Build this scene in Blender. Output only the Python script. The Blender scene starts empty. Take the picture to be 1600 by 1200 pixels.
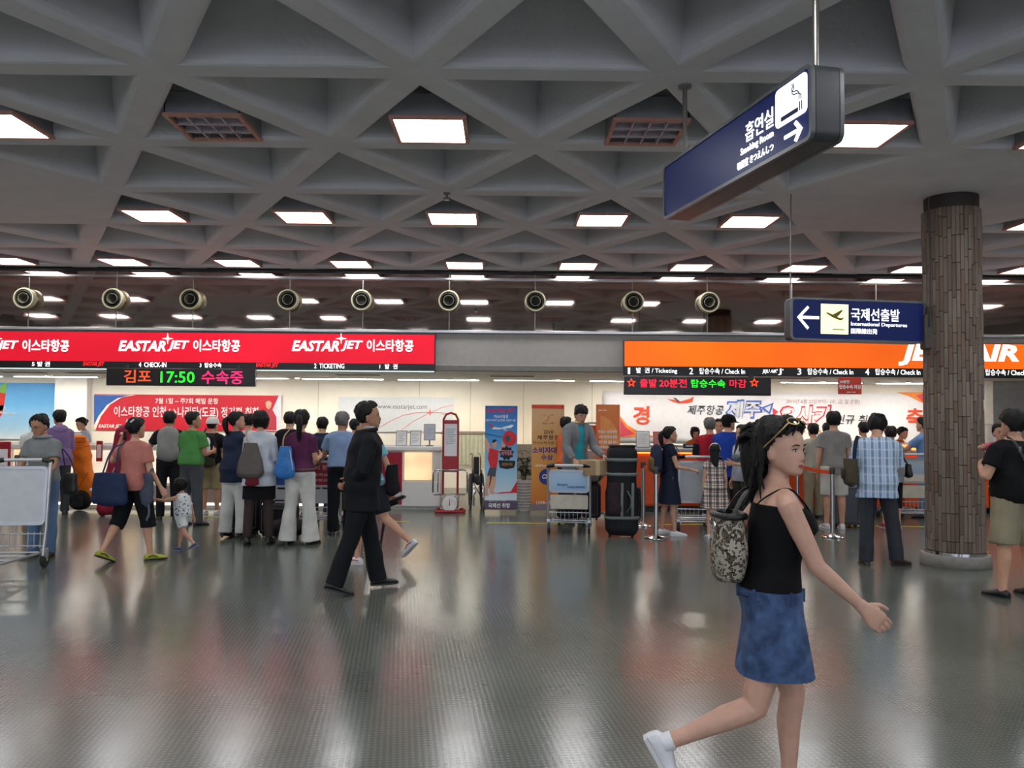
import bpy, bmesh, math, random
import numpy as np
from mathutils import Vector, Matrix, Euler

random.seed(7)
SC = bpy.context.scene
COL = SC.collection
PI = math.pi

# ------------------------------------------------------------------ camera
CAM_H = 1.60
FOC = 1294.0                      # focal length in pixels of the 1600 x 1200 frame
YAW, PITCH, ROLL = math.radians(0.62), math.radians(2.15), math.radians(0.42)
_F = Vector((math.sin(YAW) * math.cos(PITCH), math.cos(YAW) * math.cos(PITCH), math.sin(PITCH)))
_R0 = Vector((math.cos(YAW), -math.sin(YAW), 0))
_U0 = _R0.cross(_F)
CR = _R0 * math.cos(ROLL) + _U0 * math.sin(ROLL)
CU = -_R0 * math.sin(ROLL) + _U0 * math.cos(ROLL)
CP = Vector((0, 0, CAM_H))
cam_data = bpy.data.cameras.new('camera')
cam_data.sensor_width = 36.0
cam_data.lens = 36.0 * FOC / 1600.0
cam_data.clip_end = 200
cam = bpy.data.objects.new('camera', cam_data)
COL.objects.link(cam)
mw = Matrix((CR, CU, -_F)).transposed().to_4x4()
mw.translation = CP
cam.matrix_world = mw
SC.camera = cam

# ------------------------------------------------------------------ world, exposure
W = bpy.data.worlds.new('world')
SC.world = W
W.use_nodes = True
W.node_tree.nodes['Background'].inputs[0].default_value = (0.55, 0.57, 0.62, 1)
W.node_tree.nodes['Background'].inputs[1].default_value = 0.15
SC.view_settings.view_transform = 'Standard'
SC.view_settings.look = 'None'
SC.view_settings.exposure = 0.0
SC.view_settings.gamma = 1.0
SC.view_settings.use_curve_mapping = False
SC.cycles.sample_clamp_indirect = 4.0
LAMP_E = 18.5                      # brightness of the ceiling fixtures
RECESS_W = 50.0                   # power of each strip of tubes above the counters


def ray(px, py):
    d = _F * FOC + CR * (px - 800) + CU * (600 - py)
    return d


def at(px, py, Y):
    """point on the vertical plane y = Y that a picture position looks at"""
    d = ray(px, py)
    return CP + d * (Y / d.y)


def ground(px, py):
    d = ray(px, py)
    return CP + d * (-CAM_H / d.z)


# ------------------------------------------------------------------ materials
def lin(c):
    if isinstance(c, str):
        c = c.lstrip('#')
        c = [int(c[i:i + 2], 16) / 255 for i in (0, 2, 4)]
        return tuple(x / 12.92 if x < 0.04045 else ((x + 0.055) / 1.055) ** 2.4 for x in c)
    return tuple(c)


_mats = {}


def M(key, col='#808080', rough=0.6, metal=0.0, var=0.10, nscale=9.0, bump=0.0, bscale=40.0, emit=0.0, spec=0.5, coat=0.0, stretch=None, ecol=None):
    if key in _mats:
        return _mats[key]
    m = bpy.data.materials.new(key)
    m.use_nodes = True
    nt = m.node_tree
    b = nt.nodes['Principled BSDF']
    c = lin(col)
    tc = nt.nodes.new('ShaderNodeTexCoord')
    src = tc.outputs['Object']
    if stretch:
        mp = nt.nodes.new('ShaderNodeMapping')
        mp.inputs['Scale'].default_value = stretch
        nt.links.new(src, mp.inputs[0])
        src = mp.outputs[0]
    n = nt.nodes.new('ShaderNodeTexNoise')
    n.inputs['Scale'].default_value = nscale
    n.inputs['Detail'].default_value = 4
    nt.links.new(src, n.inputs['Vector'])
    r = nt.nodes.new('ShaderNodeValToRGB')
    r.color_ramp.elements[0].position = 0.3
    r.color_ramp.elements[1].position = 0.7
    r.color_ramp.elements[0].color = (*[max(0, x * (1 - var)) for x in c], 1)
    r.color_ramp.elements[1].color = (*[min(1, x * (1 + var)) for x in c], 1)
    nt.links.new(n.outputs[0], r.inputs[0])
    nt.links.new(r.outputs[0], b.inputs['Base Color'])
    b.inputs['Roughness'].default_value = rough
    b.inputs['Metallic'].default_value = metal
    b.inputs['Specular IOR Level'].default_value = spec
    b.inputs['Coat Weight'].default_value = coat
    if emit:
        b.inputs['Emission Color'].default_value = (*(lin(ecol) if ecol else c), 1)
        b.inputs['Emission Strength'].default_value = emit
    if bump:
        n2 = nt.nodes.new('ShaderNodeTexNoise')
        n2.inputs['Scale'].default_value = bscale
        n2.inputs['Detail'].default_value = 3
        nt.links.new(src, n2.inputs['Vector'])
        bp = nt.nodes.new('ShaderNodeBump')
        bp.inputs['Strength'].default_value = bump
        bp.inputs['Distance'].default_value = 0.02
        nt.links.new(n2.outputs[0], bp.inputs['Height'])
        nt.links.new(bp.outputs[0], b.inputs['Normal'])
    _mats[key] = m
    return m


def cloth(col, key=None, rough=0.85):
    return M(key or 'cloth_' + str(col), col, rough, var=0.16, nscale=5, bump=0.35, bscale=16, spec=0.2)


# ------------------------------------------------------------------ mesh building
_boxcache = {}


class MB:
    def __init__(self):
        self.v, self.f = [], []

    def add(self, vs, fs):
        o = len(self.v)
        self.v.extend([tuple(p) for p in vs])
        self.f.extend([tuple(i + o for i in f) for f in fs])
        return self

    def box(self, x0, x1, y0, y1, z0, z1, c=0.0, rot=None, seg=1):
        sx, sy, sz = x1 - x0, y1 - y0, z1 - z0
        key = (round(sx, 5), round(sy, 5), round(sz, 5), c, seg)
        if key not in _boxcache:
            bm = bmesh.new()
            bmesh.ops.create_cube(bm, size=1.0)
            for v in bm.verts:
                v.co = Vector((v.co.x * sx, v.co.y * sy, v.co.z * sz))
            if c > 0:
                bmesh.ops.bevel(bm, geom=list(bm.edges), offset=min(c, 0.49 * min(abs(sx), abs(sy), abs(sz))), segments=seg, affect='EDGES', profile=0.5)
            bm.verts.index_update()
            _boxcache[key] = ([v.co.copy() for v in bm.verts], [[v.index for v in f.verts] for f in bm.faces])
            bm.free()
        vs, fs = _boxcache[key]
        ctr = Vector(((x0 + x1) / 2, (y0 + y1) / 2, (z0 + z1) / 2))
        if rot is not None:
            return self.add([rot @ p + ctr for p in vs], fs)
        return self.add([p + ctr for p in vs], fs)

    def loft(self, rings, cap=True, close=False):
        n = len(rings[0])
        vs = [p for r in rings for p in r]
        fs = []
        m = len(rings)
        for i in range(m if close else m - 1):
            a, b = i * n, ((i + 1) % m) * n
            for j in range(n):
                k = (j + 1) % n
                fs.append((a + j, a + k, b + k, b + j))
        if cap and not close:
            fs.append(tuple(reversed(range(n))))
            fs.append(tuple(range((m - 1) * n, m * n)))
        return self.add(vs, fs)

    def tube(self, pts, r, n=8, close=False, flat=1.0, up=None):
        pts = [Vector(p) for p in pts]
        m = len(pts)
        rs = r if isinstance(r, (list, tuple)) else [r] * m
        rings = []
        T0 = (pts[1] - pts[0]).normalized()
        ref = Vector(up) if up else (Vector((0, 0, 1)) if abs(T0.z) < 0.9 else Vector((0, 1, 0)))
        N = (ref - T0 * ref.dot(T0)).normalized()
        for i, p in enumerate(pts):
            if close:
                T = (pts[(i + 1) % m] - pts[i - 1]).normalized()
            else:
                T = (pts[min(i + 1, m - 1)] - pts[max(i - 1, 0)]).normalized()
            N = (N - T * N.dot(T))
            N = N.normalized() if N.length > 1e-6 else T.orthogonal().normalized()
            B = T.cross(N)
            rings.append([p + N * (rs[i] * flat * math.cos(2 * PI * j / n)) + B * (rs[i] * math.sin(2 * PI * j / n)) for j in range(n)])
        return self.loft(rings, cap=not close, close=close)

    def lathe(self, prof, n=24, c=(0, 0, 0), axis='z', cap=True):
        rings = []
        for r, h in prof:
            ring = []
            for j in range(n):
                a = 2 * PI * j / n
                x, y = r * math.cos(a), r * math.sin(a)
                p = {'z': (x, y, h), 'y': (x, h, -y), 'x': (h, x, y)}[axis]
                ring.append((p[0] + c[0], p[1] + c[1], p[2] + c[2]))
            rings.append(ring)
        return self.loft(rings, cap=cap)

    def ell(self, c, r, n=12, m=8, rot=None):
        c = Vector(c)
        rings = []
        for i in range(1, m):
            t = PI * i / m
            ring = []
            for j in range(n):
                a = 2 * PI * j / n
                p = Vector((r[0] * math.sin(t) * math.cos(a), r[1] * math.sin(t) * math.sin(a), -r[2] * math.cos(t)))
                ring.append(c + (rot @ p if rot is not None else p))
            rings.append(ring)
        return self.loft(rings)

    def prism(self, poly, y0, y1):
        """outline in x,z pushed from y0 to y1"""
        n = len(poly)
        vs = [(x, y0, z) for x, z in poly] + [(x, y1, z) for x, z in poly]
        fs = [tuple(range(n)), tuple(reversed(range(n, 2 * n)))]
        for j in range(n):
            k = (j + 1) % n
            fs.append((j, j + n, k + n, k))
        return self.add(vs, fs)

    def xf(self, mat, start=0):
        for i in range(start, len(self.v)):
            self.v[i] = tuple(mat @ Vector(self.v[i]))
        return self

    def mesh(self, name, smooth=True, angle=40):
        me = bpy.data.meshes.new(name)
        me.from_pydata(self.v, [], self.f)
        bm = bmesh.new()
        bm.from_mesh(me)
        bmesh.ops.recalc_face_normals(bm, faces=bm.faces)
        if smooth:
            ca = math.radians(angle)
            for f in bm.faces:
                f.smooth = True
            for e in bm.edges:
                if len(e.link_faces) == 2 and e.calc_face_angle(0) > ca:
                    e.smooth = False
        bm.to_mesh(me)
        bm.free()
        return me

    def build(self, name, mat, parent=None, smooth=True, angle=40):
        return link(name, self.mesh(name, smooth, angle), mat, parent)


def link(name, me, mat, parent=None):
    o = bpy.data.objects.new(name, me)
    if mat is not None:
        if me.materials:
            me.materials[0] = mat
        else:
            me.materials.append(mat)
    COL.objects.link(o)
    if parent is not None:
        o.parent = parent
    return o


def tag(o, label, cat, group=None, kind=None):
    if label:
        o['label'] = label
    if cat:
        o['category'] = cat
    if group:
        o['group'] = group
    if kind:
        o['kind'] = kind
    return o


def structure(o, label=None):
    o['kind'] = 'structure'
    if label:
        o['label'] = label
    return o


def thing(name, label, cat, loc=(0, 0, 0), rz=0.0, group=None):
    o = bpy.data.objects.new(name, None)
    COL.objects.link(o)
    o.empty_display_size = 0.1
    o.location = loc
    o.rotation_euler = (0, 0, rz)
    return tag(o, label, cat, group)


def dup(root, loc=None, rz=None, label=None):
    r = root.copy()
    COL.objects.link(r)
    if loc is not None:
        r.location = loc
    if rz is not None:
        r.rotation_euler = (0, 0, rz)
    if label:
        r['label'] = label
    for ch in list(root.children):
        c = ch.copy()
        COL.objects.link(c)
        c.parent = r
        for g in list(ch.children):
            d = g.copy()
            COL.objects.link(d)
            d.parent = c
    return r


# a scratch scene in which modifiers and lettering are worked out
_tmp = bpy.data.scenes.new('scratch')


def evaluated(obj):
    _tmp.collection.objects.link(obj)
    with bpy.context.temp_override(scene=_tmp, view_layer=_tmp.view_layers[0]):
        dg = bpy.context.evaluated_depsgraph_get()
    me = bpy.data.meshes.new_from_object(obj.evaluated_get(dg), depsgraph=dg)
    _tmp.collection.objects.unlink(obj)
    return me


def remesh(mb, voxel, smooth_it=3, factor=0.5):
    me = mb.mesh('scratch', False)
    o = bpy.data.objects.new('scratch', me)
    md = o.modifiers.new('r', 'REMESH')
    md.mode = 'VOXEL'
    md.voxel_size = voxel
    if smooth_it:
        s = o.modifiers.new('s', 'SMOOTH')
        s.iterations = smooth_it
        s.factor = factor
    out = evaluated(o)
    bpy.data.objects.remove(o)
    bpy.data.meshes.remove(me)
    out.polygons.foreach_set('use_smooth', [True] * len(out.polygons))
    out.materials.clear()
    return out


_txt = {}


def text_geo(body, bold=0.0, shear=0.0):
    key = (body, bold, shear)
    if key in _txt:
        return _txt[key]
    cu = bpy.data.curves.new('t', 'FONT')
    cu.body = body
    cu.size = 1.0
    cu.offset = bold
    cu.shear = shear
    cu.extrude = 0.02
    cu.resolution_u = 2
    o = bpy.data.objects.new('t', cu)
    me = evaluated(o)
    vs = np.zeros(len(me.vertices) * 3)
    me.vertices.foreach_get('co', vs)
    vs = vs.reshape(-1, 3)
    fs = [tuple(p.vertices) for p in me.polygons]
    bpy.data.objects.remove(o)
    bpy.data.curves.remove(cu)
    bpy.data.meshes.remove(me)
    lo, hi = vs.min(0), vs.max(0)
    vs = (vs - lo) / np.maximum(hi - lo, 1e-6)
    _txt[key] = (vs, fs)
    return _txt[key]


def lettering(parent, body, x0, x1, z0, z1, y, mat, bold=0.0, shear=0.0, depth=0.004, name='lettering'):
    """letters standing proud of a face that looks towards -y"""
    vs, fs = text_geo(body, bold, shear)
    out = [(x0 + (x1 - x0) * a, y - depth * c, z0 + (z1 - z0) * b) for a, b, c in vs]
    me = bpy.data.meshes.new(name)
    me.from_pydata(out, [], fs)
    return link(name, me, mat, parent)

# ================================================================== the hall
A = 1.85                          # spacing of the ceiling ribs
ROW = A * math.sqrt(3) / 2
ZC = CAM_H + 1.325 * A            # underside of the ribs
YM = 14.06                        # plane of the mirror and the sign fascia
YB = 18.2                         # wall behind the counters
ZS = 2.345                        # ceiling over the counters
XW = 13.0
YR = -13.0


def row_y(k):
    return 3.18 * A + (k - 1) * ROW


def node(k, n):
    return (A * (n - 0.345 + (0.0 if k % 2 else 0.5)), row_y(k))


# ---- floor: studded rubber with a wet-looking polish
def floor_material():
    m = bpy.data.materials.new('studded_rubber')
    m.use_nodes = True
    nt = m.node_tree
    N, L = nt.nodes.new, nt.links.new
    b = nt.nodes['Principled BSDF']
    tc = N('ShaderNodeTexCoord')
    mp = N('ShaderNodeMapping')
    mp.inputs['Rotation'].default_value = (0, 0, math.radians(38))
    L(tc.outputs['Object'], mp.inputs[0])
    sp = N('ShaderNodeSeparateXYZ')
    L(mp.outputs[0], sp.inputs[0])
    sines = []
    for ax in (0, 1):
        mu = N('ShaderNodeMath'); mu.operation = 'MULTIPLY'; mu.inputs[1].default_value = 2 * PI / 0.042
        L(sp.outputs[ax], mu.inputs[0])
        si = N('ShaderNodeMath'); si.operation = 'SINE'
        L(mu.outputs[0], si.inputs[0])
        sines.append(si)
    pr = N('ShaderNodeMath'); pr.operation = 'MULTIPLY'
    L(sines[0].outputs[0], pr.inputs[0]); L(sines[1].outputs[0], pr.inputs[1])
    cl = N('ShaderNodeMapRange')
    cl.inputs[1].default_value = 0.1; cl.inputs[2].default_value = 0.6
    L(pr.outputs[0], cl.inputs[0])
    n1 = N('ShaderNodeTexNoise'); n1.inputs['Scale'].default_value = 0.9; n1.inputs['Detail'].default_value = 5
    L(tc.outputs['Object'], n1.inputs['Vector'])
    r = N('ShaderNodeValToRGB')
    r.color_ramp.elements[0].position = 0.35; r.color_ramp.elements[1].position = 0.7
    r.color_ramp.elements[0].color = (*lin('#5f635c'), 1); r.color_ramp.elements[1].color = (*lin('#6c7069'), 1)
    L(n1.outputs[0], r.inputs[0])
    mx = N('ShaderNodeMix'); mx.data_type = 'RGBA'; mx.blend_type = 'MULTIPLY'
    mx.inputs[0].default_value = 1.0
    st = N('ShaderNodeMapRange'); st.inputs[3].default_value = 0.82; st.inputs[4].default_value = 1.12
    L(cl.outputs[0], st.inputs[0])
    L(r.outputs[0], mx.inputs[6]); L(st.outputs[0], mx.inputs[7])
    L(mx.outputs[2], b.inputs['Base Color'])
    rr = N('ShaderNodeMapRange'); rr.inputs[3].default_value = 0.14; rr.inputs[4].default_value = 0.21
    L(n1.outputs[0], rr.inputs[0]); L(rr.outputs[0], b.inputs['Roughness'])
    b.inputs['Specular IOR Level'].default_value = 0.9
    n2 = N('ShaderNodeTexNoise'); n2.inputs['Scale'].default_value = 2.2; n2.inputs['Detail'].default_value = 2
    L(tc.outputs['Object'], n2.inputs['Vector'])
    b1 = N('ShaderNodeBump'); b1.inputs['Strength'].default_value = 0.09; b1.inputs['Distance'].default_value = 0.02
    L(n2.outputs[0], b1.inputs['Height'])
    b2 = N('ShaderNodeBump'); b2.inputs['Strength'].default_value = 0.09; b2.inputs['Distance'].default_value = 0.003
    L(cl.outputs[0], b2.inputs['Height']); L(b1.outputs[0], b2.inputs['Normal'])
    L(b2.outputs[0], b.inputs['Normal'])
    return m


structure(MB().box(-XW, XW, YR, YB + 0.2, -0.2, 0).build('floor', floor_material(), smooth=False), 'dark grey studded rubber floor with polished sheen')

# ---- coffered concrete ceiling
def ceiling():
    prof = [(0.095, 0.0), (0.115, 0.008), (0.135, 0.03), (0.145, 0.06), (0.215, 0.62)]
    vs, fs = [], []
    filled = [node(3, 3), node(3, -3), node(-3, 3), node(-3, -3), node(3, 9), node(-3, 9)]

    def cell(pts, solid):
        o = len(vs)
        if solid:
            vs.extend([(x, y, ZC) for x, y in pts])
            fs.append((o, o + 1, o + 2))
            return
        cx = sum(p[0] for p in pts) / 3
        cy = sum(p[1] for p in pts) / 3
        inr = A / (2 * math.sqrt(3))
        vs.extend([(x, y, ZC) for x, y in pts])
        for ins, dz in prof:
            k = 1 - ins / inr
            vs.extend([(cx + (x - cx) * k, cy + (y - cy) * k, ZC + dz) for x, y in pts])
        for r in range(len(prof)):
            for j in range(3):
                q = (j + 1) % 3
                fs.append((o + 3 * r + j, o + 3 * r + q, o + 3 * r + 3 + q, o + 3 * r + 3 + j))
        e = o + 3 * len(prof)
        fs.append((e, e + 1, e + 2))

    for k in range(-11, 7):
        for n in range(-8, 9):
            a, b = node(k, n), node(k, n + 1)
            up = node(k + 1, n if k % 2 else n + 1)      # lies between a and b, one row on
            up2 = node(k + 1, (n if k % 2 else n + 1) + 1)
            for tri in ((a, b, up), (b, up2, up)):
                if k == 6 and tri[2][1] > YM + 5:
                    continue
                solid = any(min((p[0] - q[0]) ** 2 + (p[1] - q[1]) ** 2 for p in tri) < 0.01 for q in filled)
                cell(tri, solid)
    me = bpy.data.meshes.new('ceiling')
    me.from_pydata(vs, [], fs)
    bm = bmesh.new(); bm.from_mesh(me)
    bmesh.ops.remove_doubles(bm, verts=bm.verts, dist=0.002)
    bmesh.ops.recalc_face_normals(bm, faces=bm.faces)
    bmesh.ops.bisect_plane(bm, geom=bm.verts[:] + bm.edges[:] + bm.faces[:], plane_co=(0, YM - 0.012, 0), plane_no=(0, 1, 0), clear_outer=True)
    bm.to_mesh(me); bm.free()
    o = link('ceiling', me, M('ceiling_paint', '#d4d3d6', 0.9, var=0.05, nscale=3, bump=0.25, bscale=28))
    return structure(o, 'grey concrete ceiling of triangular coffers between broad ribs')


ceiling()
structure(MB().box(-XW, XW, YR, YM - 0.02, ZC + 0.7, ZC + 0.8).build('ceiling', M('slab', '#55555a', 0.9), smooth=False), 'dark slab above the coffers')

wall_paint = M('hall_wall', '#8f8a84', 0.85, var=0.06)
structure(MB().box(-XW - 0.2, -XW, YR, YB + 0.2, 0, ZC + 0.8).build('wall_left', wall_paint, smooth=False))
structure(MB().box(XW, XW + 0.2, YR, YB + 0.2, 0, ZC + 0.8).build('wall_right', wall_paint, smooth=False))
wr = structure(MB().box(-XW, XW, YR - 0.2, YR, 0, 0.5).box(-XW, XW, YR - 0.2, YR, 3.3, ZC + 0.8).build('wall_rear', wall_paint, smooth=False))
# added fill light: unseen glowing panes and bars far behind the camera
fill_glow_mat = M('fill_panel_glow', '#dfe8f5', 0.2, emit=3.0, ecol='#dfe9ff')
for i in range(8):
    x0 = -XW + 0.1 + i * (2 * XW / 8)
    w = structure(MB().box(x0 + 0.08, x0 + 2 * XW / 8 - 0.18, YR - 0.12, YR - 0.08, 0.55, 3.25).build('window_%d' % (i + 1), fill_glow_mat, smooth=False))
    MB().box(x0 - 0.09, x0 + 0.09, YR - 0.16, YR + 0.05, 0.5, 3.3, 0.01).build('fill_panel_post', M('fill_panel_post', '#5a5a5c', 0.4, 0.8), w)

# ---- mirror above the counters, in panels
mirror = bpy.data.materials.new('bronze_mirror')
mirror.use_nodes = True
_nt = mirror.node_tree
_b = _nt.nodes['Principled BSDF']
_b.inputs['Metallic'].default_value = 1.0
_b.inputs['Roughness'].default_value = 0.035
_n = _nt.nodes.new('ShaderNodeTexNoise'); _n.inputs['Scale'].default_value = 0.7
_tc = _nt.nodes.new('ShaderNodeTexCoord'); _nt.links.new(_tc.outputs['Object'], _n.inputs['Vector'])
_r = _nt.nodes.new('ShaderNodeValToRGB')
_r.color_ramp.elements[0].color = (0.42, 0.36, 0.335, 1); _r.color_ramp.elements[1].color = (0.52, 0.45, 0.42, 1)
_nt.links.new(_n.outputs[0], _r.inputs[0]); _nt.links.new(_r.outputs[0], _b.inputs['Base Color'])
ZM0 = at(800, 520, YM).z
NOZ = [45, 182, 302, 453, 567, 702, 836, 988, 1105]
seams = [at(p, 480, YM).x for p in NOZ]
seams = [seams[0] - 1.45 * k for k in (3, 2, 1)] + seams + [seams[-1] + 1.45 * k for k in (1, 2, 3, 4, 5)]
wm = MB().box(-XW, XW, YM + 0.02, YM + 0.12, ZS, ZC + 0.8).build('wall_back', M('wall_dark', '#3a3634', 0.8), smooth=False)
structure(wm)
xs = [-XW + 0.05] + seams + [XW - 0.05]
for i in range(len(xs) - 1):
    o = MB().box(xs[i] + 0.008, xs[i + 1] - 0.008, YM - 0.004, YM + 0.015, ZM0, ZC - 0.01).build('mirror_panel', mirror, wm, smooth=False)
steel = M('brushed_steel', '#c9c9c9', 0.28, 1.0, var=0.08, nscale=30)
chrome = M('chrome', '#dcdcdc', 0.12, 1.0, var=0.03)
for x in seams:
    MB().box(x - 0.008, x + 0.008, YM - 0.006, YM + 0.015, ZM0, ZC - 0.02).build('joint_strip', M('joint', '#8a8580', 0.4, 0.7), wm, smooth=False)
zt = at(800, 437, YM).z
structure(MB().box(-XW, XW, YM - 0.05, YM - 0.006, zt - 0.018, zt + 0.018, 0.004).build('trim_1', steel))
structure(MB().box(-XW, XW, YM - 0.09, YM - 0.004, ZM0 - 0.02, ZM0 + 0.03, 0.006).build('trim_2', steel))
structure(MB().box(-XW, XW, YM - 0.03, YM - 0.005, ZC - 0.06, ZC - 0.012, 0.004).build('trim_3', M('dark_trim', '#2c2624', 0.5)))

# ---- grey fascia that carries the signs, and the recess behind it
fascia = M('fascia_paint', '#a5a19a', 0.55, var=0.05)
xr0, xr1 = at(680, 545, YM).x, at(975, 550, YM).x
xo1 = XW
fz0, fz1 = ZS - 0.005, ZM0 - 0.02
wf = structure(MB().box(-XW, XW, YM - 0.02, YM + 0.1, fz0 + 0.10, fz1, 0.004).build('wall_fascia', fascia, smooth=False), 'plain grey fascia board under the mirror')
structure(MB().box(-XW, XW, YM - 0.05, YM + 0.1, fz0, fz0 + 0.10, 0.01).build('trim_4', M('fascia_lip', '#77756f', 0.5)))
structure(MB().box(-XW, XW, YM - 0.02, YB, ZS, ZS + 0.1).build('ceiling', M('recess_ceiling', '#e8e6e0', 0.8, var=0.03), smooth=False), 'white lowered ceiling over the check-in counters')
cream = M('cream_wall', '#f3ede0', 0.75, var=0.04, nscale=2)
wb = structure(MB().box(-XW, XW, YB, YB + 0.2, 0, ZS + 0.05).build('wall_counter_back', cream, smooth=False), 'cream wall behind the check-in counters')
# joints of the wall boards
for px in (497, 655, 735, 818, 925, 1010):
    x = at(px, 640, YB).x
    MB().box(x - 0.006, x + 0.006, YB - 0.006, YB, 0.6, ZS - 0.02).build('board_joint', M('joint_cream', '#c9c0ab', 0.8), wb, smooth=False)
# white pilaster between sky poster and banner
x0, x1 = at(93, 640, YB).x, at(143, 640, YB).x
structure(MB().box(x0, x1, YB - 0.22, YB, 0, ZS, 0.01).build('wall_pilaster', M('white_wall', '#f1efe9', 0.7, var=0.03)))
# grey wainscot to the right of the blinds
x0, x1 = at(782, 740, YB).x, at(905, 740, YB).x
zw = at(815, 694, YB).z
structure(MB().box(x0, x1, YB - 0.04, YB, 0, zw, 0.01).build('trim_5', M('wainscot', '#6f6a64', 0.7)))
# rail over the blinds
x0, x1 = at(690, 700, YB).x, at(760, 700, YB).x
zr = at(720, 676, YB).z
structure(MB().box(x0, x1 + 0.05, YB - 0.07, YB, zr - 0.03, zr + 0.03, 0.008).build('trim_6', M('rail', '#8f8479', 0.6)))
bl = thing('window_blind', 'pale green vertical slat blind below a wooden rail', 'blind', ((x0 + x1) / 2, YB - 0.05, zr - 0.7))
nsl = 11
for i in range(nsl):
    xc = (i - (nsl - 1) / 2) * (x1 - x0) / nsl
    MB().box(xc - 0.042, xc + 0.042, -0.006, 0.006, 0, 0.66, 0.002, rot=Matrix.Rotation(0.5, 3, 'Z')).build('slat', M('blind_slat', '#cfd3bd', 0.7), bl)

# right end of the recess: a pale wall return
x0 = at(1552, 640, 16.2).x
structure(MB().box(x0, XW, 16.2, YB, 0, ZS, 0.005).build('wall_return', M('return_wall', '#b5b3ad', 0.7), smooth=False))

# tubes and downlights over the counters
tube_e = M('tube_light', '#ffffff', 0.5, emit=RECESS_W, ecol='#fff9ee')
tube_soft = M('tube_light_soft', '#ffffff', 0.5, emit=RECESS_W * .3, ecol='#fff0d6')
trim_white = M('trim_white', '#e4e2dc', 0.5)


def recess_tube(x, y, L=1.75, tube_e=tube_e):
    t = thing('tube_light', 'slim tube light above the counters', 'light', (x, y, ZS), 0, 'tube lights over the counters')
    MB().box(-L / 2, L / 2, -0.07, 0.07, -0.022, 0.0, 0.006).build('casing', trim_white, t)
    MB().box(-L / 2 + 0.04, L / 2 - 0.04, -0.05, 0.05, -0.03, -0.0225, 0.003).build('tube', tube_e, t)
    return t


t0 = recess_tube(at(235, 594, 17.2).x, 17.25)
recess_tube(at(835, 594, 17.2).x, 17.25, 1.75, tube_soft)
for px in (-65, 85, 385, 535, 685, 985, 1135, 1285, 1435, 1585):
    dup(t0, (at(px, 594, 17.2).x, 17.25, ZS))
for i_, o_ in enumerate(sorted([o for o in COL.objects if o.name.startswith('tube_light')], key=lambda o: o.location.x)):
    o_['label'] = ['slim tube light past the left edge of the view', 'tube light above the blue sky poster', 'tube light above the left half of the red banner', 'tube light above the right half of the red banner', 'tube light left of the web address poster', 'tube light above the web address poster', 'tube light above the golden standing banner', 'tube light above the left end of the white cloth banner', 'tube light behind the right display board', 'tube light behind the small red hanging notice', 'tube light left of the column', 'tube light right of the column'][i_]
down_e = M('downlight_lens', '#ffffff', 0.3, emit=25, ecol='#ffe9c8')


def downlight(x, y):
    t = thing('downlight', 'small round downlight in the lowered ceiling', 'light', (x, y, ZS), 0, 'downlights over the counters')
    MB().lathe([(0.05, -0.03), (0.075, -0.03), (0.08, -0.02), (0.08, 0.0), (0.05, 0.0)], 16).build('rim', trim_white, t)
    MB().ell((0, 0, -0.03), (0.045, 0.045, 0.02), 12, 6).build('lens', down_e, t)
    return t


d0 = downlight(at(740, 598, 17.0).x, 16.7)
d0['label'] = 'small round downlight above the folded wheelchair'
dl = [870, 470, 85, 1278, 1408]
for px, lab_ in zip(dl, ('above the golden standing banner', 'between the red banner and the web poster', 'left of the white pilaster', 'left of the small red hanging notice', 'beside the column')):
    dup(d0, (at(px, 598, 17.0).x, 16.7, ZS), None, 'small round downlight ' + lab_)
for px in [740] + dl:
    l = bpy.data.lights.new('downlight_beam', 'SPOT')
    l.energy = 45; l.spot_size = 1.7; l.spot_blend = 0.6; l.color = (1.0, 0.80, 0.52); l.shadow_soft_size = 0.05
    lo = bpy.data.objects.new('downlight_beam', l); COL.objects.link(lo)
    lo.location = (at(px, 598, 17.0).x, 16.75, ZS - 0.06)
    lo.rotation_euler = (math.radians(28), 0, 0)

# air vents in the lowered ceiling
def vent(px, y, w=0.9):
    t = thing('ceiling_vent', 'grey slatted air vent in lowered ceiling', 'vent', (at(px, 590, y).x, y, ZS), 0, 'air vents over the counters')
    MB().box(-w / 2, w / 2, -0.15, 0.15, -0.012, 0, 0.004).build('frame', trim_white, t)
    for i in range(5):
        yy = -0.11 + i * 0.055
        MB().box(-w / 2 + 0.04, w / 2 - 0.04, yy - 0.012, yy + 0.012, -0.018, -0.012).build('slat', M('vent_dark', '#6b6a67', 0.6), t, smooth=False)
    return t


for px, lab_ in ((35, 'above the blue sky poster'), (140, 'above the pilaster'), (560, 'above the web address poster'), (800, 'above the blue standing banner'), (1230, 'above the white cloth banner')):
    vent(px, 15.6)['label'] = 'grey slatted air vent ' + lab_

# ---- ceiling fixtures in the coffers
lamp_mat = M('lamp_panel', '#ffffff', 0.5, emit=LAMP_E, ecol='#f5f8fa')
dead_mat = M('lamp_off', '#c9c4cf', 0.5, var=0.15, nscale=4)
frame_mat = M('fixture_frame', '#c08a78', 0.5)
house_mat = M('fixture_housing', '#8e8f95', 0.7)
blade_mat = M('louver_blade', '#bdb3bb', 0.4, 0.3)


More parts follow.
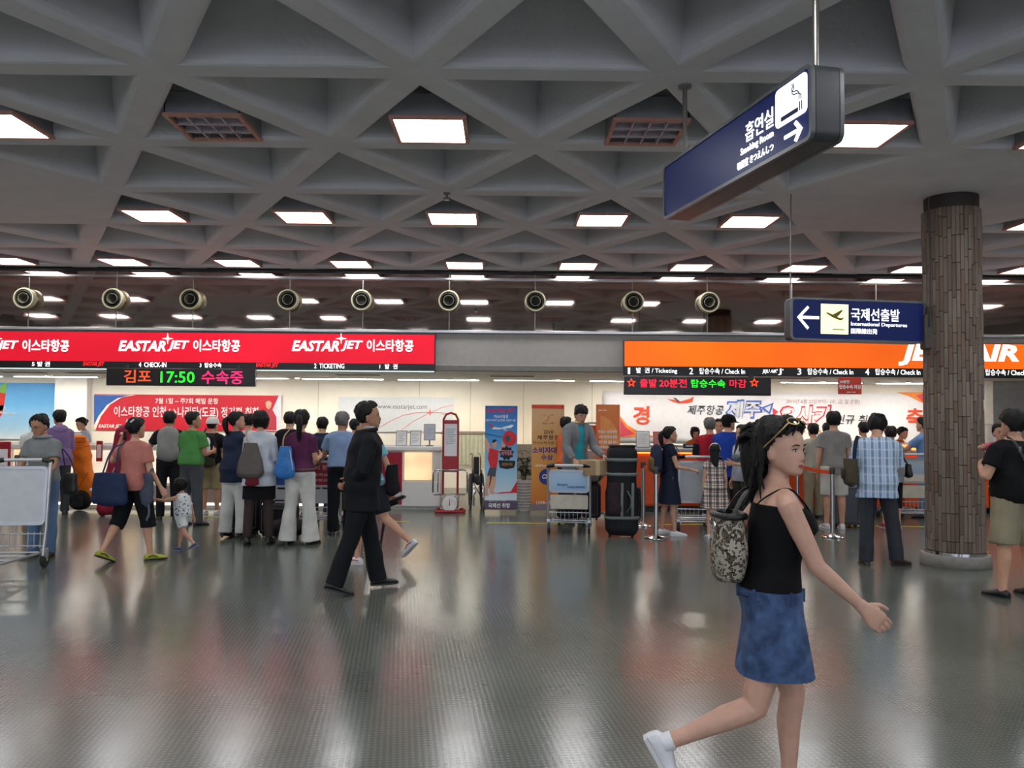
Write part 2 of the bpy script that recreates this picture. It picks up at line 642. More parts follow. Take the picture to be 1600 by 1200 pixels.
def fixture(x, y, lit, blades, label, group):
    t = thing('ceiling_light', label, 'ceiling light', (x, y, ZC), 0, group)
    h, s = 0.31, 0.285
    # near face and sides of the box: four thin walls
    b = MB()
    b.box(-h, h, -h, -h + 0.012, 0.0, 0.19).box(-h, h, h - 0.012, h, 0.0, 0.19).box(-h, -h + 0.012, -h, h, 0.0, 0.19).box(h - 0.012, h, -h, h, 0.0, 0.19).box(-h, h, -h, h, 0.185, 0.19)
    b.build('housing', house_mat, t, smooth=False)
    f = MB()
    for (x0, x1, y0, y1) in ((-h - .01, h + .01, -h - .01, -s), (-h - .01, h + .01, s, h + .01), (-h - .01, -s, -s, s), (s, h + .01, -s, s)):
        f.box(x0, x1, y0, y1, -0.022, 0.004)
    f.build('frame', frame_mat, t, smooth=False)
    MB().box(-s, s, -s, s, 0.035 if blades else -0.012, 0.042 if blades else -0.006).build('diffuser', lamp_mat if lit else dead_mat, t, smooth=False)
    if blades:
        for i in range(3):
            p = -s + 2 * s * (i + 1) / 4
            MB().box(p - 0.006, p + 0.006, -s, s, -0.02, 0.034).build('louver_blade', blade_mat, t, smooth=False)
        for i in range(2):
            p = -s + 2 * s * (i + 1) / 3
            MB().box(-s, s, p - 0.006, p + 0.006, -0.02, 0.034).build('louver_blade', blade_mat, t, smooth=False)
    MB().tube([(0, -0.05, 0.19), (0, -0.05, 0.62)], 0.02, 8).build('conduit', house_mat, t)
    return t


lit_proto = None
ORD = ['first', 'second', 'third', 'fourth', 'fifth', 'sixth', 'seventh', 'eighth', 'ninth', 'tenth', 'eleventh', 'twelfth', 'thirteenth']
seen_n = {}


def to_px(p):
    d = p - CP
    w = d.dot(_F)
    if w <= 0.1:
        return -9999, -9999
    return 800 + FOC * d.dot(CR) / w, 600 - FOC * d.dot(CU) / w


for k in (-7, -5, -3, -1, 1, 3, 5):
    for n in range(-6, 7):
        ax, ay = node(k, n)
        x, y = ax, row_y(k + 1) - 0.445
        if abs(x) > XW - 0.8:
            continue
        near = [q for q in (node(3, 3), node(3, -3), node(-3, 3), node(-3, -3)) if math.hypot(ax - q[0], ay - q[1]) < 0.05 or math.hypot(ax - A / 2 - q[0], row_y(k + 1) - q[1]) < 0.05 or math.hypot(ax + A / 2 - q[0], row_y(k + 1) - q[1]) < 0.05]
        if near:
            continue
        lit = True
        grp = {1: 'ceiling lights nearest the camera', 3: 'second row of ceiling lights', 5: 'ceiling lights by the mirror'}.get(k, 'ceiling lights behind the camera')
        if k == 1 and n in (-1, 1):
            lab = 'unlit ceiling light with louver grid, left of the lit one' if n == -1 else 'unlit ceiling light with brown frame beside the smoking sign'
            fixture(x, y, False, True, lab, grp)
            continue
        vx, vy = to_px(Vector((x, y, ZC)))
        if k > 0 and 1 - 45 < vx < 1645:
            seen_n[k] = seen_n.get(k, 0) + 1
            rw = {1: 'nearest', 3: 'middle', 5: 'farthest'}[k]
            lab = '%s lit ceiling light from the left in the %s row of coffers' % (ORD[seen_n[k] - 1], rw)
        else:
            lab = 'square ceiling light lit in a coffer beyond the edge of the view'
            grp = 'ceiling lights out of view'
        if lit_proto is None:
            lit_proto = fixture(x, y, True, False, lab, grp)
        else:
            o = dup(lit_proto, (x, y, ZC), 0, lab)
            o['group'] = grp

# ---- column clad in vertical strips
def column(cx, cy):
    R = 0.288
    root = bpy.data.objects.new('column', None)
    COL.objects.link(root)
    root.location = (cx, cy, 0)
    structure(root, 'round column clad in narrow brown vertical strips')
    MB().lathe([(R - 0.02, 0.1), (R - 0.02, ZC - 0.02)], 48).build('core', M('column_core', '#2d2622', 0.9), root)
    mats = [M('strip_%d' % i, c, 0.75, var=0.18, nscale=12, bump=0.3, bscale=40, stretch=(1, 1, 0.25)) for i, c in enumerate(('#75675b', '#695b50', '#7c6e62', '#6e5c4e', '#786c61', '#62554b'))]
    rng = random.Random(3)
    ns = 44
    z0, z1 = 0.16, ZC - 0.15
    rest = MB()
    count = 0
    meshes = {}
    camdir = math.atan2(-cy, -cx)
    for i in range(ns):
        a = 2 * PI * i / ns
        da = abs((a - camdir + PI) % (2 * PI) - PI)
        z = z0
        first = True
        while z < z1 - 0.05:
            h = rng.choice((0.22, 0.3, 0.38)) if not first else rng.choice((0.12, 0.2, 0.3))
            first = False
            h = min(h, z1 - z)
            if z1 - (z + h) < 0.08:
                h = z1 - z
            out = rng.choice((0.0, 0.004, 0.008, 0.012))
            w = 2 * PI * R / ns * 0.94
            key = (round(h, 2), out)
            rot = Matrix.Rotation(a, 4, 'Z')
            if da < PI * 0.47 and count < 298:
                count += 1
                mi = rng.randrange(len(mats))
                kk = (key, mi)
                if kk not in meshes:
                    b = MB().box(R - 0.03, R + out, -w / 2, w / 2, 0.003, h - 0.003, 0.004)
                    meshes[kk] = b.mesh('strip', False)
                    meshes[kk].materials.append(mats[mi])
                o = bpy.data.objects.new('strip', meshes[kk])
                COL.objects.link(o)
                o.parent = root
                o.location = (0, 0, z)
                o.rotation_euler = (0, 0, a)
            else:
                s = len(rest.v)
                rest.box(R - 0.03, R + out, -w / 2, w / 2, z + 0.003, z + h - 0.003)
                rest.xf(rot, s)
            z += h
    rs = rest.build('strips', mats[0], root, smooth=False)
    rs['kind'] = 'stuff'
    MB().lathe([(R - 0.05, ZC - 0.16), (R - 0.012, ZC - 0.16), (R - 0.012, ZC - 0.002), (R - 0.05, ZC - 0.002)], 40).build('capital', M('capital', '#38302c', 0.7), root)
    MB().lathe([(R, 0.0), (0.345, 0.0), (0.355, 0.012), (0.355, 0.105), (0.342, 0.125), (R, 0.125)], 48).build('base', M('column_base', '#87837c', 0.55, var=0.15, nscale=14), root)
    MB().lathe([(R, 0.125), (0.312, 0.125), (0.312, 0.16), (R - 0.02, 0.16)], 48).build('base_band', chrome, root)
    # dark box on the side that carries the sign arm
    MB().box(-R - 0.07, -R + 0.02, -0.1, 0.02, 2.36, 2.74, 0.01).build('junction_box', M('junction', '#4a443f', 0.5), root)
    # conduit up the flank
    MB().tube([(-R - 0.02, -0.12, 2.6), (-R - 0.02, -0.12, ZC - 0.02)], 0.01, 6).build('conduit', M('conduit_dark', '#3d3a37', 0.5), root)
    return root


COLX, COLY = node(3, 3)
COLX += 0.06
column(COLX, COLY)

# ---- yellow queue lines on the floor
yel = M('line_paint', '#c9c41c', 0.5, var=0.1)
lines = [((139, 803), (345, 808), 'longest yellow line, by the left queue'), ((595, 814.5), (640, 815), 'short yellow line right of the man in the suit'), ((760, 817), (882, 818), 'yellow line in front of the standing banners'), ((1002, 820), (1125, 819), 'yellow line under the girl with a rucksack'), ((1290, 821), (1450, 823), 'yellow line left of the column')]
for (a, b, lab) in lines:
    p, q = ground(*a), ground(*b)
    dx = (q - p).length
    o = MB().box(0, dx, -0.028, 0.028, 0.0005, 0.003, 0.0).build('floor_line', yel, smooth=False)
    o.location = (p.x, p.y, 0)
    o.rotation_euler = (0, 0, math.atan2(q.y - p.y, q.x - p.x))
    tag(o, lab + ' on the floor', 'floor marking', 'yellow floor lines')

# ================================================================== signs
white_e = M('letter_white', '#ffffff', 0.5, emit=1.5)
red_e = M('letter_red', '#ff2a2a', 0.5, emit=1.6, ecol='#ff1010')
blackp = M('black_plastic', '#0c0c0d', 0.35, var=0.05)
darkgrey = M('dark_grey_plastic', '#2b2c2e', 0.5)
greym = M('grey_metal', '#7d7f80', 0.4, 0.6)


def glow(key, col, strength, patch=0.22, nscale=0.6):
    """backlit acrylic: lamps behind give it a soft unevenness"""
    m = bpy.data.materials.new(key)
    m.use_nodes = True
    nt = m.node_tree
    b = nt.nodes['Principled BSDF']
    b.inputs['Base Color'].default_value = (*[x * .35 for x in lin(col)], 1)
    b.inputs['Roughness'].default_value = 0.35
    b.inputs['Specular IOR Level'].default_value = 0.25
    tc = nt.nodes.new('ShaderNodeTexCoord')
    n = nt.nodes.new('ShaderNodeTexNoise')
    n.inputs['Scale'].default_value = nscale
    n.inputs['Detail'].default_value = 1
    nt.links.new(tc.outputs['Object'], n.inputs['Vector'])
    r = nt.nodes.new('ShaderNodeMapRange')
    r.inputs[1].default_value = 0.3; r.inputs[2].default_value = 0.7
    r.inputs[3].default_value = strength * (1 - patch); r.inputs[4].default_value = strength * (1 + patch)
    nt.links.new(n.outputs[0], r.inputs[0])
    b.inputs['Emission Color'].default_value = (*lin(col), 1)
    nt.links.new(r.outputs[0], b.inputs['Emission Strength'])
    return m


def grad(key, stops, z0, z1, rough=0.45, noise=0.0):
    """flat print whose ink runs from one colour to another up the sheet"""
    m = bpy.data.materials.new(key)
    m.use_nodes = True
    nt = m.node_tree
    b = nt.nodes['Principled BSDF']
    b.inputs['Roughness'].default_value = rough
    tc = nt.nodes.new('ShaderNodeTexCoord')
    sp = nt.nodes.new('ShaderNodeSeparateXYZ')
    nt.links.new(tc.outputs['Object'], sp.inputs[0])
    mr = nt.nodes.new('ShaderNodeMapRange')
    mr.inputs[1].default_value = z0; mr.inputs[2].default_value = z1
    nt.links.new(sp.outputs[2], mr.inputs[0])
    src = mr.outputs[0]
    if noise:
        n = nt.nodes.new('ShaderNodeTexNoise'); n.inputs['Scale'].default_value = 3; n.inputs['Detail'].default_value = 6
        nt.links.new(tc.outputs['Object'], n.inputs['Vector'])
        mm = nt.nodes.new('ShaderNodeMath'); mm.operation = 'MULTIPLY_ADD'; mm.inputs[1].default_value = noise; mm.inputs[2].default_value = -noise / 2
        nt.links.new(n.outputs[0], mm.inputs[0])
        ad = nt.nodes.new('ShaderNodeMath'); ad.operation = 'ADD'
        nt.links.new(src, ad.inputs[0]); nt.links.new(mm.outputs[0], ad.inputs[1])
        src = ad.outputs[0]
    r = nt.nodes.new('ShaderNodeValToRGB')
    while len(r.color_ramp.elements) < len(stops):
        r.color_ramp.elements.new(0.5)
    for e, (p, c) in zip(r.color_ramp.elements, stops):
        e.position = p
        e.color = (*lin(c), 1)
    nt.links.new(src, r.inputs[0])
    nt.links.new(r.outputs[0], b.inputs['Base Color'])
    return m


def rel(root, px, py, Y):
    p = at(px, py, Y)
    return p.x - root.location.x, p.z - root.location.z


def ptext(root, body, px0, px1, py0, py1, Y, mat, bold=0.0, shear=0.0, depth=0.004, parent=None, name='lettering'):
    pm, qm = (px0 + px1) / 2, (py0 + py1) / 2
    x0, _ = rel(root, px0, qm, Y)
    x1, _ = rel(root, px1, qm, Y)
    _, z1 = rel(root, pm, py0, Y)
    _, z0 = rel(root, pm, py1, Y)
    return lettering(parent or root, body, x0, x1, z0, z1, Y - root.location.y, mat, bold, shear, depth, name)


def ppoly(root, pts, Y, mat, name, depth=0.003, parent=None):
    poly = [rel(root, px, py, Y) for px, py in pts]
    y = Y - root.location.y
    return MB().prism(poly, y - depth, y).build(name, mat, parent or root, smooth=False)


def star4(cx, cy, r, k=0.22, n=4, rot=0):
    return [(cx + (r if i % 2 == 0 else r * k) * math.sin(PI * i / n + rot), cy - (r if i % 2 == 0 else r * k) * math.cos(PI * i / n + rot)) for i in range(2 * n)]


# ---- red fascia sign
YF = YM - 0.14
zr1, zr0, zk0 = at(340, 519.5, YF).z, at(340, 566, YF).z, at(340, 579, YF).z
xl, xr = -XW + 0.05, at(680, 545, YF).x
rs = thing('fascia_sign', 'long red backlit fascia sign with white lettering over left counters', 'sign', ((xl + xr) / 2, YF, zk0))
hw = (xr - xl) / 2
red_face = glow('red_acrylic', '#e3142e', 0.95)
MB().box(-hw, hw, 0.008, 0.11, 0, zr1 - zk0 + 0.02, 0.005).build('case', M('sign_case', '#3b3b3d', 0.5, 0.4), rs)
MB().box(-hw + 0.01, hw - 0.015, 0.0, 0.0075, zr0 - zk0, zr1 - zk0 - 0.01).build('sign_face', red_face, rs, smooth=False)
MB().box(-hw + 0.01, hw - 0.01, -0.002, 0.0075, 0.02, zr0 - zk0 - 0.004).build('counter_strip', blackp, rs, smooth=False)
MB().box(-hw + 0.01, hw - 0.01, -0.02, 0.006, 0.0, 0.018).build('lip', M('lit_lip', '#d8efe8', 0.4, emit=0.7), rs, smooth=False)
for dx in (-267, 0, 271):
    ptext(rs, 'EASTAR', 185 + dx, 259 + dx, 532, 549, YF, white_e, 0.028, 0.25)
    ptext(rs, 'JET', 262 + dx, 296 + dx, 532, 549, YF, white_e, 0.028, 0.25)
    ppoly(rs, star4(262 + dx, 529, 9), YF, white_e, 'star')
    ptext(rs, '이스타항공', 302 + dx, 375 + dx, 530.5, 549.5, YF, white_e, 0.018)
for body, a, b, m, sh in (('5 발 권', 50, 78, white_e, 0), ('EASTAR JET', 130, 163, red_e, .25), ('4  CHECK-IN', 217, 260, white_e, 0), ('3  탑승수속', 312, 346, white_e, 0), ('EASTAR JET', 400, 435, red_e, .25), ('2  TICKETING', 491, 538, white_e, 0), ('1  발  권', 593, 621, white_e, 0)):
    dy = (a - 340) * 0.0073
    ptext(rs, body, a, b, 567 + dy, 574.5 + dy, YF - 0.004, m, 0.006, sh)

# ---- orange fascia sign
zo1, zo0, zok = at(1290, 535.5, YF).z, at(1290, 574.5, YF).z, at(1290, 588.5, YF).z
xl, xr = at(975, 550, YF).x, XW - 0.05
osn = thing('fascia_sign', 'long orange backlit fascia sign over right counters', 'sign', ((xl + xr) / 2, YF, zok))
hw = (xr - xl) / 2
MB().box(-hw, hw, 0.008, 0.11, 0, zo1 - zok + 0.02, 0.005).build('case', M('sign_case', ''), osn)
MB().box(-hw + 0.01, hw - 0.01, 0.0, 0.0075, zo0 - zok, zo1 - zok).build('sign_face', glow('orange_acrylic', '#ff6a12', 0.95, 0.3), osn, smooth=False)
MB().box(-hw + 0.01, hw - 0.01, -0.002, 0.0075, 0.004, zo0 - zok - 0.004).build('counter_strip', blackp, osn, smooth=False)
ptext(osn, 'JEJU AIR', 1404, 1592, 538, 572, YF, white_e, 0.04, 0.2)
for body, a, b, sh in (('1', 981, 984.5, 0), ('발  권 / Ticketing', 994, 1058, 0), ('2', 1077, 1083, 0), ('탑승수속 / Check In', 1093, 1164, 0), ('JEJU AIR', 1191, 1213, .2), ('3', 1246, 1252, 0), ('탑승수속 / Check In', 1262, 1333, 0), ('4', 1352, 1358, 0), ('탑승수속 / Check In', 1368, 1438, 0), ('5', 1524, 1530, 0), ('탑승수속 / Check In', 1540, 1611, 0)):
    dy = (a - 1000) * 0.0045
    h = 2 if sh else 0
    ptext(osn, body, a, b, 574.6 + dy + h, 584.4 + dy - h / 2, YF - 0.004, white_e, 0.0, sh)
ptext(osn, 'J', 1216, 1221, 576, 586, YF - 0.004, white_e, 0.01)
for p in (1213.5, 1222.5):
    ppoly(osn, [(p, 577), (p + 1.6, 577), (p + 1.6, 578.4), (p, 578.4)], YF - 0.004, white_e, 'logo_dot')

# ---- dot-matrix boards hanging in front of the signs
def led(name, label, px0, px1, py0, py1, Y):
    c = at((px0 + px1) / 2, py1, Y)
    t = thing(name, label, 'display', (c.x, Y, c.z))
    x0, z1 = rel(t, px0, py0, Y)
    x1, z0 = rel(t, px1, py1, Y)
    zt = rel(t, (px0 + px1) / 2, py0, Y)[1]
    MB().box(x0, x1, 0.0, 0.10, 0, zt, 0.01).build('case', blackp, t)
    for q in (x0 + 0.3, x1 - 0.3):
        MB().box(q - 0.03, q + 0.03, 0.09, 0.19, zt - 0.06, zt + 0.05, 0.004).build('bracket', darkgrey, t)
    MB().box(x0 + 0.03, x1 - 0.03, -0.003, 0.0005, 0.02, zt - 0.03).build('screen', M('led_screen', '#15100f', 0.3), t, smooth=False)
    return t


led_red = M('led_red', '#ff2036', 0.5, emit=2.0, ecol='#ff1530')
led_org = M('led_orange', '#ff5a20', 0.5, emit=2.0, ecol='#ff3a10')
led_mag = M('led_magenta', '#ff2a70', 0.5, emit=2.0, ecol='#ff1c5c')
led_grn = M('led_green', '#35ff35', 0.5, emit=1.8, ecol='#18ff22')
YL = YF - 0.14
lb = led('display_board', 'black dot-matrix board reading 17:50 under the red sign', 166, 398, 575.5, 603, YL)
ptext(lb, '김포', 194, 236, 578, 597.5, YL - 0.004, led_org, 0.004)
ptext(lb, '17:50', 251, 304, 580.5, 598, YL - 0.004, led_grn, 0.004)
ptext(lb, '수속중', 315, 380, 579.5, 600, YL - 0.004, led_mag, 0.004)
rb = led('display_board', 'black dot-matrix board with orange stars under the orange sign', 975.5, 1205, 588.5, 617.5, YL)
ptext(rb, '출발', 1000, 1026, 592, 605, YL - 0.004, led_red, 0.002)
ptext(rb, '20분전', 1030, 1073, 592, 605, YL - 0.004, led_red, 0.002)
ptext(rb, '탑승수속', 1080, 1133, 593, 605.5, YL - 0.004, led_grn, 0.0)
ptext(rb, '마감', 1140, 1166, 593, 605.5, YL - 0.004, led_red, 0.002)
for c in (986.5, 1178.5):
    ppoly(rb, star4(c, 598, 7.5, 0.45, 5), YL - 0.004, led_org, 'star')
    ppoly(rb, star4(c, 598, 4.4, 0.45, 5), YL - 0.0075, M('led_screen', ''), 'star_core')

# ---- small red notice under the orange sign
c = at(1328, 616, YF)
nt_ = thing('hanging_notice', 'small red notice hanging below the orange sign', 'sign', (c.x, YF, c.z))
MB().box(-0.2, 0.2, 0.0, 0.012, 0, 0.285, 0.003).build('board', M('notice_red', '#c93a22', 0.5), nt_)
MB().tube([(-0.12, 0.006, 0.28), (-0.12, 0.03, 0.32)], 0.004, 6).tube([(0.12, 0.006, 0.28), (0.12, 0.03, 0.32)], 0.004, 6).build('hook', greym, nt_)
pale = M('print_white', '#f2f2f0', 0.6)
ptext(nt_, '20분전', 1312, 1327, 594, 599, YF, pale, 0.02)
ptext(nt_, '탑승수속 마감', 1311.5, 1345, 601, 608, YF, pale, 0.02)
ptext(nt_, 'JEJU AIR', 1323, 1337, 612, 614, YF, pale)

# ---- air nozzles on the mirror joints
noz_body = M('nozzle_cream', '#b8b193', 0.45, 0.2, var=0.08)
noz_dark = M('nozzle_dark', '#17140f', 0.6)


def nozzle(px):
    x = at(px, 470, YM).x
    z = at(px, 469 + (px - 600) * 0.006, YM - 0.15).z
    t = thing('air_nozzle', 'round cream air nozzle', 'air nozzle', (x, YM - 0.01, z), 0, 'air nozzles on the mirror wall')
    MB().lathe([(0.10, 0.0), (0.150, -0.01), (0.168, -0.03), (0.180, -0.13), (0.170, -0.16), (0.152, -0.16), (0.145, -0.13), (0.10, -0.03)], 28, axis='y').build('barrel', noz_body, t)
    MB().lathe([(0.146, -0.05), (0.148, -0.14), (0.12, -0.15), (0.10, -0.09), (0.095, -0.05)], 24, axis='y').build('throat', noz_dark, t)
    MB().lathe([(0.066, -0.05), (0.082, -0.165), (0.09, -0.165), (0.092, -0.155), (0.075, -0.05)], 24, axis='y').build('inner_ring', M('nozzle_ring', '#7c7762', 0.4, 0.3), t)
    MB().lathe([(0.0005, -0.05), (0.07, -0.06), (0.07, -0.04), (0.0005, -0.03)], 20, axis='y').build('core', noz_dark, t)
    for s in (-1, 1):
        MB().box(s * 0.15 - 0.012, s * 0.15 + 0.012, -0.04, 0.004, -0.03, 0.03, 0.004).build('bracket', noz_body, t)
    return t


noz_words = ['leftmost air nozzle, above the blue sky poster', 'second air nozzle from the left', 'third air nozzle from the left', 'air nozzle above the right end of the left display board', 'fifth air nozzle from the left', 'air nozzle above the right end of the red sign', 'air nozzle above the plain grey fascia', 'air nozzle above the left end of the orange sign', 'rightmost air nozzle, left of the departures sign']
for p, w_ in zip(NOZ, noz_words):
    nozzle(p)['label'] = 'cream round ' + w_

# ---- overhead direction signs
navy_face = glow('navy_acrylic', '#0d2160', 0.42, 0.1, 1.0)
sign_frame = M('sign_frame', '#6c6e70', 0.35, 0.7)
sign_frame2 = M('sign_frame_dark', '#4b4d4f', 0.4, 0.6)
pict = M('pictogram_white', '#f4f8ff', 0.5, emit=1.3)
pict_y = M('pictogram_yellow', '#fff6b4', 0.5, emit=1.25)


def rounded(x0, x1, z0, z1, r, n=5):
    out = []
    for cx, cz, a0 in ((x1 - r, z1 - r, 0), (x0 + r, z1 - r, 90), (x0 + r, z0 + r, 180), (x1 - r, z0 + r, 270)):
        for i in range(n + 1):
            a = math.radians(a0 + 90 * i / n)
            out.append((cx + r * math.cos(a), cz + r * math.sin(a)))
    return out


def sign_body(t, L, Hh, T):
    """rounded aluminium case, length L along x, faces to -y and +y"""
    MB().prism(rounded(-L / 2, L / 2, 0, Hh, 0.05), -T / 2 + 0.03, T / 2 - 0.03).build('case', sign_frame2, t, angle=30)
    for s in (-1, 1):
        rim = MB()
        o, i = rounded(-L / 2, L / 2, 0, Hh, 0.05), rounded(-L / 2 + 0.022, L / 2 - 0.022, 0.022, Hh - 0.022, 0.035)
        y0, y1 = s * (T / 2), s * (T / 2 - 0.026)
        rim.loft([[(x, y0, z) for x, z in o], [(x, y1, z) for x, z in o], [(x, y1, z) for x, z in i], [(x, y0, z) for x, z in i]], close=True)
        rim.build('rim', sign_frame, t, angle=30)
        MB().prism(rounded(-L / 2 + 0.02, L / 2 - 0.02, 0.02, Hh - 0.02, 0.035), s * (T / 2 - 0.018), s * (T / 2 - 0.01)).build('sign_face', navy_face, t, smooth=False)


# smoking room sign, seen end-on to the right
zst = 3.49
SL, SH, ST = 1.93, 0.415, 0.2
pr_, pl_ = Vector((1.62, 4.31, 0)), Vector((1.196, 6.19, 0))
ax = (pr_ - pl_).normalized()
nrm = Vector((-ax.y, ax.x, 0))
if nrm.x > 0:
    nrm = -nrm
ctr = (pr_ + pl_) / 2 - nrm * ST / 2
sm = thing('hanging_sign', 'navy hanging smoking room sign with cigarette pictogram', 'sign', (ctr.x, ctr.y, zst - SH), math.atan2(ax.y, ax.x))
sign_body(sm, SL, SH, ST)
yf = -ST / 2 + 0.008
x1 = SL / 2
MB().prism(rounded(x1 - 0.36, x1 - 0.05, 0.165, 0.385, 0.03), yf - 0.003, yf + 0.004).build('pictogram', pict, sm, smooth=False)
navy_ink = M('navy_ink', '#0b1440', 0.6)
MB().box(x1 - 0.30, x1 - 0.13, yf - 0.005, yf - 0.002, 0.19, 0.215).build('cigarette', navy_ink, sm, smooth=False)
for xx in (0.118, 0.098):
    MB().box(x1 - xx, x1 - xx + 0.008, yf - 0.005, yf - 0.002, 0.19, 0.24).build('cigarette_tip', navy_ink, sm, smooth=False)
for off in (0.0, 0.018):
    pts = [(x1 - 0.10 - off * 0.9, yf - 0.004, 0.25 + off * .3), (x1 - 0.102 - off, yf - 0.004, 0.275 + off), (x1 - 0.13 - off * .5, yf - 0.004, 0.292 + off), (x1 - 0.17 - off * .3, yf - 0.004, 0.297 + off), (x1 - 0.19 - off * .3, yf - 0.004, 0.315 + off), (x1 - 0.17, yf - 0.004, 0.335 + off), (x1 - 0.175 - off, yf - 0.004, 0.36)]
    MB().tube(pts, 0.0035, 6).build('smoke_line', navy_ink, sm)
lettering(sm, '흡연실', x1 - 0.70, x1 - 0.385, 0.20, 0.315, yf, white_e, 0.0)
lettering(sm, 'Smoking Room', x1 - 0.76, x1 - 0.385, 0.125, 0.18, yf, white_e, 0.004)
lettering(sm, '吸煙室 きつえんしつ', x1 - 0.80, x1 - 0.385, 0.055, 0.105, yf, white_e, 0.0)
MB().prism([(x1 - 0.27, 0.079), (x1 - 0.138, 0.079), (x1 - 0.172, 0.042), (x1 - 0.152, 0.030), (x1 - 0.095, 0.089), (x1 - 0.152, 0.148), (x1 - 0.172, 0.136), (x1 - 0.138, 0.099), (x1 - 0.27, 0.099)], yf - 0.004, yf + 0.002).build('arrow', white_e, sm, smooth=False)
for s in (-0.79, 0.86):
    MB().tube([(s, 0, SH - 0.01), (s, 0, ZC - (zst - SH) - 0.002)], 0.017, 10).build('hanger_rod', M('rod', '#8b8782', 0.35, 0.8), sm)
    MB().lathe([(0.017, ZC - (zst - SH) - 0.03), (0.05, ZC - (zst - SH) - 0.02), (0.05, ZC - (zst - SH) - 0.002)], 14, c=(s, 0, 0)).build('ceiling_plate', greym, sm)

# international departures sign fixed to the column
YD = 8.98
pa, pb = at(1235, 531, YD - 0.08), at(1446, 536.5, YD + 0.05)
DL, DH = (pb - pa).length, at(1235, 464, YD - .08).z - pa.z
dp = thing('hanging_sign', 'navy international departures sign with left arrow beside the column', 'sign', ((pa.x + pb.x) / 2, YD + 0.08, (pa.z + pb.z) / 2), math.atan2(0.13, pb.x - pa.x))
dp.rotation_euler = (0, math.radians(0.7), math.atan2(0.13, pb.x - pa.x))
sign_body(dp, DL, DH, 0.17)
yf = -0.17 / 2 + 0.008


def fx(p):
    return (p - 1235) / (1446 - 1235) * DL - DL / 2


def fz(p):
    return DH - (p - 464) / 67.0 * DH


MB().prism([(fx(1245), fz(495)), (fx(1261), fz(477)), (fx(1263.5), fz(480)), (fx(1252), fz(493)), (fx(1279), fz(493)), (fx(1279), fz(497.5)), (fx(1252), fz(497.5)), (fx(1263.5), fz(511)), (fx(1261), fz(514))], yf - 0.004, yf + 0.002).build('arrow', white_e, dp, smooth=False)
MB().box(fx(1282), fx(1324.5), yf - 0.003, yf + 0.004, fz(520), fz(473)).build('pictogram', pict_y, dp, smooth=False)
olive = M('plane_ink', '#6b6410', 0.6)
MB().prism([(fx(1289), fz(487)), (fx(1292), fz(486)), (fx(1300), fz(489.5)), (fx(1313), fz(482)), (fx(1316.5), fz(481.5)), (fx(1311), fz(489)), (fx(1307), fz(493)), (fx(1313), fz(495)), (fx(1317), fz(493)), (fx(1316), fz(497)), (fx(1312), fz(498.5)), (fx(1300), fz(494))], yf - 0.006, yf - 0.002).build('plane_mark', olive, dp, smooth=False)
MB().box(fx(1300), fx(1318), yf - 0.006, yf - 0.002, fz(513.5), fz(512)).build('runway_mark', olive, dp, smooth=False)
lettering(dp, '국제선출발', fx(1329), fx(1405), fz(497.5), fz(478), yf, white_e, 0.008)
lettering(dp, 'International Departures', fx(1329), fx(1417), fz(507.5), fz(500), yf, white_e, 0.0)
lettering(dp, '国際線出発', fx(1329), fx(1370), fz(518.5), fz(510), yf, white_e, 0.0)
MB().tube([(fx(1239), 0, DH - 0.01), (fx(1239), 0, ZC - dp.location.z - 0.004)], 0.008, 8).build('hanger_rod', M('rod', ''), dp)
MB().box(DL / 2 - 0.005, DL / 2 + 0.04, -0.03, 0.03, 0.05, DH - 0.05, 0.006).build('wall_arm', sign_frame2, dp)

# ================================================================== posters on the counter wall
YP = YB - 0.03


def poster(label, px0, px1, py0, py1, mat, cat='poster', Y=YP, thick=0.02):
    c = at((px0 + px1) / 2, py1, Y)
    t = thing('poster' if cat == 'poster' else cat, label, cat, (c.x, Y, c.z))
    x0, _ = rel(t, px0, (py0 + py1) / 2, Y)
    x1, _ = rel(t, px1, (py0 + py1) / 2, Y)
    z1 = rel(t, (px0 + px1) / 2, py0, Y)[1]
    if mat is not None:
        MB().box(x0, x1, 0, thick, 0, z1, 0.003).build('sheet', mat, t, smooth=False)
    t['_'] = 0
    del t['_']
    return t


sky = poster('blue sky poster with an aircraft tail beside the pilaster', -70, 90, 598, 686, grad('sky_print', [(0.0, '#e3f0f8'), (0.22, '#a9d4f0'), (0.6, '#6fb7ea'), (1.0, '#4d9fe0')], 0, 1.25, noise=0.25))
ppoly(sky, [(-12, 660), (-10, 640), (2, 601), (11, 598), (8, 622), (4, 645), (-2, 656)], YP, M('tail_red', '#d02a22', 0.5), 'aircraft_tail')
ppoly(sky, [(2, 601), (11, 598), (8.5, 615), (-1, 613)], YP - 0.003, M('tail_green', '#7cb84a', 0.5), 'tail_tip')
ppoly(sky, [(-70, 640), (-12, 634), (6, 633), (9, 637), (4, 641), (-20, 648), (-70, 652)], YP, M('fuselage_print', '#cdd0d6', 0.5), 'aircraft_body')
ppoly(sky, [(-6, 642), (26, 646.5), (24, 648), (-6, 645)], YP - 0.003, M('fuselage_print', ''), 'aircraft_wing')

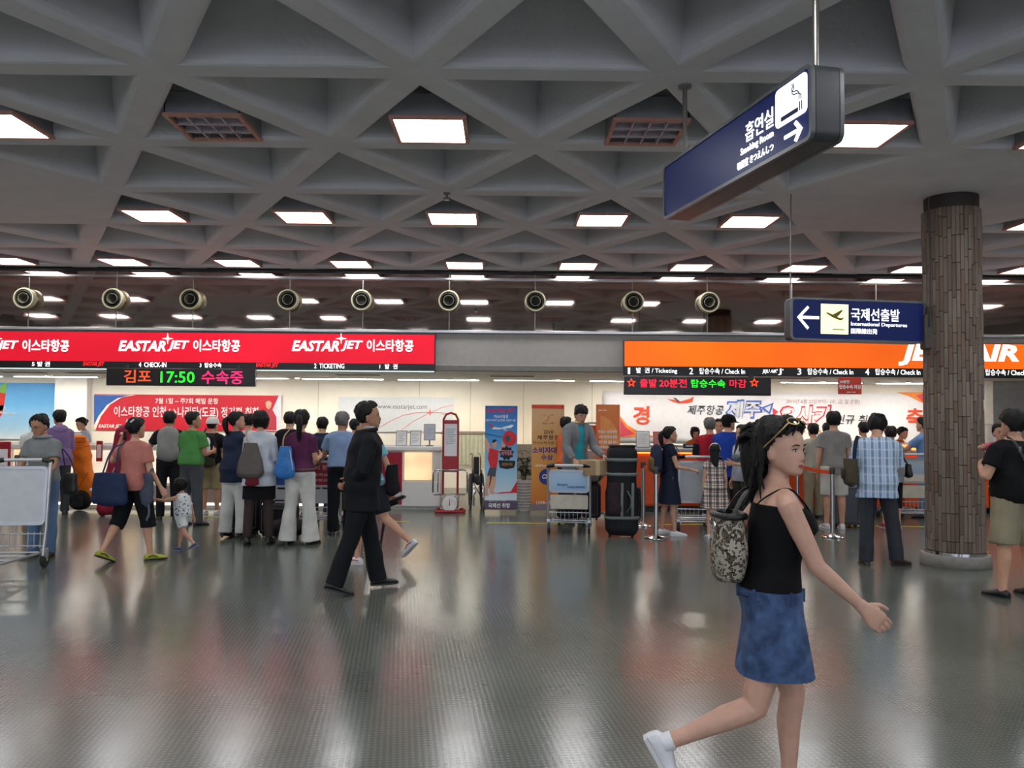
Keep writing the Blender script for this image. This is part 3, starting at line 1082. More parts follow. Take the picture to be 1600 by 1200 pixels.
inkw = pale
rbn = poster('red airline route banner with white lettering and blue corner', 147, 440, 617, 673, M('banner_red', '#cf1f34', 0.5, var=0.04), 'banner')
ppoly(rbn, [(147, 617), (212, 617), (190, 621), (172, 632), (158, 650), (149, 672), (147, 673)], YP, M('banner_edge', '#f2e9dd', 0.5), 'white_curve')
ppoly(rbn, [(147, 617), (203, 617.5), (184, 622), (167, 633), (154, 650), (147, 664)], YP - 0.0032, M('banner_blue', '#2a60ae', 0.5), 'blue_corner')
ptext(rbn, '7월 1일 ~ 주7회 매일 운항', 243, 341, 622, 631, YP, inkw, 0.01)
ptext(rbn, '이스타항공 인천↔나리타(도쿄) 정기편 취항', 178, 405, 635, 655, YP, inkw, 0.012)
ptext(rbn, 'EASTAR JET', 154, 191, 663, 670, YP, inkw, 0.02, 0.2)
ppoly(rbn, [(436, 617), (440, 617), (440, 673), (404, 673), (412, 655), (426, 640)], YP, M('banner_pale', '#dfe3ea', 0.5), 'pale_corner')
ppoly(rbn, [(412, 628), (417, 624), (423, 624), (426, 630), (424, 638), (427, 642), (432, 652), (432, 672), (410, 672), (408, 652), (414, 643), (416, 638)], YP - 0.0032, M('model_red', '#b8384a', 0.6), 'printed_figure')
ppoly(rbn, [(415, 629), (418, 626.5), (422, 626.5), (424.5, 630), (423, 637), (419.5, 640), (416, 636)], YP - 0.0064, M('print_skin', '#d9a78c', 0.6), 'printed_face')

web = poster('white poster with web address and thin red arcs', 529, 708, 620.5, 675, M('web_white', '#dcdfe2', 0.5, var=0.03))
ptext(web, 'www.eastarjet.com', 590, 667, 632, 641, YP, M('ink_grey', '#6d7177', 0.6))
pk = M('ink_pink', '#ee8a8e', 0.6)


def arc(root, pts, r, Y, mat, name):
    P3 = [(rel(root, a, b, Y)[0], Y - root.location.y, rel(root, a, b, Y)[1]) for a, b in pts]
    return MB().tube(P3, r, 6).build(name, mat, root)


arc(web, [(590, 670), (610, 658), (630, 649), (650, 645), (672, 644), (690, 645), (707, 646)], 0.007, YP, pk, 'red_arc')
arc(web, [(625, 674), (645, 659), (660, 651), (672, 645), (690, 637), (707, 633)], 0.006, YP, pk, 'red_arc')
ppoly(web, star4(672, 644.5, 7), YP - 0.002, M('ink_red', '#e2555c', 0.6), 'red_star')

# white cloth banner, softly rippled
wbn = poster('wide white cloth banner with orange and blue Korean lettering', 943, 1452, 612, 694, None, 'banner', YP - 0.03)
Yw = YP - 0.03
gx, gz = 60, 8
vs, fs = [], []
xa, xb = rel(wbn, 943, 650, Yw)[0], rel(wbn, 1452, 650, Yw)[0]
zt_ = rel(wbn, 1200, 613, Yw)[1]
for j in range(gz + 1):
    for i in range(gx + 1):
        u, v = i / gx, j / gz
        vs.append((xa + (xb - xa) * u, 0.012 + 0.006 * math.sin(u * 40 + 5 * v) + 0.006 * math.sin(u * 17 - 9 * v), zt_ * v))
for j in range(gz):
    for i in range(gx):
        a = j * (gx + 1) + i
        fs.append((a, a + 1, a + gx + 2, a + gx + 1))
cl_ = MB().add(vs, fs).build('cloth', M('banner_cloth', '#eeeef2', 0.7, var=0.03), wbn)
sd = cl_.modifiers.new('s', 'SOLIDIFY'); sd.thickness = 0.004
jo = M('ink_orange_red', '#e0502c', 0.6)
dk = M('ink_dark', '#37414f', 0.6)
bl_ = M('ink_blue', '#3b66c4', 0.6)
rd_ = M('ink_crimson', '#c9364a', 0.6)
ppoly(wbn, [(969, 650), (980, 664), (997, 674), (1025, 682), (969, 683)], Yw, M('ink_orange', '#ef8c3c', 0.6), 'orange_swoosh')
ppoly(wbn, [(969, 655), (978, 668), (992, 678), (969, 683)], Yw - 0.003, M('ink_magenta', '#d8475a', 0.6), 'magenta_swoosh')
ppoly(wbn, [(1400, 613), (1452, 613), (1452, 634), (1438, 628), (1420, 619)], Yw, M('ink_orange', ''), 'orange_swoosh')
ppoly(wbn, [(1432, 618), (1452, 613), (1452, 636), (1444, 630)], Yw - 0.003, M('ink_magenta', ''), 'magenta_swoosh')
ptext(wbn, '경', 989, 1015, 634.5, 664, Yw, jo, 0.025)
ptext(wbn, '축', 1416, 1444, 638, 667, Yw, jo, 0.025)
ptext(wbn, '제주항공', 1074, 1131, 633, 648, Yw, dk, 0.008, 0.2)
ptext(wbn, '제주', 1133, 1191, 624, 654, Yw, bl_, 0.055, 0.1)
ptext(wbn, '제주', 1136, 1188, 627, 651, Yw - 0.0045, M('web_white', ''), 0.025, 0.1)
ptext(wbn, '오사카', 1214, 1303, 632, 664, Yw, rd_, 0.055, 0.1)
ptext(wbn, '오사카', 1217, 1300, 635, 661, Yw - 0.0045, M('web_white', ''), 0.025, 0.1)
ptext(wbn, '신규 취항!', 1306, 1376, 648, 663, Yw, dk, 0.008, 0.2)
ptext(wbn, '2011년 6월 22일부터~ (수, 금, 일 운항)', 1228, 1343, 624, 632, Yw, M('ink_rose', '#b98a92', 0.6), 0.0, 0.15)
ptext(wbn, 'JEJU AIR', 1232, 1285, 671, 679, Yw, M('ink_orange', ''), 0.02)
ppoly(wbn, [(1189, 637), (1209, 629), (1203, 648)], Yw, bl_, 'arrow_mark')
ppoly(wbn, [(1194, 637.5), (1205, 633), (1201.5, 643.5)], Yw - 0.003, M('web_white', ''), 'arrow_core')
ppoly(wbn, [(1207, 637), (1216, 643), (1208, 652)], Yw, rd_, 'arrow_mark')
ppoly(wbn, [(1042, 623), (1054, 625), (1064, 627), (1078, 623), (1084, 619.5), (1082, 628), (1074, 630), (1060, 630), (1050, 627)], Yw, jo, 'printed_plane')
ppoly(wbn, [(1052, 621), (1056, 622), (1063, 628), (1060, 629)], Yw - 0.003, dk, 'printed_wing')

# ================================================================== counters
white_lam = M('white_laminate', '#e3e1dc', 0.35, var=0.03)
lit_panel = glow('lit_panel', '#ffd9a8', 1.0, 0.25, 2.0)
lit_white = glow('lit_panel_white', '#fff0d8', 0.9, 0.2, 2.0)
red_lam = M('red_laminate', '#a8142a', 0.4)
CT = 1.06


def white_counter(i, x1, w, Yf):
    """one unit, right edge at x1"""
    lab = ['white check-in desk with red panel at the right end of the left row', 'white check-in desk behind the trolley with a red board', 'white check-in desk behind the women with shoulder bags', 'white check-in desk behind the man in green', 'white check-in desk behind the upright orange bag', 'white check-in desk at the far left'][i]
    t = thing('check_in_desk', lab, 'desk', (x1 - w / 2, Yf, 0), 0, 'white check-in desks')
    h = w / 2
    MB().box(-h + 0.01, h - 0.01, 0.03, 0.62, 0.05, CT - 0.07, 0.006).build('body', white_lam, t)
    MB().box(-h + 0.01, h - 0.01, 0.06, 0.6, 0.0, 0.05).build('plinth', M('plinth', '#c8c6c0', 0.5), t, smooth=False)
    if i == 0:
        MB().box(h - 0.62, h - 0.16, 0.0, 0.032, 0.50, CT - 0.10, 0.008).build('lit_panel', lit_panel, t)
        MB().box(-h + 0.05, h - 0.66, 0.005, 0.032, 0.30, CT - 0.10, 0.006).build('red_panel', red_lam, t)
        MB().box(-h + 0.05, h - 0.66, 0.005, 0.032, 0.09, 0.22, 0.006).build('red_panel', red_lam, t)
        MB().box(h - 0.66, h - 0.02, 0.008, 0.032, 0.06, 0.47, 0.006).build('front_panel', white_lam, t)
    else:
        MB().box(h - 0.50, h - 0.06, 0.0, 0.032, 0.42, CT - 0.10, 0.008).build('lit_panel', lit_panel, t)
        MB().box(-h + 0.06, h - 0.56, 0.0, 0.032, 0.42, CT - 0.10, 0.008).build('lit_panel', lit_white, t)
        MB().box(-h + 0.04, h - 0.04, 0.008, 0.032, 0.10, 0.38, 0.006).build('front_panel', M('desk_taupe', '#a89a8f', .5), t)
        MB().box(-h + 0.04, h - 0.04, 0.0, 0.032, 0.055, 0.092, 0.004).build('kick_light', M('kick_light', '#fff3df', .5, emit=1.6), t)
    return t


YC = 13.95
xw = at(690, 700, YC).x
wu = 1.66
for i in range(6):
    white_counter(i, xw - i * wu, wu, YC)
o = MB().box(xw - 6 * wu - 0.02, xw + 0.02, YC - 0.04, YC + 0.70, CT - 0.07, CT, 0.012).build('worktop', white_lam)
tag(o, 'continuous white worktop over the left check-in desks', 'worktop')

or_lam = M('orange_laminate', '#e0581c', 0.35, var=0.06)
or_strip = glow('orange_strip', '#ff9a3c', 2.2, 0.15, 3)


def orange_counter(i, x0, w, Yf):
    lab = ['orange check-in desk behind the tall black duffel', 'orange check-in desk behind the girl in the chequered dress', 'orange check-in desk behind the walking woman', 'orange check-in desk left of the column', 'orange check-in desk right of the column'][i]
    t = thing('check_in_desk', lab, 'desk', (x0 + w / 2, Yf, 0), 0, 'orange check-in desks')
    h = w / 2
    MB().box(-h + 0.01, h - 0.01, 0.03, 0.62, 0.10, CT - 0.06, 0.006).build('body', or_lam, t)
    MB().box(-h + 0.02, h - 0.02, 0.08, 0.6, 0.0, 0.10).build('plinth', darkgrey, t, smooth=False)
    MB().box(-h + 0.04, h - 0.04, -0.03, 0.012, CT - 0.085, CT - 0.062, 0.004).build('light_strip', or_strip, t)
    for k in range(2):
        a = -h + 0.03 + k * (w - 0.06) / 2
        MB().box(a + 0.008, a + (w - 0.06) / 2 - 0.008, 0.012, 0.034, 0.13, CT - 0.11, 0.006).build('front_panel', or_lam, t)
    return t


xo = at(988, 700, YC).x
wo = 1.5
for i in range(5):
    orange_counter(i, xo + i * wo, wo, YC - 0.1)
o = MB().box(xo - 0.02, xo + 5 * wo, YC - 0.16, YC + 0.60, CT - 0.055, CT, 0.012).build('worktop', M('grey_laminate', '#a7a9ad', 0.3))
tag(o, 'continuous grey worktop over the orange check-in desks', 'worktop')
# low white shelf behind the orange desks
o = MB().box(at(960, 690, 17.2).x, at(1440, 690, 17.2).x, 16.9, 17.5, 0.0, 1.02, 0.01).build('back_shelf', white_lam)
tag(o, 'low white shelf running behind the orange desks', 'shelf')


def leaflet(px, py_b, Y, w, h, label, col='#eceae6', tilt=-0.18, frame='#9a9ca0', z=None):
    p = at(px, py_b, Y)
    t = thing('leaflet_stand', label, 'leaflet stand', (p.x, Y, CT if z is None else z))
    rot = Matrix.Rotation(tilt, 4, 'X')
    MB().box(-w / 2, w / 2, 0, 0.012, 0.0, h, 0.003).xf(rot).build('holder', M('holder_' + frame, frame, 0.3), t)
    MB().box(-w / 2 + 0.014, w / 2 - 0.014, -0.004, 0.0, 0.014, h - 0.014).xf(rot).build('sheet', M('leaf_' + col, col, 0.6, var=0.03), t, smooth=False)
    for k in range(6):
        zz = h - 0.06 - k * (h - 0.1) / 6
        MB().box(-w / 2 + 0.035, w / 2 - 0.035 - 0.02 * (k % 3), -0.006, -0.0042, zz - 0.006, zz).xf(rot).build('print_line', M('print_line', '#8c9096', 0.7), t, smooth=False)
    MB().box(-w / 2 + 0.01, w / 2 - 0.01, 0.02, 0.12, 0.0, 0.012, 0.003).build('foot', M('holder_' + frame, ''), t)
    return t


leaflet(627, 697, 14.15, 0.19, 0.27, 'leftmost clear leaflet stand on the left worktop')
leaflet(649, 697, 14.15, 0.19, 0.27, 'middle clear leaflet stand on the left worktop')
lf = leaflet(671, 688, 14.15, 0.20, 0.28, 'tallest grey leaflet stand near the end of the left worktop', '#bcc2cb', -0.1, z=CT + 0.1)
MB().tube([(0, 0.03, -0.1), (0, 0.03, 0.02)], 0.012, 8).lathe([(0.07, -0.1), (0.07, -0.085), (0.012, -0.08)], 16, c=(0, 0.03, 0)).build('pole', greym, lf)
leaflet(1005, 702, 14.15, 0.24, 0.29, 'white framed notice on the orange desk worktop')
leaflet(1032, 702, 14.15, 0.24, 0.28, 'red framed notice on the orange desk worktop', '#c9736a', -0.15, '#b04a40')
leaflet(118, 700, 14.2, 0.2, 0.2, 'small notice on the left worktop beside the desk clerk', '#dfe2ea')

# little orange display at the right end of the orange desks
p = at(1434, 705, 14.1)
t = thing('display_box', 'glowing orange box lying on the worktop by the column', 'display', (at(1427, 705, 14.1).x, 14.1, CT))
MB().box(-0.28, 0.28, -0.1, 0.1, 0.0, 0.09, 0.01).build('casing', M('lit_orange', '#ffb45a', 0.4, emit=1.2), t)
MB().box(-0.29, 0.29, -0.11, 0.11, 0.09, 0.11, 0.005).build('lid', M('grey_laminate', ''), t)
# white ticket machine beyond the column
p = at(1563, 700, 15.2)
t = thing('ticket_machine', 'white ticket machine against the pale wall right of the column', 'machine', (p.x, 15.2, 0))
MB().box(-0.26, 0.26, 0, 0.4, 0, 1.02, 0.015).build('cabinet', white_lam, t)
MB().box(-0.2, 0.18, 0.02, 0.38, 1.02, 1.5, 0.015).build('head', M('machine_white', '#f0efe9', 0.4), t)
MB().box(0.10, 0.13, 0.012, 0.021, 1.3, 1.46, 0.002).build('slot', blackp, t)
MB().box(0.19, 0.30, 0.02, 0.3, 1.1, 1.46, 0.01).build('side_unit', darkgrey, t)

# ================================================================== standing banners
def banner(label, px0, px1, py0, py1, Y, mat, lean=0.0):
    c = at((px0 + px1) / 2, py1, Y)
    t = thing('banner_stand', label, 'banner', (c.x, Y, 0))
    zt = at((px0 + px1) / 2, py0, Y).z
    x0, x1 = at(px0, 720, Y).x - c.x, at(px1, 720, Y).x - c.x
    MB().box(x0, x1, 0, 0.008, 0.06, zt, 0.002).build('printed_sheet', mat, t, smooth=False)
    MB().tube([(0, 0.015, 0.75 * zt), (x0 - 0.04, 0.03, 0.01)], 0.008, 6).build('leg', greym, t)
    MB().tube([(0, 0.015, 0.75 * zt), (x1 + 0.04, 0.03, 0.01)], 0.008, 6).build('leg', greym, t)
    MB().tube([(0, 0.015, 0.7 * zt), (0, 0.4, 0.01)], 0.008, 6).build('leg', greym, t)
    for xx in (x0 + 0.03, x1 - 0.03):
        MB().tube([(xx, -0.012, zt - 0.03), (xx, 0.03, zt - 0.03)], 0.009, 8).build('hook', darkgrey, t)
    t['w'] = 0
    del t['w']
    return t


Y1 = 13.55
ba = banner('blue standing banner with a weightlifter and an airliner', 757.5, 808, 634, 797, Y1, grad('banner_blue_print', [(0.0, '#5c4d66'), (0.115, '#5c4d66'), (0.125, '#dfeaf0'), (0.35, '#a5d2ec'), (0.7, '#3f9bdd'), (1.0, '#1b62b4')], 0.0, 1.76))
Yp = Y1
fr = M('ink_bright_red', '#d8262c', 0.5)
ptext(ba, 'EASTAR JET', 760, 805, 638.5, 647, Yp, fr, 0.03, 0.2)
ptext(ba, '이스타항공', 772, 794, 648, 653.5, Yp, pale, 0.015)
ptext(ba, 'NEW WAY & STAR, NEW AIR', 759, 806, 655, 659, Yp, pale, 0.0)
ppoly(ba, [(770, 667), (782, 668.5), (800, 663.5), (803, 665), (798, 668.5), (780, 671), (769, 670.5)], Yp, pale, 'printed_plane')
ppoly(ba, [(763, 661), (766, 661.5), (772, 667), (770, 669)], Yp - 0.003, fr, 'printed_tail')
ppoly(ba, [(782, 669), (787, 668.5), (793, 673.5), (790, 673)], Yp - 0.003, M('ink_pale_blue', '#b9cfe2', 0.5), 'printed_wing')
# weightlifter: limbs, vest, shorts, head
sk = M('print_skin', '')
ppoly(ba, [(757.5, 685), (760, 684), (765, 694), (767, 700), (762, 708), (760, 704)], Yp, sk, 'printed_arm')
ppoly(ba, [(778, 704), (784, 697), (785, 688), (788.5, 687), (789, 697), (783, 707)], Yp, sk, 'printed_arm')
ppoly(ba, [(761, 740), (769, 742), (766, 756), (762, 766), (764, 774), (757.5, 775), (758, 763)], Yp, sk, 'printed_leg')
ppoly(ba, [(766, 744), (775, 745), (774, 757), (771, 766), (774, 771), (766, 772), (764, 760)], Yp, sk, 'printed_leg')
ppoly(ba, [(765, 700), (772, 702), (779, 704), (778, 718), (776, 731), (766, 730), (762, 716)], Yp - 0.003, fr, 'printed_vest')
ppoly(ba, [(765, 730), (776, 731), (774, 745), (761, 743)], Yp - 0.003, M('ink_slate', '#454c5a', 0.5), 'printed_shorts')
ppoly(ba, [(769, 689), (773, 687), (776, 690), (776, 697), (773, 701), (769, 698)], Yp - 0.0035, sk, 'printed_head')
ppoly(ba, [(768.5, 690), (772, 686), (776.5, 688), (774, 690.5), (770, 692)], Yp - 0.0065, M('ink_black', '#18181c', 0.6), 'printed_hair')
arc(ba, [(757.6, 677), (770, 680), (784, 683)], 0.005, Yp - 0.003, M('ink_black', ''), 'barbell_bar')
ppoly(ba, [(796 + 11 * math.cos(a), 685 + 12 * math.sin(a)) for a in [i * PI / 12 for i in range(24)]], Yp - 0.003, fr, 'weight_plate')
ppoly(ba, [(793 + 4.5 * math.cos(a), 685 + 5 * math.sin(a)) for a in [i * PI / 8 for i in range(16)]], Yp - 0.006, M('ink_slate', ''), 'plate_hub')
ppoly(ba, star4(791.5, 708, 12, 0.75, 9), Yp - 0.001, M('ink_black', ''), 'splash_mark')
ptext(ba, '국가대표', 783, 800, 703, 712, Yp - 0.005, M('ink_rose2', '#e39aa8', 0.6), 0.02)
ppoly(ba, [(779, 719), (805, 720), (805, 725), (803, 731), (792, 733), (781, 731)], Yp - 0.001, M('ink_black', ''), 'slogan_block')
ptext(ba, '대한민국 역도', 784, 801, 723, 728, Yp - 0.005, M('ink_gold', '#c9a052', 0.6), 0.01)
ppoly(ba, [(784, 769), (798, 768), (808, 751), (808, 770), (770, 771.5)], Yp - 0.001, fr, 'red_swoosh')
ptext(ba, '국내선', 763, 777, 772.5, 777, Yp - 0.002, pale, 0.01)
ptext(ba, '김포, 청주, 제주', 764, 790, 779.5, 784, Yp - 0.002, pale, 0.0)
ptext(ba, '국제선 취항', 763, 797, 786, 793.5, Yp - 0.002, pale, 0.025)

bb = banner('golden orange standing banner with a blue round seal', 830.5, 881.5, 632, 797, Y1 - 0.05, grad('banner_gold_print', [(0.0, '#8d7f86'), (0.09, '#8d7f86'), (0.1, '#d97a2a'), (0.35, '#e49a3c'), (0.7, '#dcab68'), (0.95, '#d9b07c'), (1.0, '#d9b07c')], 0.0, 1.76))
Yp = Y1 - 0.05
ppoly(bb, [(830.8, 632.5), (881.2, 632.5), (881.2, 639), (830.8, 638)], Yp, M('ink_orange_red', ''), 'header_strip')
arc(bb, [(857, 649), (857, 654), (855, 657.5), (852, 657)], 0.006, Yp, jo, 'logo_stroke')
arc(bb, [(849.5, 648.5), (851, 649.5)], 0.006, Yp, jo, 'logo_eye')
arc(bb, [(860, 649), (862.5, 647.5), (865, 649)], 0.005, Yp, jo, 'logo_eye')
ptext(bb, 'JEJU AIR', 847, 866, 660, 663.5, Yp, M('ink_brown', '#9a6a40', 0.6), 0.0)
ib = M('ink_deep', '#3c2b22', 0.6)
ptext(bb, '2010', 849.5, 864.5, 672, 678, Yp, ib, 0.005)
ptext(bb, '제주항공', 839, 874, 680, 687, Yp, ib, 0.012)
ptext(bb, '한국소비자원 선정', 833, 878, 689.5, 694.5, Yp, ib, 0.0)
iv = M('ink_violet', '#4a3590', 0.6)
ptext(bb, '소비자대상', 832, 880, 698.5, 708.5, Yp, iv, 0.03)
ptext(bb, '수상', 845.5, 864, 710.5, 719, Yp, iv, 0.03)
ptext(bb, '대한민국 소비자', 836, 874, 726, 729.5, Yp, pale, 0.02)
ppoly(bb, [(854 + 12 * math.cos(a), 745 + 12.5 * math.sin(a)) for a in [i * PI / 14 for i in range(28)]], Yp, M('ink_navy', '#2c3a86', 0.5), 'round_seal')
ptext(bb, 'CSC', 847, 862, 741, 748, Yp - 0.004, pale, 0.03, 0.2)
ptext(bb, '1599-1500', 838, 868, 783, 788, Yp, pale, 0.02)

bc = banner('plain orange standing banner left of the tall duffel', 931, 968.5, 632, 797, 13.35, grad('banner_orange_print', [(0.0, '#d8602a'), (0.5, '#e06a2c'), (1.0, '#e8823c')], 0.0, 1.75))
Yp = 13.35
ppoly(bc, [(968.3 - 30 + 30 * math.cos(a), 700 - 50 * math.sin(a)) for a in [i * PI / 12 for i in range(7)]] + [(938, 700)], Yp, M('ink_light_orange', '#ee9a52', 0.5), 'pale_arc')
for k, b in enumerate(('맛있는 승무원이', '고객 여러분의 꿈을', '한결같은', '제주항공이 합니다')):
    ptext(bc, b, 935, 964, 672 + k * 8.2, 677 + k * 8.2, Yp - 0.004, pale, 0.02)
ptext(bc, 'JEJU AIR', 935, 948, 640, 642.5, Yp, pale, 0.01)
ptext(bc, '서비스 안내', 937, 958, 712, 716, Yp - 0.004, pale, 0.02)

# grey framed notice rack behind the plain orange banner
p = ground(921, 793)
rk = thing('notice_rack', 'grey framed notice rack half hidden by the plain orange banner', 'rack', (at(924, 720, 13.75).x, 13.75, 0))
MB().tube([(-0.09, 0, 0.02), (-0.09, 0, 1.42), (-0.07, 0, 1.48), (0.07, 0, 1.48), (0.09, 0, 1.42), (0.09, 0, 0.02)], 0.013, 8).build('frame', greym, rk)
MB().box(-0.08, 0.08, -0.008, 0.008, 1.24, 1.44, 0.002).build('header', M('notice_red', ''), rk)
for k in range(4):
    MB().box(-0.08, 0.08, -0.01, 0.008, 0.5 + k * 0.18, 0.66 + k * 0.18, 0.002).build('sheet', M('rack_sheet', '#b9b3ac', 0.6), rk)
MB().tube([(-0.2, -0.1, 0.012), (0.2, -0.1, 0.012), (0.2, 0.1, 0.012), (-0.2, 0.1, 0.012)], 0.012, 8, close=True).tube([(-0.09, 0, 0.02), (-0.09, 0.1, 0.012)], 0.012).tube([(0.09, 0, 0.02), (0.09, 0.1, 0.012)], 0.012).build('base', greym, rk)

# ================================================================== weighing scale, wheelchair, planter
p = ground(703, 801)
sc_ = thing('luggage_scale', 'red and chrome luggage scale with tall framed notice', 'scale', (p.x, p.y, 0))
redm = M('red_enamel', '#9c1722', 0.35)
MB().tube([(-0.22, -0.12, 0.03), (0.22, -0.12, 0.03), (0.24, 0.0, 0.03), (0.22, 0.25, 0.03), (-0.22, 0.25, 0.03), (-0.24, 0.0, 0.03)], 0.025, 8, close=True).build('base_frame', redm, sc_)
MB().tube([(-0.12, 0.02, 0.03), (-0.12, 0.02, 1.52), (-0.08, 0.02, 1.60), (0.0, 0.02, 1.63), (0.08, 0.02, 1.60), (0.12, 0.02, 1.52), (0.12, 0.02, 0.03)], 0.018, 8).build('post', redm, sc_)
MB().box(-0.125, 0.125, 0.0, 0.03, 0.66, 0.92, 0.006).build('red_panel', redm, sc_)
MB().box(-0.105, 0.105, 0.005, 0.02, 0.92, 1.52, 0.003).build('notice_sheet', M('notice_white', '#e8e6e6', 0.5, var=0.02), sc_)
MB().box(-0.105, 0.105, 0.0, 0.005, 1.45, 1.51).build('notice_header', redm, sc_, smooth=False)
for k in range(9):
    MB().box(-0.085, 0.085 - 0.02 * (k % 3), 0.001, 0.005, 1.36 - k * 0.03, 1.368 - k * 0.03).build('print_line', M('print_line', ''), sc_, smooth=False)
MB().tube([(-0.26, -0.05, 0.30), (-0.28, -0.05, 0.34), (-0.28, -0.05, 0.66), (-0.24, -0.05, 0.70), (0.24, -0.05, 0.70), (0.28, -0.05, 0.66), (0.28, -0.05, 0.34), (0.24, -0.05, 0.30)], 0.016, 8, close=True).build('guard_rail', chrome, sc_)
MB().tube([(-0.2, -0.05, 0.34), (-0.2, -0.05, 0.66), (-0.17, -0.05, 0.69)], 0.012, 8).build('guard_rail', chrome, sc_)
MB().box(-0.14, 0.14, -0.02, 0.18, 0.18, 0.28, 0.02).build('weigh_box', M('scale_body', '#b9b4ab', 0.4, 0.3), sc_)
MB().lathe([(0.0005, -0.125), (0.115, -0.125), (0.125, -0.115), (0.125, -0.06), (0.0005, -0.06)], 28, c=(0, 0, 0.15), axis='y').build('dial', M('dial_white', '#e2e0dc', 0.35), sc_)
MB().prism([(-0.008, 0.13), (0.008, 0.13), (0.002, 0.24), (-0.002, 0.24)], -0.13, -0.126).build('needle', redm, sc_, smooth=False)
MB().box(-0.16, 0.16, -0.05, 0.24, 0.05, 0.075, 0.01).build('platform', M('scale_body', ''), sc_)

p = ground(744, 797)
wc = thing('wheelchair', 'folded black and chrome wheelchair beside the blue banner', 'wheelchair', (p.x, p.y + 0.15, 0), 0.12)
tyre = M('tyre', '#2a2a2b', 0.7)


def wheel(parent, c, r, w, name='wheel', spokes=0):
    o = MB().lathe([(r - 0.03, -w / 2), (r - 0.006, -w / 2), (r, 0), (r - 0.006, w / 2), (r - 0.03, w / 2), (r - 0.034, 0)], 26, c=c, axis='x')
    ob = o.build(name, tyre, parent)
    b = MB()
    b.lathe([(0.0005, -w * 0.7), (0.022, -w * 0.7), (0.022, w * 0.7), (0.0005, w * 0.7)], 10, c=c, axis='x')
    for i in range(spokes):
        a = 2 * PI * i / spokes
        b.tube([(c[0], c[1], c[2]), (c[0], c[1] + (r - 0.02) * math.cos(a), c[2] + (r - 0.02) * math.sin(a))], 0.003, 5)
    b.build('hub', chrome, ob)
    return ob


for s in (-1, 1):
    wheel(wc, (s * 0.10, 0.1, 0.3), 0.30, 0.03, 'wheel', 12)
    wheel(wc, (s * 0.11 - 0.02, -0.32, 0.09), 0.09, 0.03, 'caster')
    MB().tube([(s * 0.07, 0.1, 0.28), (s * 0.07, 0.1, 0.88), (s * 0.07, 0.2, 0.92), (s * 0.07, 0.26, 0.92)], 0.012, 8).build('back_post', chrome, wc)
    MB().tube([(s * 0.07, 0.1, 0.45), (s * 0.07, -0.28, 0.45), (s * 0.075, -0.36, 0.38), (s * 0.08, -0.4, 0.12)], 0.012, 8).build('side_frame', chrome, wc)
    MB().tube([(s * 0.07, 0.1, 0.66), (s * 0.07, -0.12, 0.66), (s * 0.07, -0.16, 0.62), (s * 0.07, -0.16, 0.45)], 0.011, 8).build('arm_rest', blackp, wc)
    MB().tube([(s * 0.07, 0.26, 0.92), (s * 0.07, 0.33, 0.92)], 0.017, 8).build('grip', blackp, wc)
    MB().box(s * 0.08 - 0.012, s * 0.08 + 0.012, -0.47, -0.35, 0.10, 0.24, 0.005).build('foot_plate', greym, wc)
MB().box(-0.045, 0.045, -0.25, 0.1, 0.42, 0.60, 0.03).build('folded_seat', M('seat_vinyl', '#161617', 0.45), wc)
MB().box(-0.05, 0.05, 0.085, 0.115, 0.55, 0.88, 0.012).build('folded_back', M('seat_vinyl', ''), wc)
MB().tube([(-0.07, -0.1, 0.22), (0.07, -0.1, 0.45)], 0.01, 8).tube([(0.07, -0.1, 0.22), (-0.07, -0.1, 0.45)], 0.01, 8).build('cross_brace', chrome, wc)

p = ground(818, 799)
pl = thing('potted_plant', 'dark leafy plant in a white ribbed pot between two banners', 'plant', (p.x, p.y + 0.1, 0))
pot = MB().lathe([(0.0005, 0), (0.115, 0), (0.125, 0.02), (0.15, 0.50), (0.155, 0.52), (0.14, 0.52), (0.13, 0.47), (0.0005, 0.47)], 28).build('pot', M('pot_white', '#d8d6d2', 0.5), pl)
for k in range(9):
    z = 0.05 + k * 0.05
    r = 0.1255 + (z - 0.02) / 0.48 * 0.025
    MB().lathe([(r - 0.004, z), (r + 0.005, z + 0.004), (r + 0.006, z + 0.016), (r - 0.004, z + 0.02)], 28, cap=False).build('rib', M('pot_rib', '#8f8d8a', 0.6), pot)
MB().lathe([(0.0005, 0.465), (0.132, 0.475), (0.0005, 0.48)], 20).build('soil', M('soil', '#2a211a', 0.95), pl)
leafm = M('leaf', '#22331f', 0.45, var=0.3)
rng = random.Random(5)
stm = MB()
leafmesh = MB().add([(0, 0, 0), (0.014, 0.03, 0.006), (0.018, 0.07, 0.004), (0, 0.13, -0.012), (-0.018, 0.07, 0.004), (-0.014, 0.03, 0.006), (0, 0.06, -0.004)], [(0, 1, 6), (1, 2, 6), (2, 3, 6), (3, 4, 6), (4, 5, 6), (5, 0, 6)]).mesh('leaf')
leafmesh.materials.append(leafm)
for k in range(9):
    a = k * 2.4
    top = Vector((0.11 * math.cos(a) * rng.uniform(.4, 1), 0.10 * math.sin(a) * rng.uniform(.4, 1), rng.uniform(0.78, 1.02)))
    base = Vector((0.03 * math.cos(a), 0.03 * math.sin(a), 0.46))
    MB().tube([base, base.lerp(top, .5) + Vector((0, 0, .03)), top], [0.006, 0.005, 0.003], 5).build('stem', M('stem', '#3c3a24', 0.7), pl)
    for j in range(9):
        q = base.lerp(top, 0.35 + 0.65 * j / 8)
        o = bpy.data.objects.new('leaf', leafmesh)
        COL.objects.link(o)
        o.parent = pl
        o.location = q
        o.rotation_euler = (rng.uniform(-0.5, 0.6), rng.uniform(-.4, .4), rng.uniform(0, 6.28))
        o.scale = (1, 1, 1)

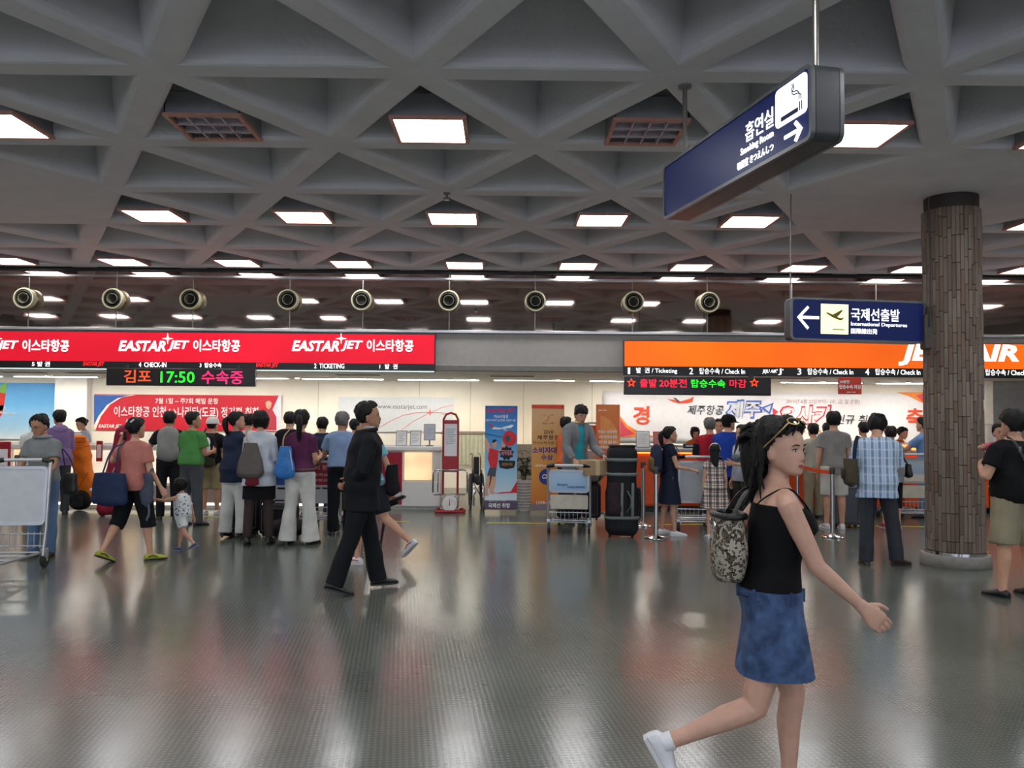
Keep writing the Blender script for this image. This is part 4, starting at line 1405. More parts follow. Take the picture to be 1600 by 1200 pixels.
# ================================================================== queue posts and belts
def post(px, py, label, h=0.93, group='chrome queue posts'):
    p = ground(px, py)
    t = thing('queue_post', label, 'queue post', (p.x, p.y, 0), 0, group)
    MB().lathe([(0.0005, 0), (0.155, 0), (0.16, 0.008), (0.15, 0.018), (0.05, 0.035), (0.03, 0.05), (0.0005, 0.05)], 28).build('base', chrome, t)
    MB().tube([(0, 0, 0.04), (0, 0, h - 0.08)], 0.03, 16).build('pole', steel, t)
    MB().lathe([(0.0005, h - 0.09), (0.036, h - 0.09), (0.038, h - 0.08), (0.038, h - 0.015), (0.03, h), (0.0005, h)], 16).build('head', M('post_head', '#4a4642', 0.4, 0.5), t)
    return t


def belt(a, b, label, mat, sag=0.0, h=0.86):
    pa, pb = a.location + Vector((0, 0, h)), b.location + Vector((0, 0, h))
    o = MB()
    n = 10
    dirv = (pb - pa).normalized()
    nn = Vector((-dirv.y, dirv.x, 0)) * 0.002
    vs, fs = [], []
    rings = []
    for i in range(n + 1):
        t = i / n
        q = pa.lerp(pb, 0.0) + (pb - pa) * (0.03 / (pb - pa).length + t * (1 - 0.06 / (pb - pa).length))
        dz = -sag * 4 * t * (1 - t)
        rings.append([q + nn + Vector((0, 0, dz + .025)), q - nn + Vector((0, 0, dz + .025)), q - nn + Vector((0, 0, dz - .025)), q + nn + Vector((0, 0, dz - .025))])
    ob = o.loft(rings).build('queue_belt', mat, None, smooth=False)
    return tag(ob, label, 'queue belt', 'queue belts')


belt_o = cloth('#d8501f', 'belt_orange')
belt_r = cloth('#b01526', 'belt_red')
qa = post(1025, 841, 'chrome queue post in front of the girl with a rucksack')
qb = post(1005, 821, 'chrome queue post behind the tall black duffel')
qc = post(1301, 839, 'chrome queue post beside the man in the blue chequered shirt')
qd = post(1246, 814, 'chrome queue post behind the walking woman')
belt(qb, qa, 'orange queue belt behind the tall duffel', belt_o)
belt(qd, qc, 'orange queue belt behind the walking woman', belt_o, 0.02)
qe = post(24, 806, 'queue post at the far left behind the trolley man')
qf = post(-60, 806, 'queue post just past the left edge of the view')
belt(qf, qe, 'red queue belt at the far left', belt_r, 0.02)
# red framed notice at the far left
p = at(3, 740, 13.3)
t = thing('notice_stand', 'red framed notice stand at the far left edge', 'sign', (p.x, 13.3, 0))
MB().tube([(0, 0, 0.02), (0, 0, 0.6)], 0.015, 8).lathe([(0.15, 0), (0.15, 0.015), (0.02, 0.03)], 20).build('post', greym, t)
MB().box(-0.13, 0.13, -0.012, 0.012, 0.45, 1.12, 0.008).build('frame', redm, t)
MB().box(-0.09, 0.09, -0.016, -0.0125, 0.6, 1.0).build('sheet', M('notice_white', ''), t, smooth=False)

# sprinkler head under a rib crossing
nx_, ny_ = node(3, 0)
t = thing('sprinkler', 'small sprinkler head under a ceiling rib crossing', 'sprinkler', (nx_, ny_, ZC - .07))
MB().lathe([(.0005, 0), (.04, .004), (.045, .012), (.015, .02), (.012, .045), (.035, .055), (.04, .07), (.0005, .07)], 16).build('body', greym, t)
MB().lathe([(.0005, -.012), (.03, -.012), (.03, -.008), (.0005, 0)], 14).build('deflector', chrome, t)

# ================================================================== people
SKIN = M('skin', '#c99a7f', 0.55, var=0.08, nscale=14, spec=0.35)
SKIN_D = M('skin_tan', '#b5866a', 0.55, var=0.08, nscale=14, spec=0.35)
HAIR = M('hair_black', '#0c0a09', 0.5, var=0.4, nscale=60, bump=0.5, bscale=90, spec=0.3, stretch=(1, 1, 0.18))
HAIR_B = M('hair_brown', '#1e1510', 0.5, var=0.4, nscale=60, bump=0.5, bscale=90, spec=0.3, stretch=(1, 1, 0.18))
HAIR_G = M('hair_grey', '#6a6866', 0.55, var=0.3, nscale=60, bump=0.6, bscale=90, stretch=(1, 1, 0.18))
EYE_W = M('eye_white', '#cfc8c0', 0.25)
EYE_D = M('eye_dark', '#15100d', 0.2)
LIP = M('lip', '#a3564f', 0.4)
BROW = M('brow', '#2a211c', 0.8)

HZ = np.array([0.0, .6, 1.8, 4, 7, 10, 12.5, 16, 19, 21.2, 22.2, 22.5]) / 100
HRX = np.array([1.0, 2.6, 4.2, 5.5, 6.6, 7.2, 7.5, 7.5, 6.5, 4.5, 2.4, .2]) / 100
HYF = np.array([7.6, 8.8, 9.2, 9.2, 9.2, 9.3, 9.5, 8.9, 7.1, 4.4, 2.0, -.2]) / 100
HYB = np.array([5.0, 3.0, .5, -4, -7.2, -9, -9.7, -10, -8.8, -6.4, -4.2, -1.0]) / 100


def head_pt(z, phi, off=0.0, fine=True):
    """point on the head; z from chin, phi 0 = forward, off = outwards"""
    zz = max(0.0, min(0.225, z))
    rx, yf, yb = np.interp(zz, HZ, HRX), np.interp(zz, HZ, HYF), np.interp(zz, HZ, HYB)
    yc, ry = (yf + yb) / 2, (yf - yb) / 2
    s, c = math.sin(phi), math.cos(phi)
    x = (rx + off) * math.copysign(abs(s) ** 0.92, s)
    y = yc + (ry + off) * math.copysign(abs(c) ** 0.92, c)
    if fine and c > 0:
        g = 0.0
        if 0.062 < zz < 0.112:
            g = (0.112 - zz) / 0.040 if zz > 0.072 else (zz - 0.062) / 0.010
        wdt = 0.0085 + 0.005 * max(0, (0.085 - zz) / 0.02) if zz > 0.062 else 0.01
        y += 0.021 * g * math.exp(-(x / wdt) ** 2)
        y -= 0.007 * math.exp(-((abs(x) - 0.031) / 0.016) ** 2) * math.exp(-((zz - 0.106) / 0.011) ** 2)
        y += 0.005 * math.exp(-(x / 0.021) ** 2) * math.exp(-((zz - 0.044) / 0.010) ** 2)
        y -= 0.003 * math.exp(-(x / 0.02) ** 2) * math.exp(-((zz - 0.030) / 0.006) ** 2)
    zo = z + (off * max(0.0, (z - 0.15) / 0.075) if z > 0.15 else 0)
    return Vector((x, y, zo))


def ring_frame(c, right, fwd, rx, ry, n=20, sq=0.9):
    out = []
    for j in range(n):
        a = 2 * PI * j / n
        s, co = math.sin(a), math.cos(a)
        out.append(c + right * (rx * math.copysign(abs(co) ** sq, co)) + fwd * (ry * math.copysign(abs(s) ** sq, s)))
    return out


TM = [(-.075, .075, .07, 0), (-.03, .148, .102, -.004), (.03, .165, .114, -.01), (.10, .153, .106, -.004), (.18, .140, .098, 0), (.27, .148, .104, .003), (.37, .163, .112, .004), (.44, .166, .102, 0), (.49, .140, .084, -.006), (.53, .085, .066, -.012), (.565, .056, .056, -.008)]
TF = [(-.075, .08, .075, 0), (-.03, .158, .108, -.008), (.03, .172, .118, -.016), (.10, .150, .104, -.006), (.18, .122, .088, 0), (.27, .128, .095, .005), (.345, .143, .118, .016), (.40, .145, .108, .010), (.455, .138, .088, 0), (.495, .115, .072, -.006), (.53, .068, .055, -.010), (.565, .046, .047, -.006)]


def nrm(v):
    return Vector(v).normalized()


class Body:
    """joints of one figure, in its own frame: x right, y forward, z up"""

    def __init__(s, ht, sex='m', bulk=1.0, lean=0, twist=0, hyaw=0, hpitch=0, legs=None, arms=None, hroll=0, girth=1.0, bust=0.0, head=1.0):
        s.k = k = ht / 1.70
        s.sex, s.bulk = sex, bulk
        s.girth = girth
        legs = legs or ((0, 0, 2), (0, 0, 2))
        arms = arms or 'hang'
        s.leg = []
        low = 9
        for i, sd in enumerate((1, -1)):
            L = list(legs[i]) + [0, 0, 0]
            th, kb, ab, fp, fy = L[:5]
            hip = Vector((sd * .088 * k, 0, 0))
            A_ = math.radians(th); S_ = math.radians(th - kb); B_ = math.radians(ab)
            knee = hip + nrm((sd * math.sin(B_), math.sin(A_), -math.cos(A_))) * .43 * k
            ank = knee + nrm((sd * math.sin(B_) * .6, math.sin(S_), -math.cos(S_))) * .405 * k
            P_ = math.radians(fp)
            yw = math.radians(9 + fy) * sd
            f = Vector((math.sin(yw) * math.cos(P_), math.cos(yw) * math.cos(P_), -math.sin(P_)))
            u = Vector((math.sin(yw) * math.sin(P_), math.cos(yw) * math.sin(P_), math.cos(P_)))
            sole = ank - u * .072 * k
            low = min(low, sole.z, (sole + f * .185 * k).z, (sole - f * .06 * k).z)
            s.leg.append(dict(hip=hip, knee=knee, ank=ank, f=f, u=u, sole=sole))
        up = Vector((0, 0, -low))
        for l in s.leg:
            for q in ('hip', 'knee', 'ank', 'sole'):
                l[q] = l[q] + up
        s.P = up
        s.lean = math.radians(lean)
        s.tw = math.radians(twist)
        T_ = TM if sex == 'm' else TF
        if bust:
            T_ = [(h, rx, ry + (bust * .5 if .3 < h < .42 else 0), yo + (bust if .3 < h < .42 else 0)) for h, rx, ry, yo in T_]
        s.T = T_
        # spine
        s._sp = []
        p = s.P.copy()
        h = 0.0
        while h < 0.66:
            a = s.lean * min(1.0, h / 0.22)
            s._sp.append((h, p.copy(), a))
            p = p + Vector((0, math.sin(a), math.cos(a))) * .01 * k
            h += .01
        # shoulders, arms
        sx = (.172 if sex == 'm' else .150) * bulk
        c, r, f, u = s.spine(.463)
        s.arm = []
        for i, sd in enumerate((1, -1)):
            sp = arms[i] if not isinstance(arms, str) else arms
            up_, fo, th, curl = ARMS[sp] if isinstance(sp, str) else sp
            def loc(v):
                v = Vector(v)
                return (r * (v.x * sd) + Vector((-r.y, r.x, 0)) * v.y + Vector((0, 0, 1)) * v.z).normalized()
            sh = c + r * (sd * sx * k)
            el = sh + loc(up_) * .285 * k
            wr = el + loc(fo) * .245 * k
            ins = c + r * (sd * sx * .52 * k) + u * (.028 * k)
            s.arm.append(dict(**{'in': ins}, sh=sh - u * (.012 * k), el=el, wr=wr, d=loc(fo), t=loc(th), curl=curl, sd=sd))
        # head
        c, r, f, u = s.spine(.575)
        s.neck = s.spine(.53)[0]
        R_ = Matrix.Rotation(math.radians(hyaw) + s.tw, 3, 'Z') @ Matrix.Rotation(-math.radians(hpitch) - s.lean * .35, 3, 'X') @ Matrix.Rotation(math.radians(hroll), 3, 'Y')
        s.HR = R_
        s.chin = c + R_ @ Vector((0, .012 * k, 0.0))          # chin level under the ear axis
        s.headM = Matrix.Translation(s.chin) @ (R_ * (k * 1.05 * head)).to_4x4()

    def spine(s, h):
        if h <= 0:
            return s.P + Vector((0, 0, h * s.k)), Vector((1, 0, 0)), Vector((0, 1, 0)), Vector((0, 0, 1))
        i = min(len(s._sp) - 1, int(round(h / .01)))
        _, p, a = s._sp[i]
        t = s.tw * min(1.0, h / .4)
        r = Vector((math.cos(t), math.sin(t), 0))
        f0 = Vector((-math.sin(t), math.cos(t), 0))
        u = Vector((0, 0, 1)) * math.cos(a) + f0 * math.sin(a)
        f = f0 * math.cos(a) - Vector((0, 0, 1)) * math.sin(a)
        return p.copy(), r, f, u

    def prof(s, h):
        H_ = [t[0] for t in s.T]
        g = 1 + (s.girth - 1) * math.exp(-((h - .2) / .17) ** 2)
        b = 1 + (s.bulk - 1) * (1 if h < .5 else .5)
        return tuple(float(np.interp(h, H_, [t[q] for t in s.T])) for q in (1, 2, 3)) + (g * b,)

    def torso_rings(s, h0, h1, inf, n=22, step=.03, loose=0.0, hem=0.0, hx=None):
        out = []
        m = max(2, int((h1 - h0) / step) + 1)
        for i in range(m):
            h = h0 + (h1 - h0) * i / (m - 1)
            rx, ry, yo, g = s.prof(max(h, -.03) if hem else h)
            c, r, f, u = s.spine(h)
            e = inf + loose * math.exp(-((h - .15) / .12) ** 2) + hem * max(0.0, (.12 - h) / .2)
            out.append(ring_frame(c + f * (yo * s.k), r, f, (rx * g + e) * s.k, (ry * g + e) * s.k, n))
        return out

    def limb(s, pts, rs, mb, n=12):
        P_, R_ = [], []
        for i in range(len(pts) - 1):
            for t in (0, .25, .5, .75):
                P_.append(pts[i].lerp(pts[i + 1], t))
                R_.append(rs[i] * (1 - t) + rs[i + 1] * t)
        P_.append(pts[-1]); R_.append(rs[-1])
        mb.tube(P_, [x * s.k for x in R_], n)


#        upper arm, forearm, thumb side, finger curl   (x outwards, y forward, z up)
ARMS = {
    'hang': ((.16, -.02, -1), (.05, .18, -1), (0, 1, .1), .35),
    'front': ((.12, .15, -1), (-.25, 1, .12), (.1, .1, 1), .7),
    'push': ((.14, .45, -1), (-.05, 1, -.15), (-.9, .1, .3), 1.1),
    'reach': ((.12, .8, -.75), (-.1, 1, -.25), (-.9, .1, .3), .5),
    'back': ((.30, -.28, -1), (-.75, -.38, -.55), (.1, .2, 1), .6),
    'phone': ((.45, .45, -.75), (-.42, .1, 1), (.1, 1, .2), 1.0),
    'chest': ((.14, .25, -1), (-.75, .75, .25), (0, .2, 1), .8),
    'hold': ((.16, .12, -1), (-.15, .8, .55), (-.6, .1, .7), .9),
    'hip': ((.4, -.15, -1), (-.35, .75, -.55), (0, .3, 1), .5),
    'out': ((.55, .1, -.9), (.55, .25, -.8), (.1, 1, .2), .9),
    'stride_f': ((.14, .42, -1), (.0, .75, -.8), (.1, .6, .7), .4),
    'stride_b': ((.16, -.42, -1), (.1, -.1, -1), (0, 1, 0), .4),
}


def hand(mb, a, k):
    d, t = a['d'], a['t']
    t = (t - d * t.dot(d)).normalized()
    n = d.cross(t) * (-a['sd'])
    w = a['wr']
    rings = []
    for q, hw_, ht_ in ((-.02, .025, .022), (.01, .028, .020), (.035, .036, .018), (.06, .041, .0155), (.085, .041, .013), (.095, .036, .009)):
        c = w + d * (q * k)
        rings.append(ring_frame(c, t, n, hw_ * k, ht_ * k, 12, .8))
    mb.loft(rings)
    cu = a['curl']
    for off, L, r in ((.029, .070, .0088), (.010, .079, .0092), (-.010, .073, .0088), (-.028, .056, .0078)):
        p = w + d * (.082 * k) + t * (off * k)
        pts = [p]
        ang = cu * .55
        for f_ in (.45, .30, .25):
            dr = d * math.cos(ang) + n * math.sin(ang)
            p = p + dr * (L * f_ * k)
            pts.append(p)
            ang += cu
        mb.tube(pts, [r * k, r * .98 * k, r * .9 * k, r * .72 * k], 8)
    p = w + d * (.02 * k) + t * (.024 * k)
    d1 = (d * .72 + t * .62 + n * .30).normalized()
    d2 = (d * .9 + t * .25 + n * (.25 + .4 * cu)).normalized()
    mb.tube([p, p + d1 * (.042 * k), p + d1 * (.042 * k) + d2 * (.03 * k), p + d1 * (.042 * k) + d2 * (.052 * k)], [.013 * k, .0105 * k, .0095 * k, .007 * k], 8)


def mesh_arrays(me):
    v = np.zeros(len(me.vertices) * 3)
    me.vertices.foreach_get('co', v)
    return v.reshape(-1, 3), [tuple(p.vertices) for p in me.polygons]


def wrinkle(me, amp, seed=0, freq=1.0):
    n = len(me.vertices)
    v = np.zeros(n * 3); nn = np.zeros(n * 3)
    me.vertices.foreach_get('co', v)
    me.vertices.foreach_get('normal', nn)
    v = v.reshape(-1, 3); nn = nn.reshape(-1, 3)
    r = np.random.RandomState(seed)
    d = np.zeros(n)
    for i in range(5):
        kx = r.uniform(-1, 1, 3) * np.array([22, 22, 30]) * freq
        w = v + 0.03 * np.sin(v[:, [1, 2, 0]] * 18 + i)
        d += np.sin(w @ kx + r.uniform(0, 6))
    v = v + nn * (amp * d / 2.2)[:, None]
    me.vertices.foreach_set('co', v.ravel())
    me.update()
    return me


def limb_radii(B):
    b = 1 + (B.bulk - 1) * .8
    if B.sex == 'm':
        return [x * b for x in (.088, .058, .056, .036)], [x * b for x in (.052, .041, .040, .026)]
    return [x * b for x in (.088, .054, .052, .033)], [x * b for x in (.044, .035, .034, .022)]


def leg_chain(B, l, frac=1.0):
    """points and radii hip-knee-calf-ankle"""
    lr, _ = limb_radii(B)
    hip, knee, ank = l['hip'], l['knee'], l['ank']
    kd = (ank - knee).normalized()
    calf = knee + (ank - knee) * .3 - Vector((0, 1, 0)) * .012 * B.k
    pts = [hip + Vector((0, 0, .02 * B.k)), hip.lerp(knee, .45), knee, calf, knee.lerp(ank, .75), ank]
    rs = [lr[0], lr[0] * .88, lr[1], lr[2], lr[3] * 1.08, lr[3]]
    return pts, rs


def build_body(B, voxel, skin, fine=False):
    mb = MB()
    mb.loft(B.torso_rings(-.075, .565, 0.0))
    c, r, f, u = B.spine(.53)
    top = B.chin + B.HR @ Vector((0, -.012 * B.k, .06 * B.k))
    nr = (.056 if B.sex == 'm' else .045)
    mb.tube([c - u * .02 * B.k, c.lerp(top, .5), top], [nr * 1.12 * B.k, nr * B.k, nr * 1.02 * B.k], 14)
    _, ar = limb_radii(B)
    for l in B.leg:
        pts, rs = leg_chain(B, l)
        B.limb(pts, rs, mb)
        s_, f_, u_ = l['sole'], l['f'], l['u']
        side = f_.cross(u_)
        k = B.k
        mb.loft([ring_frame(s_ + f_ * (q * k) + u_ * (h_ * k), side, u_, w_ * k, h_ * k * .95, 12, .9) for q, w_, h_ in ((-.05, .018, .022), (-.035, .03, .035), (.01, .032, .038), (.07, .036, .028), (.13, .038, .019), (.17, .028, .014), (.185, .012, .009))])
        mb.tube([l['ank'], s_ + u_ * .03 * k], [.036 * k, .032 * k], 10)
    for a in B.arm:
        mid = a['sh'].lerp(a['el'], .4)
        fm = a['el'].lerp(a['wr'], .3)
        B.limb([a['in'], a['sh'], mid, a['el'], fm, a['wr']], [ar[0] * .85, ar[0] * 1.02, ar[0] * .95, ar[1], ar[2], ar[3]], mb)
    # head
    nz, npv = (52, 64) if fine else (26, 32)
    hm = MB()
    rings = []
    for i in range(nz + 1):
        t = i / nz
        z = .225 * (t if fine else t)
        rings.append([head_pt(z, 2 * PI * j / npv) for j in range(npv)])
    hm.loft(rings)
    for sd in (-1, 1):
        rot = Matrix.Rotation(sd * .35, 3, 'Z') @ Matrix.Rotation(-.12, 3, 'X')
        hm.ell((sd * .073, -.004, .092), (.010, .019, .031), 10, 8, rot)
    hm.xf(B.headM)
    if fine:
        mb.add(hm.v, hm.f)
        me = remesh(mb, voxel, 2, .5)
        extra = []
    else:
        me = remesh(mb, voxel, 2, .5)
        extra = [(np.array(hm.v), hm.f)]
    hb = MB()
    for a in B.arm:
        hand(hb, a, B.k * 1.08)
    hme = remesh(hb, .0042 if fine else .0058, 1, .4)
    extra.append(mesh_arrays(hme))
    bpy.data.meshes.remove(hme)
    v, f = mesh_arrays(me)
    vs, fs = [v], list(f)
    o = len(v)
    for ev, ef in extra:
        vs.append(ev)
        fs += [tuple(i + o for i in q) for q in ef]
        o += len(ev)
    bpy.data.meshes.remove(me)
    out = bpy.data.meshes.new('body')
    out.from_pydata(np.concatenate(vs).tolist(), [], fs)
    out.polygons.foreach_set('use_smooth', [True] * len(out.polygons))
    out.update()
    return out


def hairline(style, phi):
    a = abs((phi + PI) % (2 * PI) - PI)          # 0 front .. pi back
    d = math.degrees(a)
    pts = {'short': ([0, 35, 60, 75, 88, 100, 120, 180], [.188, .182, .165, .135, .118, .105, .050, .040]),
           'fringe': ([0, 35, 55, 70, 88, 100, 120, 180], [.150, .150, .142, .118, .095, .075, .040, .030]),
           'bob': ([0, 35, 48, 58, 75, 100, 120, 180], [.160, .155, .140, .060, .010, .000, .000, .005]),
           'back': ([0, 35, 60, 75, 88, 100, 120, 180], [.186, .180, .168, .150, .128, .095, .055, .045])}[style]
    return float(np.interp(d, pts[0], pts[1]))


def build_hair(B, style, mat, parent, thick=.012, length=0.0, seed=1, fine=False, cap=None):
    base = {'short': 'short', 'fringe': 'fringe', 'bob': 'bob', 'ponytail': 'back', 'long': 'back', 'bun': 'back', 'curly': 'fringe'}[style]
    nz, npv = (44, 56) if fine else (26, 36)
    rng = np.random.RandomState(seed)
    ph = rng.uniform(0, 6, 8)
    rings = []
    for i in range(nz + 1):
        z = .225 * i / nz
        ring = []
        for j in range(npv):
            p = 2 * PI * j / npv
            hl = hairline(base, p)
            w = .0035 * math.sin(7 * p + ph[0] + z * 50) + .0028 * math.sin(15 * p + ph[1] - z * 80) + .003 * math.sin(4 * p + ph[2] - z * 30)
            hl += .006 * math.sin(11 * p + ph[3]) + .004 * math.sin(23 * p + ph[4])
            t_ = thick * (1.35 if style in ('bob', 'curly') and z < .15 else 1.0)
            k_ = max(0.0, min(1.0, (z - hl) / .010))
            off = -.010 + k_ * (t_ + w + .010)
            ring.append(head_pt(z, p, off, fine=False))
        rings.append(ring)
    hb = MB().loft(rings)
    if style == 'ponytail':
        L = length or .26
        hb.tube([(0, -.085, .150), (0, -.125, .148), (.004, -.150, .115), (.006, -.150, .06), (.004, -.140, .06 - L * .35), (0, -.125, .06 - L * .7), (0, -.115, .06 - L)], [.024, .030, .040, .040, .034, .026, .008], 12)
    elif style == 'long':
        L = length or .30
        rr = []
        for i in range(12):
            t_ = i / 11
            z = .15 - t_ * (L + .1)
            rr.append(ring_frame(Vector((0, -.068 - .02 * math.sin(t_ * 2.2), z)), Vector((1, 0, 0)), Vector((0, 1, 0)), .080 * (1 - .35 * t_ ** 2), .044 * (1 - .45 * t_), 18))
        hb.loft(rr)
    elif style == 'bun':
        hb.ell((0, -.115, .135), (.040, .034, .038), 14, 10)
    hb.xf(B.headM)
    o = hb.build('hair', mat, parent)
    if cap:
        cb = MB()
        rings = []
        for i in range(12):
            z = .135 + (.09) * i / 11
            rings.append([head_pt(z, 2 * PI * j / 32, thick + .008, fine=False) for j in range(32)])
        cb.loft(rings)
        cb.xf(B.headM)
        co = cb.build('cap', cap, parent)
        vb = MB()
        a_, b_ = [], []
        for j in range(13):
            u = -1.15 + 2.3 * j / 12
            p = head_pt(.138, u, thick + .006, fine=False)
            q = Vector((p.x * 1.02, p.y + .075 * math.cos(u * 1.25) ** .5 if abs(u) < 1.2 else p.y, p.z - .018))
            a_.append(p); b_.append(q)
        n_ = len(a_)
        vs = a_ + b_ + [p + Vector((0, 0, .006)) for p in a_] + [p + Vector((0, 0, .006)) for p in b_]
        fs = []
        for j in range(n_ - 1):
            fs += [(j, j + 1, n_ + j + 1, n_ + j), (2 * n_ + j, 3 * n_ + j, 3 * n_ + j + 1, 2 * n_ + j + 1), (n_ + j, n_ + j + 1, 3 * n_ + j + 1, 3 * n_ + j)]
        vb.add(vs, fs).xf(B.headM).build('visor', cap, co)
    return o


def build_face(B, parent, fine=False, glasses=False):
    for sd in (-1, 1):
        p = head_pt(.106, sd * .345, 0)
        c = Vector((sd * .031, p.y - .0045, .106))
        e = MB().ell(c, (.0150, .0075, .0058), 14, 8).xf(B.headM).build('eye', EYE_W, parent)
        MB().ell(c + Vector((0, .0045, 0)), (.0062, .0036, .0060), 12, 8).xf(B.headM).build('iris', EYE_D, e)
        MB().tube([Vector((sd * .047, p.y - .004, .1075)), Vector((sd * .040, p.y + .0035, .1125)), Vector((sd * .030, p.y + .0050, .1135)), Vector((sd * .017, p.y + .0040, .1085))], [.0012, .0018, .0018, .0010], 6).xf(B.headM).build('lash', BROW, e)
        MB().tube([Vector((sd * .050, p.y - .004, .124)), Vector((sd * .040, p.y + .006, .1295)), Vector((sd * .028, p.y + .0095, .1295)), Vector((sd * .015, p.y + .0105, .1265))], [.0012, .0028, .0034, .0024], 6).xf(B.headM).build('eyebrow', BROW, parent)
    y0 = head_pt(.044, 0, 0).y
    MB().tube([(-.022, y0 - .0085, .0435), (-.010, y0 - .0015, .0465), (0, y0 + .0005, .0455), (.010, y0 - .0015, .0465), (.022, y0 - .0085, .0435)], [.001, .0042, .0040, .0042, .001], 8).tube([(-.019, y0 - .0080, .0415), (-.008, y0 - .0020, .0385), (0, y0 - .001, .0375), (.008, y0 - .0020, .0385), (.019, y0 - .0080, .0415)], [.001, .0042, .0048, .0042, .001], 8).xf(B.headM).build('lips', LIP, parent)
    if glasses:
        g = MB()
        for sd in (-1, 1):
            cy = head_pt(.106, sd * .35, 0).y + .016
            g.tube([(sd * .034 + .022 * math.cos(i * PI / 8), cy, .104 + .016 * math.sin(i * PI / 8)) for i in range(16)], .0016, 6, close=True)
            g.tube([(sd * .056, cy, .108), (sd * .072, .0, .106)], .0016, 6)
        g.tube([(-.012, head_pt(.106, 0).y + .012, .106), (.012, head_pt(.106, 0).y + .012, .106)], .0016, 6)
        g.xf(B.headM).build('glasses', blackp, parent)


def top_garment(B, mat, parent, name='shirt', hem=-.06, sleeve='short', inf=.016, loose=.01, flare=.015, neck=.545, voxel=.0115, seed=1, amp=.0035, sl_inf=.016, sleeve_mat=None):
    mb = MB()
    mb.loft(B.torso_rings(hem, neck, inf, loose=loose, hem=flare))
    _, ar = limb_radii(B)
    fr = {'short': .62, 'long': 1.9, 'half': .9, 'none': 0.0, 'cap': .32, 'three': 1.5}[sleeve]
    for a in B.arm:
        if fr <= 0:
            continue
        pts, rs = [a['in'], a['sh']], [ar[0] * .85 + sl_inf * .8, ar[0] * 1.02 + sl_inf * .9]
        if fr <= 1:
            pts.append(a['sh'].lerp(a['el'], fr)); rs.append(ar[0] * .9 + sl_inf * 1.5)
        else:
            pts += [a['el'], a['el'].lerp(a['wr'], fr - 1)]
            rs += [ar[1] + sl_inf * 1.1, ar[3] + sl_inf * 1.0]
        B.limb(pts, rs, mb)
    me = remesh(mb, voxel, 3, .5)
    if amp:
        wrinkle(me, amp, seed)
    return link(name, me, mat, parent)


def trousers(B, mat, parent, name='trousers', length=1.0, inf=.014, flare=0.0, waist=.12, voxel=.0115, seed=2, amp=.003, seat=.014):
    """length 1 = to the ankle, .5 = knee"""
    mb = MB()
    mb.loft(B.torso_rings(-.085, waist, seat))
    for l in B.leg:
        hip, knee, ank = l['hip'], l['knee'], l['ank']
        lr, _ = limb_radii(B)
        full = [hip + Vector((0, 0, .01 * B.k)), hip.lerp(knee, .5), knee, knee.lerp(ank, .4), ank - Vector((0, 0, .022 * B.k))]
        fr = [lr[0] + inf, lr[0] * .86 + inf, lr[1] + inf * 1.1, lr[2] + inf * 1.1 + flare * .4, lr[3] + inf * 1.4 + .008 + flare]
        cum = [0, .26, .52, .72, 1.0]
        pts, rs = [], []
        for i in range(5):
            if cum[i] <= length + 1e-6:
                pts.append(full[i]); rs.append(fr[i])
            else:
                t = (length - cum[i - 1]) / (cum[i] - cum[i - 1])
                pts.append(full[i - 1].lerp(full[i], t)); rs.append(fr[i - 1] * (1 - t) + fr[i] * t + flare * (1 - (length > .95)))
                break
        B.limb(pts, rs, mb)
    me = remesh(mb, voxel, 3, .5)
    if amp:
        wrinkle(me, amp, seed)
    return link(name, me, mat, parent)


def skirt(B, mat, parent, name='skirt', waist=.10, drop=.36, inf=.014, flare=.05, pleats=0, top_h=None):
    k = B.k
    rings = []
    n = 44
    lv = 12
    for i in range(lv + 1):
        t = i / lv
        h = waist - t * (waist + drop)
        if h > -.02:
            c, r, f, u = B.spine(h)
            rx, ry, yo, g = B.prof(h)
            c = c + f * yo * k
            rx, ry = (rx * g + inf) * k, (ry * g + inf) * k
        else:
            z = B.P.z + h * k
            xs_, ys_ = [], []
            lr, _ = limb_radii(B)
            for l in B.leg:
                a, b = l['hip'], l['knee']
                q = a.lerp(b, max(0, min(1.0, (a.z - z) / max(1e-3, a.z - b.z))))
                if z < b.z:
                    q = b.lerp(l['ank'], max(0, min(1, (b.z - z) / max(1e-3, b.z - l['ank'].z))))
                rr = (lr[0] + (lr[1] - lr[0]) * min(1, -h / .43)) * k + (inf + .008) * k
                xs_ += [q.x - rr, q.x + rr]; ys_ += [q.y - rr, q.y + rr]
            c = Vector(((min(xs_) + max(xs_)) / 2, (min(ys_) + max(ys_)) / 2, z))
            r, f = Vector((1, 0, 0)), Vector((0, 1, 0))
            rx = max((max(xs_) - min(xs_)) / 2, .165 * k * (1 + B.bulk - 1)) + flare * k * (-h / max(drop, .01))
            ry = max((max(ys_) - min(ys_)) / 2, .105 * k) + flare * k * (-h / max(drop, .01))
        ring = []
        for j in range(n):
            a = 2 * PI * j / n
            w = 1 + (.035 * t * math.cos(pleats * a) if pleats else .012 * t * math.sin(5 * a + 2 * t))
            s_, co = math.sin(a), math.cos(a)
            q_ = .72 if h < -.02 else .9
            ring.append(c + r * (rx * w * math.copysign(abs(co) ** q_, co)) + f * (ry * w * math.copysign(abs(s_) ** q_, s_)))
        rings.append(ring)
    # soften the steps between rings
    for _ in range(2):
        for i in range(1, lv):
            rings[i] = [(rings[i - 1][j] + rings[i][j] * 2 + rings[i + 1][j]) / 4 for j in range(n)]
    return MB().loft(rings).build(name, mat, parent, angle=70)


